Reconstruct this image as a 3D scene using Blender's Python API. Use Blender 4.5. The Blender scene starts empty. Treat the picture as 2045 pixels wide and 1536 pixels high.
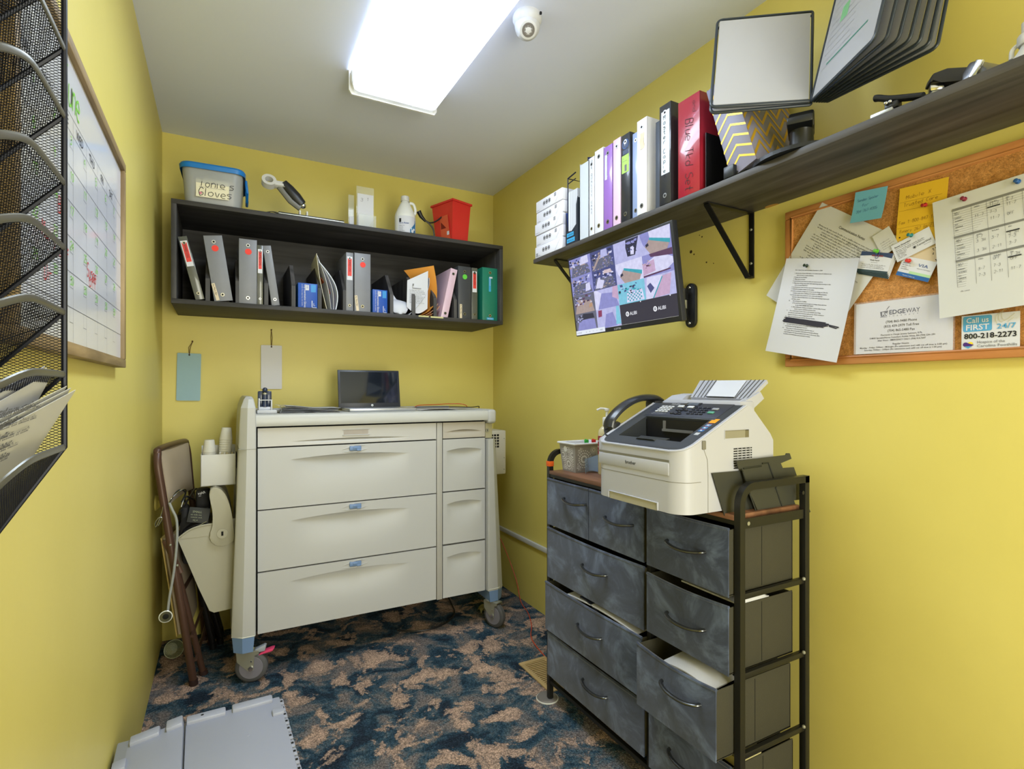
import bpy, bmesh, math, random
from mathutils import Matrix, Vector, Euler

# ------------------------------------------------------------------ camera, light, exposure
SC = bpy.context.scene
COL = SC.collection
W_ROOM, D_ROOM, H_ROOM, Y_FRONT = 1.769, 3.058, 2.44, -1.35
CAMP = Vector((0.2466, 0.0, 1.2014)); FPX = 1072.0; CXP = 1022.5; HZP = 780.0
YAW = math.atan(581.5/1072.0); SY, CY = math.sin(YAW), math.cos(YAW)
cam_d = bpy.data.cameras.new('camera'); cam_o = bpy.data.objects.new('camera', cam_d); COL.objects.link(cam_o)
cam_o.location = CAMP; cam_o.rotation_euler = (math.pi/2, 0, -YAW)
cam_d.sensor_width = 36.0; cam_d.lens = 36.0*FPX/2045.0; cam_d.shift_y = (HZP-768.0)/2045.0
cam_d.clip_start = 0.02
SC.camera = cam_o
SC.view_settings.view_transform = 'Standard'; SC.view_settings.look = 'None'
SC.view_settings.gamma = 1.0; SC.view_settings.use_curve_mapping = False
SC.view_settings.exposure = 1.2
wd = bpy.data.worlds.new('world'); SC.world = wd; wd.use_nodes = True
bg = wd.node_tree.nodes['Background']; bg.inputs[0].default_value = (0.93, 0.96, 1.0, 1); bg.inputs[1].default_value = 1.0
def area(name, loc, rot, sx, sy, power, col=(1, 1, 1)):
    l = bpy.data.lights.new(name, 'AREA'); l.shape = 'RECTANGLE'; l.size = sx; l.size_y = sy; l.energy = power; l.color = col
    o = bpy.data.objects.new(name, l); COL.objects.link(o); o.location = loc; o.rotation_euler = rot; return o
# added fill light in the doorway behind the camera, tinted like yellow wall bounce
area('rear_fill_light', (0.90, Y_FRONT-0.05, 1.12), (math.pi/2, 0, 0), 0.95, 1.95, 24, (0.96, 0.93, 0.72))
LENS_EMIT = 8.8

# ------------------------------------------------------------------ measuring helpers: a sight line met with a real plane
def _ray(u, v):
    a = (u-CXP)/FPX; return Vector((a*CY+SY, -a*SY+CY, -(v-HZP)/FPX))
def onx(u, v, x): r = _ray(u, v); return CAMP + r*((x-CAMP.x)/r.x)
def ony(u, v, y): r = _ray(u, v); return CAMP + r*((y-CAMP.y)/r.y)
def onz(u, v, z): r = _ray(u, v); return CAMP + r*((z-CAMP.z)/r.z)

# ------------------------------------------------------------------ materials
def lin(c):
    c = c/255.0
    return c/12.92 if c <= 0.04045 else ((c+0.055)/1.055)**2.4
def rgb(*c): return (lin(c[0]), lin(c[1]), lin(c[2]), 1.0)
MATS = {}
def M(name, c=None, rough=0.5, metal=0.0, var=0.06, vs=18.0, bump=0.0, bs=220.0, coat=0.0, trans=0.0, alpha=1.0, emit=0.0, ior=1.45, spec=0.5):
    if name in MATS: return MATS[name]
    m = bpy.data.materials.new(name); m.use_nodes = True; nt = m.node_tree; b = nt.nodes['Principled BSDF']
    col = rgb(*c)
    tc = nt.nodes.new('ShaderNodeTexCoord')
    if var > 0:
        n = nt.nodes.new('ShaderNodeTexNoise'); n.inputs['Scale'].default_value = vs; n.inputs['Detail'].default_value = 4
        nt.links.new(tc.outputs['Object'], n.inputs['Vector'])
        mx = nt.nodes.new('ShaderNodeMix'); mx.data_type = 'RGBA'
        mx.inputs[6].default_value = tuple(max(0, x*(1-var)) for x in col[:3])+(1,)
        mx.inputs[7].default_value = tuple(min(1, x*(1+var)) for x in col[:3])+(1,)
        nt.links.new(n.outputs['Fac'], mx.inputs[0]); nt.links.new(mx.outputs[2], b.inputs['Base Color'])
    else: b.inputs['Base Color'].default_value = col
    b.inputs['Roughness'].default_value = rough; b.inputs['Metallic'].default_value = metal
    b.inputs['Coat Weight'].default_value = coat; b.inputs['Transmission Weight'].default_value = trans
    b.inputs['Alpha'].default_value = alpha; b.inputs['IOR'].default_value = ior
    b.inputs['Specular IOR Level'].default_value = spec
    if emit > 0:
        b.inputs['Emission Color'].default_value = col; b.inputs['Emission Strength'].default_value = emit
        if var > 0: nt.links.new(mx.outputs[2], b.inputs['Emission Color']); nt.links.remove(b.inputs['Base Color'].links[0])
        b.inputs['Base Color'].default_value = (0.02, 0.02, 0.025, 1)
    if bump > 0:
        n2 = nt.nodes.new('ShaderNodeTexNoise'); n2.inputs['Scale'].default_value = bs; n2.inputs['Detail'].default_value = 3
        nt.links.new(tc.outputs['Object'], n2.inputs['Vector'])
        bp = nt.nodes.new('ShaderNodeBump'); bp.inputs['Strength'].default_value = bump; bp.inputs['Distance'].default_value = 0.002
        nt.links.new(n2.outputs['Fac'], bp.inputs['Height']); nt.links.new(bp.outputs['Normal'], b.inputs['Normal'])
    MATS[name] = m; return m
def N(nt, kind, **kw):
    n = nt.nodes.new(kind)
    for k, v in kw.items(): setattr(n, k, v)
    return n
def ramp(nt, fac, stops, interp='LINEAR'):
    r = nt.nodes.new('ShaderNodeValToRGB'); r.color_ramp.interpolation = interp
    el = r.color_ramp.elements
    while len(el) < len(stops): el.new(0.5)
    for e, (p, c) in zip(el, stops): e.position = p; e.color = c
    nt.links.new(fac, r.inputs[0]); return r.outputs[0]
def mixc(nt, f, a, b, mode='MIX'):
    mx = nt.nodes.new('ShaderNodeMix'); mx.data_type = 'RGBA'; mx.blend_type = mode
    for s, x in ((0, f), (6, a), (7, b)):
        if isinstance(x, (int, float, tuple)): mx.inputs[s].default_value = x
        else: nt.links.new(x, mx.inputs[s])
    return mx.outputs[2]
def wood(name, dark, light, axis='Y', scale=3.0, rough=0.6, stretch=14.0, contrast=(0.3, 0.7)):
    if name in MATS: return MATS[name]
    m = bpy.data.materials.new(name); m.use_nodes = True; nt = m.node_tree; b = nt.nodes['Principled BSDF']
    tc = N(nt, 'ShaderNodeTexCoord'); mp = N(nt, 'ShaderNodeMapping')
    s = [scale*stretch]*3; s['XYZ'.index(axis)] = scale
    mp.inputs['Scale'].default_value = s
    nt.links.new(tc.outputs['Object'], mp.inputs[0])
    n = N(nt, 'ShaderNodeTexNoise'); n.inputs['Scale'].default_value = 1.0; n.inputs['Detail'].default_value = 6; n.inputs['Distortion'].default_value = 0.6
    nt.links.new(mp.outputs[0], n.inputs['Vector'])
    n3 = N(nt, 'ShaderNodeTexNoise'); n3.inputs['Scale'].default_value = 5.0; nt.links.new(tc.outputs['Object'], n3.inputs['Vector'])
    c1 = ramp(nt, n.outputs['Fac'], [(contrast[0], rgb(*dark)), (contrast[1], rgb(*light))])
    c2 = ramp(nt, n3.outputs['Fac'], [(0.3, (0.75, 0.75, 0.75, 1)), (0.7, (1.15, 1.15, 1.15, 1))])
    nt.links.new(mixc(nt, 1.0, c1, c2, 'MULTIPLY'), b.inputs['Base Color'])
    b.inputs['Roughness'].default_value = rough
    bp = N(nt, 'ShaderNodeBump'); bp.inputs['Strength'].default_value = 0.25; bp.inputs['Distance'].default_value = 0.001
    nt.links.new(n.outputs['Fac'], bp.inputs['Height']); nt.links.new(bp.outputs['Normal'], b.inputs['Normal'])
    MATS[name] = m; return m

# ------------------------------------------------------------------ mesh builder
def frame(o, xd, yd):
    x = Vector(xd).normalized(); y = Vector(yd).normalized(); z = x.cross(y).normalized(); y = z.cross(x)
    m = Matrix((x, y, z)).transposed().to_4x4(); m.translation = Vector(o); return m
def FR(p): return frame(p, (0, -1, 0), (0, 0, 1))       # lies on a face looking to -X (right wall)
def FB(p): return frame(p, (1, 0, 0), (0, 0, 1))        # lies on a face looking to -Y (back wall)
def FL(p): return frame(p, (0, 1, 0), (0, 0, 1))        # lies on a face looking to +X (left wall)
def FT(p): return frame(p, (0, -1, 0), (1, 0, 0))       # lies flat, read from the -X side
def smooth_path(pts, n=6, closed=False):
    pts = [Vector(p) for p in pts]; out = []; L = len(pts)
    rng = L if closed else L-1
    for i in range(rng):
        p0 = pts[(i-1) % L] if (closed or i > 0) else pts[i]*2-pts[i+1]
        p1 = pts[i]; p2 = pts[(i+1) % L]
        p3 = pts[(i+2) % L] if (closed or i+2 < L) else p2*2-p1
        for k in range(n):
            t = k/n
            out.append(0.5*((2*p1)+(p2-p0)*t+(2*p0-5*p1+4*p2-p3)*t*t+(3*p1-p0-3*p2+p3)*t**3))
    if not closed: out.append(pts[-1])
    return out
_fontcache = {}
def _textmesh(s, bold=0.0, res=2):
    k = (s, round(bold, 3), res)
    if k in _fontcache: return _fontcache[k]
    cu = bpy.data.curves.new('t', 'FONT'); cu.body = s; cu.size = 1.0; cu.resolution_u = res; cu.offset = bold
    ob = bpy.data.objects.new('t', cu); me = ob.to_mesh()
    r = ([v.co.copy() for v in me.vertices], [tuple(p.vertices) for p in me.polygons])
    ob.to_mesh_clear(); bpy.data.objects.remove(ob); bpy.data.curves.remove(cu)
    _fontcache[k] = r; return r
GL = {'a': '4526050322334445,4642', 'b': '0902,052635432202', 'c': '4526050322 42', 'd': '4942,45260503224 3', 'e': '044445260503 2242', 'f': '49382922,0646',
 'g': '4640201001,45260503224 3', 'h': '0902,05264542', 'i': '0602', 'j': '161100', 'k': '0902,460442', 'l': '0902', 'm': '0602,052622,254642', 'n': '0602,05264542',
 'o': '2605032243452 6', 'p': '0600,052645432203', 'q': '4640,452605032243', 'r': '0602,052646', 's': '46160544321202', 't': '29233242,0646', 'u': '060312224346,4642',
 'v': '062246', 'w': '0612253246', 'x': '0642,4602', 'y': '062346,4610', 'z': '06460242', 'T': '0949,2922', 'G': '4829190604122243 4525', 'J': '0949,39332213',
 'M': '0209254942', 'S': '48290806454322 03', 'B': '020939483606,3645433202', 'C': '482907041243', 'O': '29070422444729', 'A': '022942,0545', 'E': '49090242,0636',
 'F': '490902,0636', 'I': '2922', 'K': '0902,490542', 'D': '02092947442202', 'L': '090242', 'N': '02094249', 'P': '020939483605', 'R': '020939483605,2542',
 'U': '090312324349', 'H': '0902,4942,0545', 'W': '0912253249', 'X': '0942,4902', 'Y': '092649,2622', 'V': '092249', '0': '29070422444729', '1': '172922',
 '2': '082948460242', '3': '08294836163644320203', '4': '390545,3932', '5': '4909064644321203', '6': '491804032243452504', '7': '094912', '8': '26072947260503224345 26',
 '9': '47290726474532', '-': '1535', '.': '0203', "'": '1918', '/': '0249', ',': '1301', ':': '0403'}
class MB:
    def __init__(s): s.V = []; s.F = []; s.I = []; s.mats = []
    def _mi(s, m):
        if m not in s.mats: s.mats.append(m)
        return s.mats.index(m)
    def add(s, vs, fs, m, X=None):
        o = len(s.V); mi = s._mi(m)
        s.V += [(X @ Vector(v)) if X is not None else Vector(v) for v in vs]
        for f in fs: s.F.append(tuple(i+o for i in f)); s.I.append(mi)
        return s
    def bmadd(s, bm, m, X=None):
        bm.verts.ensure_lookup_table()
        s.add([v.co.copy() for v in bm.verts], [[v.index for v in f.verts] for f in bm.faces], m, X); bm.free(); return s
    def box(s, a, b, m, bev=0.0, X=None, seg=2):
        """box between two opposite corners"""
        lo = [min(a[i], b[i]) for i in range(3)]; hi = [max(a[i], b[i]) for i in range(3)]
        vs = [(x, y, z) for x in (lo[0], hi[0]) for y in (lo[1], hi[1]) for z in (lo[2], hi[2])]
        fs = [(0, 1, 3, 2), (4, 6, 7, 5), (0, 4, 5, 1), (2, 3, 7, 6), (0, 2, 6, 4), (1, 5, 7, 3)]
        if bev <= 0: return s.add(vs, fs, m, X)
        bm = bmesh.new(); bv = [bm.verts.new(v) for v in vs]
        for f in fs: bm.faces.new([bv[i] for i in f])
        bev = min(bev, 0.49*min(hi[i]-lo[i] for i in range(3)))
        bmesh.ops.bevel(bm, geom=list(bm.edges), offset=bev, segments=seg, profile=0.5, affect='EDGES')
        bm.verts.index_update(); return s.bmadd(bm, m, X)
    def hexa(s, p8, m):
        """eight corners: bottom four then top four, same turning order"""
        return s.add(p8, [(3, 2, 1, 0), (4, 5, 6, 7), (0, 1, 5, 4), (1, 2, 6, 5), (2, 3, 7, 6), (3, 0, 4, 7)], m)
    def cyl(s, p0, p1, r0, m, r1=None, n=20, cap=True):
        return s.tube([p0, p1], r0, m, n=n, rs=[r0, r0 if r1 is None else r1], cap=cap)
    def tube(s, pts, r, m, n=8, closed=False, rs=None, cap=True, flat=None):
        pts = [Vector(p) for p in pts]; L = len(pts); rings = []
        up = None
        for i, p in enumerate(pts):
            if closed: t = (pts[(i+1) % L]-pts[i-1])
            else: t = (pts[min(i+1, L-1)]-pts[max(i-1, 0)])
            if t.length < 1e-9: t = Vector((0, 0, 1))
            t.normalize()
            if up is None:
                up = Vector((0, 0, 1)) if abs(t.z) < 0.9 else Vector((1, 0, 0))
            a = t.cross(up)
            if a.length < 1e-4: a = t.cross(Vector((0.3, 1, 0.2)))
            a.normalize(); b = a.cross(t).normalized(); up = b
            rr = rs[i] if rs else r
            fx, fy = (flat if flat else (1, 1))
            rings.append([p+a*(math.cos(2*math.pi*k/n)*rr*fx)+b*(math.sin(2*math.pi*k/n)*rr*fy) for k in range(n)])
        vs = [v for g in rings for v in g]; fs = []
        for i in range(L if closed else L-1):
            j = (i+1) % L
            for k in range(n): fs.append((i*n+k, i*n+(k+1) % n, j*n+(k+1) % n, j*n+k))
        if cap and not closed:
            fs.append(tuple(range(n-1, -1, -1))); fs.append(tuple((L-1)*n+k for k in range(n)))
        return s.add(vs, fs, m)
    def lathe(s, prof, m, X=None, n=28, cap0=True, cap1=True, sx=1.0, sy=1.0):
        vs = []; fs = []; L = len(prof)
        for r, z in prof: vs += [(r*sx*math.cos(2*math.pi*k/n), r*sy*math.sin(2*math.pi*k/n), z) for k in range(n)]
        for i in range(L-1):
            for k in range(n): fs.append((i*n+k, i*n+(k+1) % n, (i+1)*n+(k+1) % n, (i+1)*n+k))
        if cap0 and prof[0][0] > 1e-6: fs.append(tuple(range(n-1, -1, -1)))
        if cap1 and prof[-1][0] > 1e-6: fs.append(tuple((L-1)*n+k for k in range(n)))
        return s.add(vs, fs, m, X)
    def prism(s, poly, z0, z1, m, X=None, bev=0.0):
        n = len(poly)
        vs = [(p[0], p[1], z0) for p in poly]+[(p[0], p[1], z1) for p in poly]
        fs = [tuple(range(n-1, -1, -1)), tuple(range(n, 2*n))]+[(i, (i+1) % n, n+(i+1) % n, n+i) for i in range(n)]
        area = sum(poly[i][0]*poly[(i+1) % n][1]-poly[(i+1) % n][0]*poly[i][1] for i in range(n))
        if (area < 0) != (z1 < z0): fs = [tuple(reversed(f)) for f in fs]
        if bev > 0:
            bm = bmesh.new(); bv = [bm.verts.new(v) for v in vs]
            for f in fs: bm.faces.new([bv[i] for i in f])
            bmesh.ops.bevel(bm, geom=list(bm.edges), offset=bev, segments=2, profile=0.5, affect='EDGES')
            bm.verts.index_update(); return s.bmadd(bm, m, X)
        return s.add(vs, fs, m, X)
    def quad(s, p, m, X=None): return s.add(p, [tuple(range(len(p)))], m, X)
    def rect(s, x0, y0, x1, y1, m, X, z=0.0): return s.add([(x0, y0, z), (x1, y0, z), (x1, y1, z), (x0, y1, z)], [(0, 1, 2, 3)], m, X)
    def grid(s, fn, nu, nv, m, X=None, thick=0.0):
        """surface from fn(u,v), 0..1; thick adds a second skin along fn's normal"""
        P = [[Vector(fn(i/nu, j/nv)) for i in range(nu+1)] for j in range(nv+1)]
        vs = [p for r in P for p in r]; w = nu+1
        fs = [(j*w+i, j*w+i+1, (j+1)*w+i+1, (j+1)*w+i) for j in range(nv) for i in range(nu)]
        if thick:
            nv_ = []
            for j in range(nv+1):
                for i in range(nu+1):
                    a = P[j][min(i+1, nu)]-P[j][max(i-1, 0)]; b = P[min(j+1, nv)][i]-P[max(j-1, 0)][i]
                    nn = a.cross(b); nn = nn.normalized() if nn.length > 1e-12 else Vector((0, 0, 1))
                    nv_.append(P[j][i]-nn*thick)
            o = len(vs); vs += nv_
            fs += [tuple(reversed([k+o for k in f])) for f in list(fs)]
            for i in range(nu): fs.append((i+1, i, i+o, i+1+o)); k = nv*w; fs.append((k+i, k+i+1, k+i+1+o, k+i+o))
            for j in range(nv): fs.append((j*w, (j+1)*w, (j+1)*w+o, j*w+o)); fs.append(((j+1)*w+nu, j*w+nu, j*w+nu+o, (j+1)*w+nu+o))
        return s.add(vs, fs, m, X)
    def ball(s, c, r, m, n=14, sc=(1, 1, 1)):
        prof = [(math.sin(math.pi*i/n), -math.cos(math.pi*i/n)) for i in range(n+1)]
        X = Matrix.Translation(Vector(c)) @ Matrix.Diagonal((r*sc[0], r*sc[1], r*sc[2], 1))
        return s.lathe(prof, m, X, n=n*2, cap0=False, cap1=False)
    def disc(s, c, r, m, X, n=18, z=0.0, h=0.0):
        poly = [(c[0]+r*math.cos(2*math.pi*k/n), c[1]+r*math.sin(2*math.pi*k/n)) for k in range(n)]
        if h: return s.prism(poly, z, z+h, m, X)
        return s.add([(p[0], p[1], z) for p in poly], [tuple(range(n))], m, X)
    def text(s, t, size, m, X, x=0.0, y=0.0, z=0.0004, align='L', sx=1.0, bold=0.0, rot=0.0, width=None, vertical=False):
        if vertical:
            for i, ch in enumerate(t): s.text(ch, size, m, X, x, y-i*size*0.95, z, 'C', sx, bold)
            return s
        vs, fs = _textmesh(t, bold)
        if not vs: return s
        w = max(v.x for v in vs)
        if width: sx = width/(w*size)
        off = {'L': 0, 'C': -w/2, 'R': -w}[align]
        R = Matrix.Translation((x, y, z)) @ Matrix.Rotation(rot, 4, 'Z') @ Matrix.Diagonal((size*sx, size, 1, 1)) @ Matrix.Translation((off, 0, 0))
        return s.add(vs, fs, m, X @ R)
    def hand(s, t, size, m, X, x=0.0, y=0.0, z=0.0005, wid=0.09, rot=0.0, sx=1.0, slant=0.12, jit=0.25, seed=1, vertical=False):
        """handwriting as thin pen strokes; size = cap height"""
        rd = random.Random(seed); R = Matrix.Translation((x, y, z)) @ Matrix.Rotation(rot, 4, 'Z'); k = size/7.0; cx = 0.0; cyy = 0.0
        for ch in t:
            g = GL.get(ch)
            if g:
                for st in g.split(','):
                    st = st.replace(' ', '')
                    pts = [Vector((int(st[i])+rd.uniform(-jit, jit), int(st[i+1])-2+rd.uniform(-jit, jit), 0)) for i in range(0, len(st)-1, 2)]
                    pts = [Vector(((p.x+slant*p.y)*k*sx+cx, p.y*k+cyy, 0)) for p in pts]
                    if len(pts) > 2: pts = smooth_path(pts, 3)
                    s.stroke(pts, size*wid, m, X @ R)
            if vertical: cyy -= size*1.15
            else: cx += 6.0*k*sx*(0.6 if ch in "ilj'.:" else 1.0)
        return s
    def stroke(s, pts, w, m, X):
        vs = []; fs = []
        for i, p in enumerate(pts):
            t = pts[min(i+1, len(pts)-1)]-pts[max(i-1, 0)]
            t = t.normalized() if t.length > 1e-9 else Vector((1, 0, 0))
            n = Vector((-t.y, t.x, 0))*w*0.5; vs += [p+n, p-n]
        for i in range(len(pts)-1): fs.append((2*i+1, 2*i+3, 2*i+2, 2*i))
        return s.add(vs, fs, m, X)
    def lines(s, x0, x1, y, h, m, X, seed=0, z=0.0004, rot=0.0, dens=0.8):
        """one line of print too small to read: word-sized dashes"""
        rd = random.Random(seed); x = x0
        while x < x1:
            w = rd.uniform(1.2, 5.0)*h
            if x+w > x1: break
            R = X @ Matrix.Translation((0, 0, z)) if rot == 0 else X
            nn = max(1, int(w/(h*0.62)))
            for q in range(nn):
                a = x+q*w/nn; hh = h*rd.choice((0.55, 0.6, 0.62, 0.95))
                s.add([(a, y, 0), (a+w/nn*dens, y, 0), (a+w/nn*dens, y+hh*0.28, 0), (a, y+hh*0.28, 0)], [(0, 1, 2, 3)], m, R)
                if rd.random() < 0.7: s.add([(a, y+hh*0.7, 0), (a+w/nn*dens*0.8, y+hh*0.7, 0), (a+w/nn*dens*0.8, y+hh, 0), (a, y+hh, 0)], [(0, 1, 2, 3)], m, R)
                s.add([(a, y, 0), (a+w/nn*0.22, y, 0), (a+w/nn*0.22, y+hh, 0), (a, y+hh, 0)], [(0, 1, 2, 3)], m, R)
            x += w+h*0.55
        return s
    def mesh(s, name, ang=32, T=None):
        me = bpy.data.meshes.new(name)
        V = s.V if T is None else [T @ v for v in s.V]
        me.from_pydata([tuple(v) for v in V], [], s.F)
        for m in s.mats: me.materials.append(m)
        me.polygons.foreach_set('material_index', s.I)
        me.polygons.foreach_set('use_smooth', [True]*len(s.F))
        me.update(); me.set_sharp_from_angle(angle=math.radians(ang)); return me
def tag(o, label=None, cat=None, group=None, kind=None):
    if label: o['label'] = label
    if cat: o['category'] = cat
    if group: o['group'] = group
    if kind: o['kind'] = kind
    return o
def thing(name, label, cat, loc=(0, 0, 0), rz=0.0, rot=None, group=None):
    o = bpy.data.objects.new(name, None); COL.objects.link(o); o.empty_display_size = 0.05
    o.location = loc; o.rotation_euler = rot if rot else (0, 0, rz)
    return tag(o, label, cat, group)
def mtx(o):
    m = Matrix.Translation(o.location) @ o.rotation_euler.to_matrix().to_4x4()
    return (mtx(o.parent) @ m) if o.parent else m
def part(name, mb, parent, world=False, label=None, ang=32, kind=None):
    T = mtx(parent).inverted() if world else None
    o = bpy.data.objects.new(name, mb.mesh(name, ang, T)); COL.objects.link(o); o.parent = parent
    return tag(o, label, None, None, kind)
def single(name, mb, label, cat, loc=None, group=None, ang=32):
    """a thing that is one mesh, built in world coordinates around loc"""
    if loc is None:
        n = len(mb.V); xs = [v.x for v in mb.V]; ys = [v.y for v in mb.V]; zs = [v.z for v in mb.V]
        loc = ((min(xs)+max(xs))/2, (min(ys)+max(ys))/2, min(zs))
    o = bpy.data.objects.new(name, mb.mesh(name, ang, Matrix.Translation(-Vector(loc)))); COL.objects.link(o); o.location = loc
    return tag(o, label, cat, group)
def struct(name, mb, ang=32):
    o = bpy.data.objects.new(name, mb.mesh(name, ang)); COL.objects.link(o); o['kind'] = 'structure'; return o
def copytree(o, parent=None):
    c = o.copy(); COL.objects.link(c); c.parent = parent
    for ch in o.children: copytree(ch, c)
    return c
# ------------------------------------------------------------------ common materials
def wall_mat():
    m = bpy.data.materials.new('yellow_satin_paint'); m.use_nodes = True; nt = m.node_tree; b = nt.nodes['Principled BSDF']
    tc = N(nt, 'ShaderNodeTexCoord')
    n = N(nt, 'ShaderNodeTexNoise'); n.inputs['Scale'].default_value = 2.2; n.inputs['Detail'].default_value = 5; nt.links.new(tc.outputs['Object'], n.inputs['Vector'])
    c = ramp(nt, n.outputs['Fac'], [(0.3, rgb(215, 201, 110)), (0.7, rgb(221, 207, 116))])
    nt.links.new(c, b.inputs['Base Color']); b.inputs['Roughness'].default_value = 0.42; b.inputs['Specular IOR Level'].default_value = 0.4
    n2 = N(nt, 'ShaderNodeTexNoise'); n2.inputs['Scale'].default_value = 14; n2.inputs['Detail'].default_value = 8; nt.links.new(tc.outputs['Object'], n2.inputs['Vector'])
    bp = N(nt, 'ShaderNodeBump'); bp.inputs['Strength'].default_value = 0.22; bp.inputs['Distance'].default_value = 0.004
    nt.links.new(n2.outputs['Fac'], bp.inputs['Height']); nt.links.new(bp.outputs['Normal'], b.inputs['Normal'])
    return m
def carpet_mat():
    m = bpy.data.materials.new('leaf_pattern_carpet'); m.use_nodes = True; nt = m.node_tree; b = nt.nodes['Principled BSDF']
    tc = N(nt, 'ShaderNodeTexCoord'); P = tc.outputs['Object']
    # tufts: snap the pattern to small cells so that its edges look knotted
    v = N(nt, 'ShaderNodeTexVoronoi'); v.inputs['Scale'].default_value = 210; nt.links.new(P, v.inputs['Vector'])
    def noise(scale, det, dist, vec, off=(0, 0, 0), rough=0.6):
        mp = N(nt, 'ShaderNodeMapping'); mp.inputs['Location'].default_value = off; nt.links.new(vec, mp.inputs[0])
        n = N(nt, 'ShaderNodeTexNoise'); n.inputs['Scale'].default_value = scale; n.inputs['Detail'].default_value = det
        n.inputs['Distortion'].default_value = dist; n.inputs['Roughness'].default_value = rough
        nt.links.new(mp.outputs[0], n.inputs['Vector']); return n.outputs['Fac']
    Q = v.outputs['Position']
    wq = N(nt, 'ShaderNodeVectorMath', operation='SCALE'); nt.links.new(Q, wq.inputs[0]); wq.inputs['Scale'].default_value = 1.0
    a = noise(7.5, 5.0, 0.5, wq.outputs[0], (2.0, 5.0, 0), 0.62)
    c2 = noise(7.0, 5.0, 0.7, wq.outputs[0], (7.3, 1.1, 3), 0.65)
    c3 = noise(140.0, 2.0, 0.0, wq.outputs[0])
    base = ramp(nt, c2, [(0.0, rgb(34, 40, 54)), (0.38, rgb(42, 54, 70)), (0.46, rgb(50, 76, 96)), (0.51, rgb(78, 98, 112)), (0.55, rgb(108, 110, 116)), (0.62, rgb(132, 124, 124)), (0.8, rgb(96, 90, 92))])
    leaf = ramp(nt, a, [(0.0, rgb(214, 182, 162)), (0.34, rgb(206, 176, 158)), (0.42, rgb(184, 158, 144)), (0.5, rgb(140, 126, 120))])
    mask = ramp(nt, a, [(0.462, (1, 1, 1, 1)), (0.482, (0, 0, 0, 1))])
    col = mixc(nt, mask, base, leaf)
    tuft = ramp(nt, v.outputs['Distance'], [(0.0, (1.3, 1.3, 1.3, 1)), (0.35, (1.05, 1.05, 1.05, 1)), (0.75, (0.55, 0.55, 0.55, 1))])
    col = mixc(nt, 1.0, col, tuft, 'MULTIPLY')
    rnd = ramp(nt, c3, [(0.3, (0.55, 0.55, 0.58, 1)), (0.7, (1.42, 1.40, 1.36, 1))])
    col = mixc(nt, 1.0, col, rnd, 'MULTIPLY')
    nt.links.new(col, b.inputs['Base Color']); b.inputs['Roughness'].default_value = 0.95; b.inputs['Specular IOR Level'].default_value = 0.1
    bp = N(nt, 'ShaderNodeBump'); bp.inputs['Strength'].default_value = 0.9; bp.inputs['Distance'].default_value = 0.004; bp.invert = True
    nt.links.new(v.outputs['Distance'], bp.inputs['Height']); nt.links.new(bp.outputs['Normal'], b.inputs['Normal'])
    return m
WALL = wall_mat(); CARPET = carpet_mat()
CEIL = M('matt_grey_white_ceiling_paint', (228, 234, 255), 0.9, var=0.02, vs=3, bump=0.15, bs=60)
WHITE = M('white_paper', (208, 210, 220), 0.75, var=0.02)
PAPER2 = M('cream_paper', (200, 199, 194), 0.8, var=0.03)
WPL = M('white_plastic', (208, 209, 212), 0.38, var=0.02)
CARTP = M('beige_grey_cart_plastic', (184, 185, 187), 0.42, var=0.015, vs=5)
CARTB = M('blue_bumper_plastic', (112, 140, 184), 0.45, var=0.03)
BLK = M('black_plastic', (26, 27, 31), 0.38, var=0.1)
BLKM = M('black_powder_coated_metal', (24, 24, 25), 0.42, metal=0.3, var=0.1)
DKGAP = M('dark_gap', (14, 14, 15), 0.8, var=0.1)
CHROME = M('chrome', (200, 202, 206), 0.18, metal=1.0, var=0.02)
STEEL = M('zinc_steel', (158, 158, 146), 0.33, metal=0.45, var=0.05)
INK = M('black_ink', (30, 30, 34), 0.7, var=0.0)
INKG = M('grey_ink', (110, 110, 116), 0.7, var=0.0)
INKR = M('red_ink', (200, 52, 60), 0.6, var=0.0)
INKGR = M('green_marker_ink', (126, 200, 62), 0.6, var=0.0)
INKB = M('blue_ink', (52, 84, 150), 0.6, var=0.0)
GREYB = M('grey_vinyl', (122, 124, 132), 0.42, var=0.06, vs=30, bump=0.25, bs=30)
DKGB = M('dark_grey_vinyl', (62, 64, 70), 0.4, var=0.06, bump=0.2, bs=40)
OLV = M('smoke_clear_vinyl', (84, 86, 80), 0.25, var=0.08, coat=0.4, bump=0.3, bs=25)
DWOOD = wood('dark_stained_pine_x', (30, 29, 30), (66, 64, 66), 'X', 2.0, 0.62)
DWOODY = wood('dark_stained_pine_y', (40, 38, 37), (84, 80, 77), 'Y', 2.0, 0.55)
DWOODZ = wood('dark_stained_pine_z', (44, 43, 44), (82, 80, 82), 'Z', 2.0, 0.6)
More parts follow.
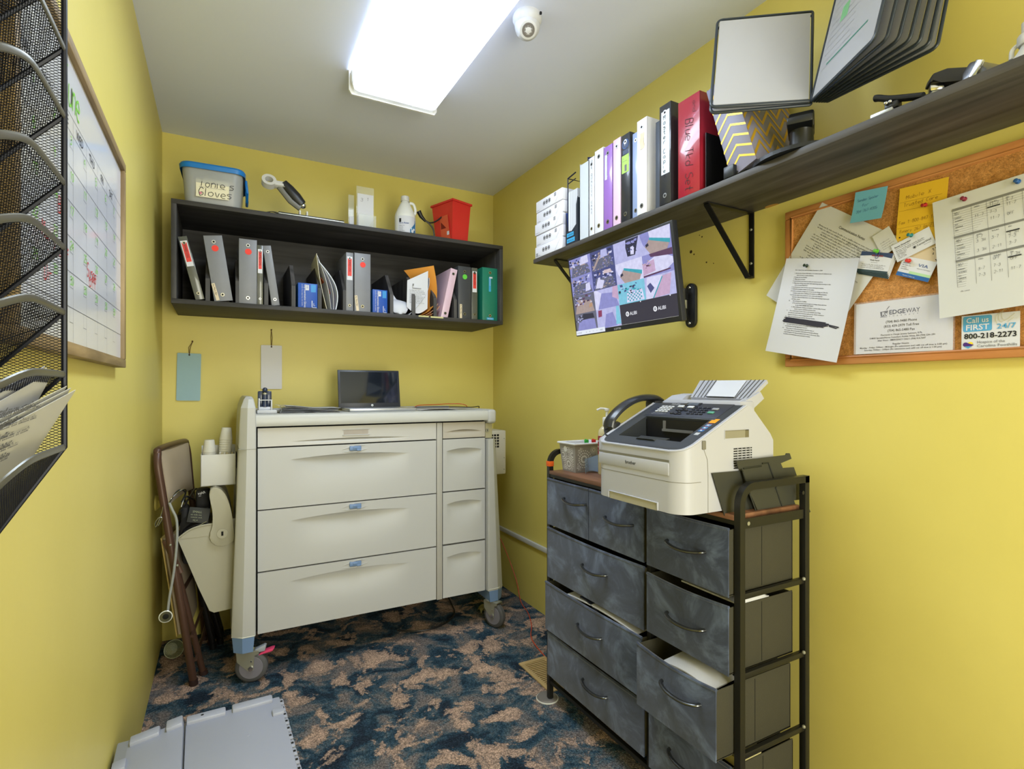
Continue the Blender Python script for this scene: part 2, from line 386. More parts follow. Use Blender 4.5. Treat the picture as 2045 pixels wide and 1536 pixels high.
# ------------------------------------------------------------------ the room
def room():
    mb = MB(); mb.box((-0.1, Y_FRONT-0.1, -0.1), (W_ROOM+0.1, D_ROOM+0.1, 0), CARPET); struct('floor', mb)
    mb = MB(); mb.box((-0.1, Y_FRONT-0.1, H_ROOM), (W_ROOM+0.1, D_ROOM+0.1, H_ROOM+0.1), CEIL); struct('ceiling', mb)
    mb = MB(); mb.box((-0.1, Y_FRONT-0.1, 0), (0, D_ROOM+0.1, H_ROOM), WALL); struct('wall_left', mb)
    mb = MB(); mb.box((W_ROOM, Y_FRONT-0.1, 0), (W_ROOM+0.1, D_ROOM+0.1, H_ROOM), WALL); struct('wall_right', mb)
    mb = MB(); mb.box((0, D_ROOM, 0), (W_ROOM, D_ROOM+0.1, H_ROOM), WALL); struct('wall_back', mb)
    mb = MB(); y0, y1 = Y_FRONT-0.1, Y_FRONT
    mb.box((0, y0, 0), (0.42, y1, H_ROOM), WALL); mb.box((1.38, y0, 0), (W_ROOM, y1, H_ROOM), WALL); mb.box((0.42, y0, 2.1), (1.38, y1, H_ROOM), WALL)
    struct('wall_front', mb)
    # painted raceway low on the right wall
    mb = MB(); mb.box((W_ROOM-0.014, 1.2, 0.340), (W_ROOM, D_ROOM-0.02, 0.366), WPL, 0.003); struct('trim_1', mb)
    mb = MB(); t = M('door_casing_white', (225, 225, 220), 0.5)
    for x0, x1, z0, z1 in ((0.36, 0.43, 0, 2.16), (1.37, 1.44, 0, 2.16), (0.36, 1.44, 2.09, 2.16)): mb.box((x0, Y_FRONT, z0), (x1, Y_FRONT+0.015, z1), t, 0.003)
    struct('trim_2', mb)
room()

# ------------------------------------------------------------------ ceiling light and camera
def lens_mat():
    m = bpy.data.materials.new('glowing_prismatic_lens'); m.use_nodes = True; nt = m.node_tree; b = nt.nodes['Principled BSDF']
    tc = N(nt, 'ShaderNodeTexCoord'); sx = N(nt, 'ShaderNodeSeparateXYZ'); nt.links.new(tc.outputs['Object'], sx.inputs[0])
    # two tubes behind the lens: brighter bands at x = +-0.085 from the middle, dimmer at both ends
    ab = N(nt, 'ShaderNodeMath', operation='ABSOLUTE'); nt.links.new(sx.outputs[0], ab.inputs[0])
    r = ramp(nt, ab.outputs[0], [(0.0, (0.62, 0.62, 0.62, 1)), (0.045, (0.95, 0.95, 0.95, 1)), (0.085, (1, 1, 1, 1)), (0.155, (0.95, 0.95, 0.95, 1)), (0.17, (0.04, 0.043, 0.05, 1))])
    ay = N(nt, 'ShaderNodeMath', operation='ABSOLUTE'); nt.links.new(sx.outputs[1], ay.inputs[0])
    r2 = ramp(nt, ay.outputs[0], [(0.0, (1, 1, 1, 1)), (0.56, (1, 1, 1, 1)), (0.588, (0.02, 0.023, 0.027, 1))])
    mu = mixc(nt, 1.0, r, r2, 'MULTIPLY')
    st = N(nt, 'ShaderNodeMath', operation='MULTIPLY'); nt.links.new(mu, st.inputs[0]); st.inputs[1].default_value = LENS_EMIT
    nt.links.new(st.outputs[0], b.inputs['Emission Strength']); b.inputs['Emission Color'].default_value = (0.735, 0.855, 1.0, 1)
    b.inputs['Base Color'].default_value = (0.8, 0.8, 0.8, 1); b.inputs['Roughness'].default_value = 0.3
    v = N(nt, 'ShaderNodeTexVoronoi'); v.inputs['Scale'].default_value = 200; nt.links.new(tc.outputs['Object'], v.inputs['Vector'])
    bp = N(nt, 'ShaderNodeBump'); bp.inputs['Strength'].default_value = 0.4; nt.links.new(v.outputs['Distance'], bp.inputs['Height']); nt.links.new(bp.outputs['Normal'], b.inputs['Normal'])
    return m
def ceiling_light():
    x0, x1, y1, y0 = 0.685, 1.035, 2.12, 0.90; zb = 2.352
    xm, ym = (x0+x1)/2, (y0+y1)/2
    T = thing('ceiling_light', 'long white fluorescent wraparound light fitting glowing on the grey ceiling', 'ceiling light', (xm, ym, 2.352))
    wm = M('white_enamel', (236, 238, 244), 0.35, var=0.01)
    mb = MB(); mb.box((x0+0.03, y0, zb+0.05), (x1-0.03, y1, H_ROOM), wm, 0.004); part('housing', mb, T, True)
    for i, y in enumerate((y1, y0-0.008)):
        mb = MB(); prof = [(x0-0.004, H_ROOM), (x0-0.004, zb+0.012), (x0+0.006, zb-0.004), (x1-0.006, zb-0.004), (x1+0.004, zb+0.012), (x1+0.004, H_ROOM)]
        X = frame((0, y+0.008, 0), (1, 0, 0), (0, 0, 1)); mb.prism(prof, 0, 0.008, wm, X); part('end_plate', mb, T, True)
    lm = lens_mat(); mb = MB()
    prof = [(x0, H_ROOM-0.012), (x0, zb+0.03), (x0+0.012, zb+0.006), (x0+0.03, zb), (x1-0.03, zb), (x1-0.012, zb+0.006), (x1, zb+0.03), (x1, H_ROOM-0.012)]
    vs = []; ny = 8
    for j in range(ny+1):
        y = y0+(y1-y0)*j/ny; vs += [(p[0], y, p[1]) for p in prof]
    k = len(prof); fs = [(j*k+i, (j+1)*k+i, (j+1)*k+i+1, j*k+i+1) for j in range(ny) for i in range(k-1)]
    mb.add(vs, fs, lm); part('lens', mb, T, True)
ceiling_light()
def dome_camera():
    c = onz(1053, 50, H_ROOM-0.03)
    T = thing('security_camera', 'white eyeball security camera fixed to the ceiling beside the light', 'camera', (c.x, c.y, H_ROOM))
    X = Matrix.Identity(4)
    mb = MB(); mb.lathe([(0.0, 0), (0.046, 0), (0.048, -0.006), (0.048, -0.016), (0.044, -0.026), (0.040, -0.030)], WPL, cap1=True, n=36)
    mb.box((0.02, -0.05, -0.016), (0.026, -0.045, -0.008), DKGAP); part('base', mb, T)
    d = Vector((-0.25, -0.62, -0.74)).normalized()
    R = frame((0, 0, -0.032), Vector((0, 0, 1)).cross(d), d.cross(Vector((0, 0, 1)).cross(d))) 
    mb = MB(); mb.ball((0, 0, -0.036), 0.040, WPL)
    zq = d.to_track_quat('Z', 'Y').to_matrix().to_4x4(); zq.translation = (0, 0, -0.036)
    mb.lathe([(0.041, -0.006), (0.041, 0.004), (0.034, 0.024), (0.028, 0.034), (0.022, 0.036)], WPL, zq, n=32, cap0=False); part('eyeball', mb, T)
    mb = MB(); gl = M('grey_lens_window', (120, 116, 112), 0.15, coat=0.6)
    mb.lathe([(0.021, 0.036), (0.020, 0.0375), (0.0, 0.038)], gl, zq, n=28); mb.lathe([(0.012, 0.0382), (0.009, 0.0386), (0.0, 0.0388)], M('lens_ring_brown', (96, 90, 86), 0.2), zq, n=20); part('lens', mb, T)
dome_camera()
# ------------------------------------------------------------------ left wall: calendar whiteboard and mesh file holder
def calendar():
    y0, y1, z0, z1 = 0.875, 1.752, 1.262, 1.803
    T = thing('calendar_whiteboard', 'whiteboard month calendar in an oak frame headed June on the left wall', 'whiteboard', (0, (y0+y1)/2, z0))
    wd = wood('oak_frame', (120, 98, 66), (164, 140, 100), 'Y', 5, 0.55, 8); wz = wood('oak_frame_z', (120, 98, 66), (164, 140, 100), 'Z', 5, 0.55, 8)
    f = 0.022; d = 0.024
    mb = MB(); mb.box((0, y0, z1-f), (d, y1, z1), wd, 0.002); mb.box((0, y0, z0), (d, y1, z0+f), wd, 0.002)
    mb.box((0, y0, z0+f), (d, y0+f, z1-f), wz, 0.002); mb.box((0, y1-f, z0+f), (d, y1, z1-f), wz, 0.002); part('frame', mb, T, True)
    brd = M('glossy_white_board', (222, 226, 240), 0.16, var=0.01, coat=0.3)
    mb = MB(); mb.box((0.002, y0+f, z0+f), (0.015, y1-f, z1-f), brd)
    X = FL((0.0155, 0, 0)); li = M('calendar_print', (70, 72, 84), 0.6, var=0)
    cs = [0.893+0.107*i for i in range(8)]; zt, zh = 1.684, 1.654; rows = [zh-(zh-1.286)*i/6 for i in range(7)]
    w = 0.0008
    for c in cs[1:7]: mb.rect(c-w/2, rows[-1], c+w/2, zt, li, X)
    for z in [zt, zh]+rows[1:6]: mb.rect(y0+f, z-w/2, y1-f, z+w/2, li, X)
    for r in range(6):
        for c in range(7):
            xx = cs[c]+0.107-0.026; zz = rows[r]-0.026
            if xx+0.026 > y1-f: xx -= 0.012
            mb.rect(xx, zz, xx+0.0006, rows[r], li, X); mb.rect(xx, zz-0.0006, xx+0.025, zz, li, X)
            if r < 5: mb.hand('%d' % (r*7+c+1 if r*7+c < 30 else 30), 0.015, INKGR, X, xx+0.004, zz+0.005, seed=r*9+c, wid=0.12)
    for n, c in zip(('SUN', 'MON', 'TUE', 'WED', 'THU', 'FRI', 'SAT'), cs): mb.text(n, 0.024, li, X, c+0.05, zh+0.006, align='C', bold=0.01)
    mb.hand('June', 0.062, INKGR, X, 1.150, 1.698, wid=0.07, sx=0.55, seed=4, jit=0.1)
    mb.hand('Susan', 0.028, INKR, X, cs[4]+0.004, rows[3]-0.043, wid=0.09, seed=2, sx=0.75); mb.hand('off', 0.026, INKR, X, cs[4]+0.024, rows[3]-0.06+0.0, wid=0.09, seed=3)
    mb.hand('Mary', 0.025, INKR, X, cs[1]+0.02, rows[3]-0.04, wid=0.09, seed=5); mb.hand('off', 0.025, INKR, X, cs[2]+0.01, rows[3]-0.05, wid=0.09, seed=6)
    mb.hand('Bill', 0.025, INKR, X, cs[2]+0.004, rows[2]-0.04, wid=0.09, seed=7); mb.hand('Dr', 0.025, INKR, X, cs[1]+0.034, rows[4]-0.04, wid=0.09, seed=7)
    part('board', mb, T, True)
calendar()

def clipline(poly, p, d):
    """line p + t d against a convex polygon (2d): t range"""
    t0, t1 = -1e9, 1e9; n = len(poly); a = sum(poly[i][0]*poly[(i+1) % n][1]-poly[(i+1) % n][0]*poly[i][1] for i in range(n)); s = 1 if a > 0 else -1
    for i in range(n):
        q = poly[i]; r = poly[(i+1) % n]; nx, ny = -(r[1]-q[1])*s, (r[0]-q[0])*s
        den = nx*d[0]+ny*d[1]; num = nx*(p[0]-q[0])+ny*(p[1]-q[1])
        if abs(den) < 1e-12:
            if num < 0: return None
        elif den > 0: t0 = max(t0, -num/den)
        else: t1 = min(t1, -num/den)
    return (t0, t1) if t1 > t0+1e-4 else None
def meshpanel(mb, X, poly, m, cw=0.0062, ch=0.0030, w=0.00065, th=0.0005):
    """expanded metal: two families of crossing wires cut to a convex outline"""
    xs = [p[0] for p in poly]; ys = [p[1] for p in poly]; L = math.hypot(cw, ch)
    for sg in (1, -1):
        d = (cw/L, sg*ch/L); nrm = (-d[1], d[0]); step = cw*ch/L
        vals = [nrm[0]*x+nrm[1]*y for x, y in poly]; k0 = math.floor(min(vals)/step); k1 = math.ceil(max(vals)/step)
        for k in range(k0, k1+1):
            c = (k+0.5)*step; p = (nrm[0]*c, nrm[1]*c); r = clipline(poly, p, d)
            if not r: continue
            a = (p[0]+d[0]*r[0], p[1]+d[1]*r[0]); b = (p[0]+d[0]*r[1], p[1]+d[1]*r[1]); ox, oy = nrm[0]*w/2, nrm[1]*w/2
            vs = [(a[0]+ox, a[1]+oy, -th/2), (a[0]-ox, a[1]-oy, -th/2), (a[0], a[1], th/2), (b[0]+ox, b[1]+oy, -th/2), (b[0]-ox, b[1]-oy, -th/2), (b[0], b[1], th/2)]
            mb.add(vs, [(0, 3, 4, 1), (1, 4, 5, 2), (2, 5, 3, 0)], m, X)
def file_holder():
    xo, yf, yn = 0.100, 0.730, 0.395      # outer edge, far and near ends
    Z = [1.141, 1.2185, 1.2846, 1.3535, 1.4223, 1.4938, 1.5653, 1.637, 1.709]; zb, zt = Z[0], Z[-1]
    T = thing('mesh_file_holder', 'black wire mesh wall file holder with wavy-lipped tiers beside the calendar', 'file holder', (0, (yf+yn)/2, zb-0.15))
    bm_ = M('black_mesh_steel', (34, 36, 46), 0.4, metal=0.5, var=0.1); lipm = M('grey_lip_steel', (112, 112, 108), 0.35, metal=0.6, var=0.05)
    db = 0.150; ym = (yf+yn)/2
    mb = MB(); X = FL((0.004, 0, 0)); meshpanel(mb, X, [(yn, zb-db), (yf, zb-db), (yf, zt+0.05), (yn, zt+0.05)], bm_)
    mb.tube([(0.004, yn, zb-db), (0.004, yf, zb-db), (0.004, yf, zt+0.05), (0.004, yn, zt+0.05)], 0.0025, bm_, n=8, closed=True); part('back_panel', mb, T, True)
    for y, s in ((yf, 1), (yn, -1)):
        mb = MB(); X = frame((0, y, 0), (1, 0, 0), (0, 0, 1))
        meshpanel(mb, X, [(0.004, zb-db), (xo, zb), (xo, zt), (0.004, zt)], bm_)
        mb.tube([(xo, y, zt), (xo, y, zb), (0.005, y, zb-db)], 0.0028, bm_, n=8); part('side_panel', mb, T, True)
    for k, z in enumerate(Z):
        drop = db if k == 0 else 0.105; mb = MB()
        # sloping tray from its outer lip down to the wall
        d = Vector((xo-0.005, 0, drop)).normalized(); X = frame((xo, 0, z), (0, 1, 0), d); Ls = math.hypot(xo-0.005, drop); g = Ls/drop
        hs = [(yf, 0), (yf-0.06, 0.0), (yf-0.108, -0.001), (yf-0.135, -0.007), (yf-0.155, -0.018), (ym+0.012, -0.033), (ym, -0.036)]
        prof = hs+[(yf+yn-a, b) for a, b in reversed(hs[:-1])]
        for (ya, ha), (yb, hb) in zip(prof[:-1], prof[1:]): meshpanel(mb, X, [(yb, -Ls), (ya, -Ls), (ya, ha*g), (yb, hb*g)], bm_)
        mb.tube([(xo, yf, z), (0.005, yf-0.001, z-drop)], 0.0024, bm_, n=6)
        tr = part('tray', mb, T, True)
        q = MB(); sp = smooth_path([X @ Vector((a, b*g, 0)) for a, b in prof], 4); q.tube(sp, 0.0036, lipm, n=8, flat=(0.45, 1.0)); part('lip', q, tr, True, label='smooth grey steel lip')
file_holder()
def tray_papers():
    # two bundles standing in the lowest tray, leaning out over its lip
    for i, (x0, x1, y0, y1, z0, zt, dz, lab) in enumerate(((0.018, 0.090, 0.42, 0.700, 1.045, 1.226, 0.008, 'white letter sheets leaning in the file holder, bundle nearer the wall'),
                                                 (0.040, 0.104, 0.42, 0.724, 1.070, 1.206, 0.0, 'cream envelopes leaning out of the lowest file holder tray'))):
        T = thing('paper_bundle', lab, 'paper', (x0, (y0+y1)/2, z0), group='papers in the mesh file holder')
        for k in range(3):
            mb = MB(); o = k*0.0035; q = random.Random(i*7+k)
            a = q.uniform(-0.006, 0.006)
            def fn(u, v, o=o, a=a):
                y = y0+(y1-y0)*u; x = x0+(x1-x0)*v+o+0.006*math.sin(math.pi*v)
                f = v*(1-0.42*(1-u)); x = x0+(x1-x0)*f+o; return (x, y+a, z0+0.003*k+(zt-z0)*f-0.005*k*v)
            mb.grid(fn, 8, 6, WHITE if i == 0 else PAPER2, thick=0.0006)
            if i == 1:
                Xp = frame((x0+o+0.03, y0+0.05, z0+0.06), (0, 1, 0.06), (x1-x0, 0, zt-z0))
                for r in range(5): mb.lines(0.02, 0.16, 0.008+0.012*r, 0.006, INKG, Xp, seed=r+k, z=0.006)
            part('sheet', mb, T, True)
tray_papers()
# ------------------------------------------------------------------ binders: spine to local -Y, thickness along +X, standing on z=0
CLEARV = M('clear_vinyl_glossy', (210, 214, 220), 0.12, var=0.02, alpha=0.35, coat=0.5)
PAGE = M('page_block', (222, 220, 214), 0.8, var=0.1, vs=150)
def binder(name, label, w, h, d, m, loc, rz=0.0, lean=0.0, group=None, rivets=True, page=0.7, extra=None, pm=None, tilt=0.0):
    T = thing(name, label, 'binder', loc, rot=(tilt, lean, rz), group=group)
    t = min(0.0035, w*0.16)
    mb = MB(); mb.box((0, 0, 0), (t, d, h), m, 0.0012); mb.box((w-t, 0, 0), (w, d, h), m, 0.0012); mb.box((0, -0.0005, 0.0005), (w, t, h-0.0005), m, 0.0014)
    mb.box((t, 0.001, 0.0), (t+0.0008, d, h), m)
    if rivets:
        X = frame((w/2, -0.0006, 0), (1, 0, 0), (0, 0, 1))
        for z in (0.028, h-0.028):
            r = min(0.008, w*0.2); mb.disc((0, z), r, CHROME, X, h=0.0012); mb.disc((0, z), r*0.5, DKGAP, X, z=0.0014)
    part('cover', mb, T)
    pw = (w-2*t)*page
    if pw > 0.002:
        mb = MB(); mb.box((w/2-pw/2, t+0.012, 0.006), (w/2+pw/2, d-0.012, h-0.012), pm or PAGE); part('pages', mb, T)
    X = frame((0, -0.0009, 0), (1, 0, 0), (0, 0, 1))
    if extra: extra(T, X, w, h)
    return T
REDLAB = M('red_label', (214, 62, 54), 0.5, var=0.03); DOTR = M('red_dot_sticker', (226, 50, 34), 0.5, var=0.02); DOTG = M('green_dot_sticker', (96, 196, 66), 0.5, var=0.02)
CREAML = M('cream_strip_label', (216, 200, 172), 0.6, var=0.03); BLUEL = M('blue_label_tape', (62, 160, 214), 0.5, var=0.03)
def ex_dot(dm, strip=True, lean=0):
    def f(T, X, w, h):
        mb = MB(); mb.disc((w*0.52, h-0.056), 0.0135, dm, X, n=24, z=0.0, h=0.0004); part('dot_sticker', mb, T, label='round colour sticker')
        if strip:
            mb = MB(); Xs = X @ Matrix.Translation((w*0.12+0.0, 0.004, 0)) @ Matrix.Rotation(0.12 if lean else 0.0, 4, 'Z')
            mb.rect(0, 0, 0.013, 0.075, CREAML, Xs, 0.0003); mb.text('Aa Mars Bar', 0.010, INK, Xs @ Matrix.Translation((0.0035, 0.072, 0.0004)) @ Matrix.Rotation(-math.pi/2, 4, 'Z'), 0, 0)
            part('strip_label', mb, T, label='cream strip with print')
    return f
def ex_redlab(T, X, w, h):
    mb = MB(); mb.rect(w*0.12, h*0.53, w*0.88, h*0.93, WHITE, X, 0.0002); mb.rect(w*0.22, h*0.6, w*0.78, h*0.9, REDLAB, X, 0.0004)
    mb.text('BIOMED LOG', 0.013, INK, X @ Matrix.Translation((w*0.38, h*0.89, 0.0006)) @ Matrix.Rotation(-math.pi/2, 4, 'Z'), 0, 0, sx=0.8)
    part('spine_label', mb, T, label='white spine card with red panel')

CX0, CX1, CYF, CZ0, CZ1 = 0.064, 1.622, 2.640, 1.566, 2.003
CT = 0.020
def cabinet():
    T = thing('open_wall_cabinet', 'dark stained open wooden box shelf on the back wall', 'shelf', ((CX0+CX1)/2, D_ROOM, CZ0))
    for nm, z0, z1 in (('bottom_board', CZ0, CZ0+CT), ('top_board', CZ1-CT, CZ1)):
        mb = MB(); mb.box((CX0, CYF, z0), (CX1, D_ROOM, z1), DWOOD, 0.0015); part(nm, mb, T, True)
    for x in (CX0, CX1-CT):
        mb = MB(); mb.box((x, CYF, CZ0+CT), (x+CT, D_ROOM, CZ1-CT), DWOODZ, 0.0015); part('side_board', mb, T, True)
    mb = MB(); mb.box((CX0+CT, D_ROOM-0.012, CZ0+CT), (CX1-CT, D_ROOM, CZ1-CT), DWOOD); part('back_board', mb, T, True)
    xs = [0.197+0.1152*i for i in range(11)]
    for x in xs:
        mb = MB(); prof = [(2.665, 0), (D_ROOM-0.014, 0), (D_ROOM-0.014, 0.215), (2.765, 0.215), (2.665, 0.10)]
        X = frame((x, 0, CZ0+CT), (0, 1, 0), (0, 0, 1)); mb.prism(prof, -0.0085, 0.0085, DWOODZ, X); part('divider', mb, T, True)
    # label-edge strip on the bottom board
    mb = MB(); X = FB((0, CYF-0.0006, 0)); yt = M('yellowed_tape', (196, 192, 140), 0.5)
    mb.rect(1.135, CZ0+0.013, 1.19, CZ0+0.020, yt, X); mb.rect(1.20, CZ0+0.012, 1.27, CZ0+0.020, yt, X); part('tape_strip', mb, T, True)
cabinet()
ZB = CZ0+CT
def cab_binders():
    y = 2.664
    g = 'binders standing in the wall cabinet'
    binder('thin_binder', 'thin smoke-grey binder with red label leaning against cabinet left side', 0.034, 0.272, 0.25, OLV, (0.160-0.008, y, ZB+0.001), lean=-math.atan(0.25), group=g, extra=ex_redlab)
    binder('wide_binder', 'wide grey binder with red dot, tilted, second from the left in cabinet', 0.072, 0.285, 0.26, GREYB, (0.222, y, ZB+0.001), lean=-0.150, group=g, extra=ex_dot(DOTR, True, 1))
    binder('wide_binder', 'wide upright grey binder with red dot, between tilted binder and red-label binder', 0.072, 0.290, 0.26, GREYB, (0.325-0.008, y, ZB), group=g, extra=ex_dot(DOTR, False))
    binder('thin_binder', 'thin upright grey binder with red label beside the upright red-dot binder', 0.024, 0.27, 0.25, OLV, (0.390, y, ZB), group=g, extra=ex_redlab)
    binder('thin_binder', 'thin glossy grey binder tilted left, without any label', 0.034, 0.272, 0.25, GREYB, (0.4505, y+0.004, ZB+0.001), lean=-0.140, group=g)
    binder('thin_binder', 'thin grey binder with red label in cabinet middle, glossy side showing', 0.034, 0.285, 0.25, GREYB, (0.779, y, ZB), group=g, extra=ex_redlab)
    binder('wide_binder', 'wide grey binder with red dot in the middle of the cabinet', 0.078, 0.288, 0.26, GREYB, (0.8185, y, ZB), group=g, extra=ex_dot(DOTR, True, 1))
    pk = M('pink_lilac_vinyl', (214, 184, 204), 0.35, var=0.03, coat=0.3)
    binder('thin_binder', 'pink binder tilted right in the cabinet', 0.038, 0.274, 0.25, pk, (1.2655, y+0.002, ZB+0.001), lean=0.215, group=g)
    binder('wide_binder', 'charcoal binder with green dot near cabinet right end', 0.074, 0.284, 0.26, DKGB, (1.364, y, ZB), group=g, extra=ex_dot(DOTG, True))
    binder('thin_binder', 'thin smoke binder with red label between green-dot binder and green binder', 0.034, 0.283, 0.25, OLV, (1.443, y, ZB), group=g, extra=ex_redlab)
    grn = M('green_vinyl', (26, 116, 96), 0.38, var=0.05, bump=0.2, bs=40)
    def exg(T, X, w, h):
        mb = MB(); mb.rect(w*0.42, h*0.55, w*0.56, h*0.82, BLUEL, X, 0.0003); mb.rect(w*0.46, h*0.80, w*0.66, h*0.83, WHITE, X, 0.0004)
        mb.text('mechanical', 0.009, WHITE, X @ Matrix.Translation((w*0.47, h*0.80, 0.0006)) @ Matrix.Rotation(-math.pi/2, 4, 'Z'), 0, 0)
        mb.rect(w*0.28, 0.006, w*0.74, 0.018, BLUEL, X, 0.0003); mb.text('FRONT', 0.009, WHITE, X, w*0.5, 0.0085, 0.0005, 'C'); part('label_tape', mb, T, label='light blue label tape')
    binder('wide_binder', 'green ring binder at the right end of the cabinet', 0.092, 0.293, 0.26, grn, (1.507, y, ZB), group=g, extra=exg)
cab_binders()
def glove_box(x0, x1, lab):
    bl = M('blue_carton', (22, 76, 168), 0.45, var=0.04); bl2 = M('light_blue_carton', (52, 138, 206), 0.45, var=0.04)
    T = thing('glove_box', lab, 'box', (x0, 2.668, ZB), group='blue glove boxes in the cabinet')
    h = 0.118; w = x1-x0
    mb = MB(); mb.box((0, 0, 0), (w, 0.235, h), bl, 0.0015); X = frame((0, -0.0003, 0), (1, 0, 0), (0, 0, 1)); XS = frame((-0.0003, 0, 0), (0, -1, 0), (0, 0, 1))
    mb.rect(-0.23, 0.0, -0.01, h, bl2, XS, 0.0002)
    mb.rect(w*0.66, h*0.66, w*0.92, h*0.96, bl2, X, 0.0002); mb.rect(w*0.38, h*0.72, w*0.56, h*0.93, WHITE, X, 0.0002); mb.text('100', 0.010, INKB, X @ Matrix.Translation((w*0.43, h*0.92, 0.0004)) @ Matrix.Rotation(-math.pi/2, 4, 'Z'), 0, 0)
    R = X @ Matrix.Translation((w*0.31, h*0.95, 0.0004)) @ Matrix.Rotation(-math.pi/2, 4, 'Z')
    mb.text('Vinyl Examination Gloves', 0.0125, WHITE, R, 0, 0, width=h*0.92, bold=0.01); mb.text('powder free, latex free, non sterile', 0.006, WHITE, R, 0, -0.010, width=h*0.85)
    mb.rect(w*0.7, h*0.04, w*0.74, h*0.32, WHITE, X, 0.0003); mb.rect(w*0.7, h*0.04, w*0.95, h*0.06, WHITE, X, 0.0003); mb.text('L', 0.018, WHITE, X, w*0.78, h*0.12, 0.0004); 
    part('carton', mb, T)
glove_box(0.562, 0.648, 'blue carton of vinyl gloves standing left of the bulging folder')
glove_box(0.908, 0.982, 'blue carton of vinyl gloves right of the middle red-dot binder')
def folders():
    # bulging folder of papers leaning left
    T = thing('paper_folder', 'cream folder stuffed with white papers tilted among the cabinet dividers', 'folder', (0.70, 2.67, ZB))
    cf = M('cream_folder', (208, 204, 184), 0.6, var=0.03)
    def leaf(xb, xt, bulge, h, m, th=0.0016, y0=2.668, dy=0.0, name='sheet'):
        mb = MB()
        def fn(u, v):
            z = h*v*(1-0.10*u if v > 0.99 else 1); x = xb+(xt-xb)*v+bulge*math.sin(math.pi*v)*(1-u*0.6)
            return (x, y0+dy+0.22*u, ZB+0.001+z)
        mb.grid(fn, 8, 10, m, thick=th); part(name, mb, T, True)
    leaf(0.692, 0.645, -0.006, 0.262, cf, 0.002, name='folder_cover')
    leaf(0.712, 0.648, 0.012, 0.255, WHITE, dy=0.004); leaf(0.722, 0.652, 0.026, 0.235, WHITE, dy=0.002); leaf(0.733, 0.656, 0.040, 0.225, M('blue_white_paper', (206, 212, 226), 0.7, var=0.02), 0.004, dy=-0.002)
    leaf(0.726, 0.672, 0.02, 0.16, M('orange_slip', (214, 110, 62), 0.6), dy=0.05)
    # orange envelope curling
    oe = M('manila_orange_envelope', (222, 150, 62), 0.6, var=0.04)
    T = thing('manila_envelope', 'orange manila envelope curling up in the cabinet right half', 'envelope', (1.22, 2.70, ZB))
    mb = MB()
    def fn(u, v): return (1.228+0.018*math.sin(math.pi*v)+0.0*u-0.105*(1-u)*v**2*0.9-0.03*(1-u), 2.672+0.02*(1-u)+0.16*(1-u)*0.6, ZB+0.001+0.270*v-0.016*(1-u)*v)
    mb.grid(fn, 10, 12, oe, thick=0.002); mb.ball((1.195, 2.70, ZB+0.21), 0.003, STEEL, 6); part('envelope_body', mb, T, True)
    for k in range(3):
        mb = MB()
        def fn(u, v, k=k): return (1.135+0.02*k+0.085*v-0.01*k*v+0.025*math.sin(math.pi*v*0.6), 2.668+0.1*u+0.003*k, ZB+0.001+(0.085-0.012*k)*v**1.6)
        mb.grid(fn, 4, 10, M('salmon_paper', (226, 178, 148), 0.6) if k else oe, thick=0.001); part('loose_sheet', mb, T, True)
    # printed sheets curling down
    T = thing('curled_paper', 'printed white sheets curling forward beside the orange envelope', 'paper', (1.14, 2.68, ZB))
    mb = MB(); 
    def s1(u, v):
        a = v*math.pi*0.95; return (1.095+0.095*math.sin(a*0.62)+0.02*v, 2.676+0.20*u, ZB+0.001+0.205*v-0.0+0.0*a)
    mb.grid(s1, 4, 14, WHITE, thick=0.001); part('sheet', mb, T, True)
    mb = MB()
    def s2(u, v): return (1.086+0.112*u, 2.672+0.035*(1-v)*0.3+0.03*u*0, ZB+0.045+0.06*u*v+0.135*v-0.03*(1-v)*(1-u)*0-0.03*math.sin(math.pi*u)*(1-v))
    mb.grid(s2, 12, 10, WHITE, thick=0.0008)
    Xs = FB((0, 2.6705, ZB)); mb.text('F', 0.022, INK, Xs, 1.112, 0.150); mb.rect(1.112, 0.142, 1.16, 0.145, INKG, Xs)
    for r in range(9): mb.lines(1.098, 1.185, 0.070+0.008*r-0.004, 0.0045, INKG, Xs, seed=r, z=0.0)
    part('sheet', mb, T, True)
    T = thing('rolled_paper', 'white sheet rolled into an open curl at the cabinet front edge', 'paper', (1.045, 2.68, ZB))
    mb = MB()
    def roll(u, v):
        h = math.sqrt(max(0.0, 1-(2*v-1)**2))**0.7; a = v*math.pi*0.5; return (1.050+0.008*(1-v)+0.046*(2*u-1)*h, 2.671+0.085*(1-math.sin(a))+0.012*(2*u-1)**2, ZB+0.002+0.082*math.cos(a)+0.010*(1-u)*(1-v))
    mb.grid(roll, 10, 14, WHITE, thick=0.0008); part('sheet', mb, T, True)
    mb = MB(); mb.grid(lambda u, v: (1.000+0.062*u+0.0*v, 2.760+0.004*v, ZB+0.085+0.075*v*(1-u)+0.012*(1-u)), 6, 6, WHITE, thick=0.0006)
    X = FB((0, 2.7585, ZB)); 
    for r in range(6): mb.lines(1.004, 1.045-0.004*r, 0.098+0.008*r, 0.004, INKG, X, seed=r, z=0.0)
    part('sheet', mb, T, True)
folders()

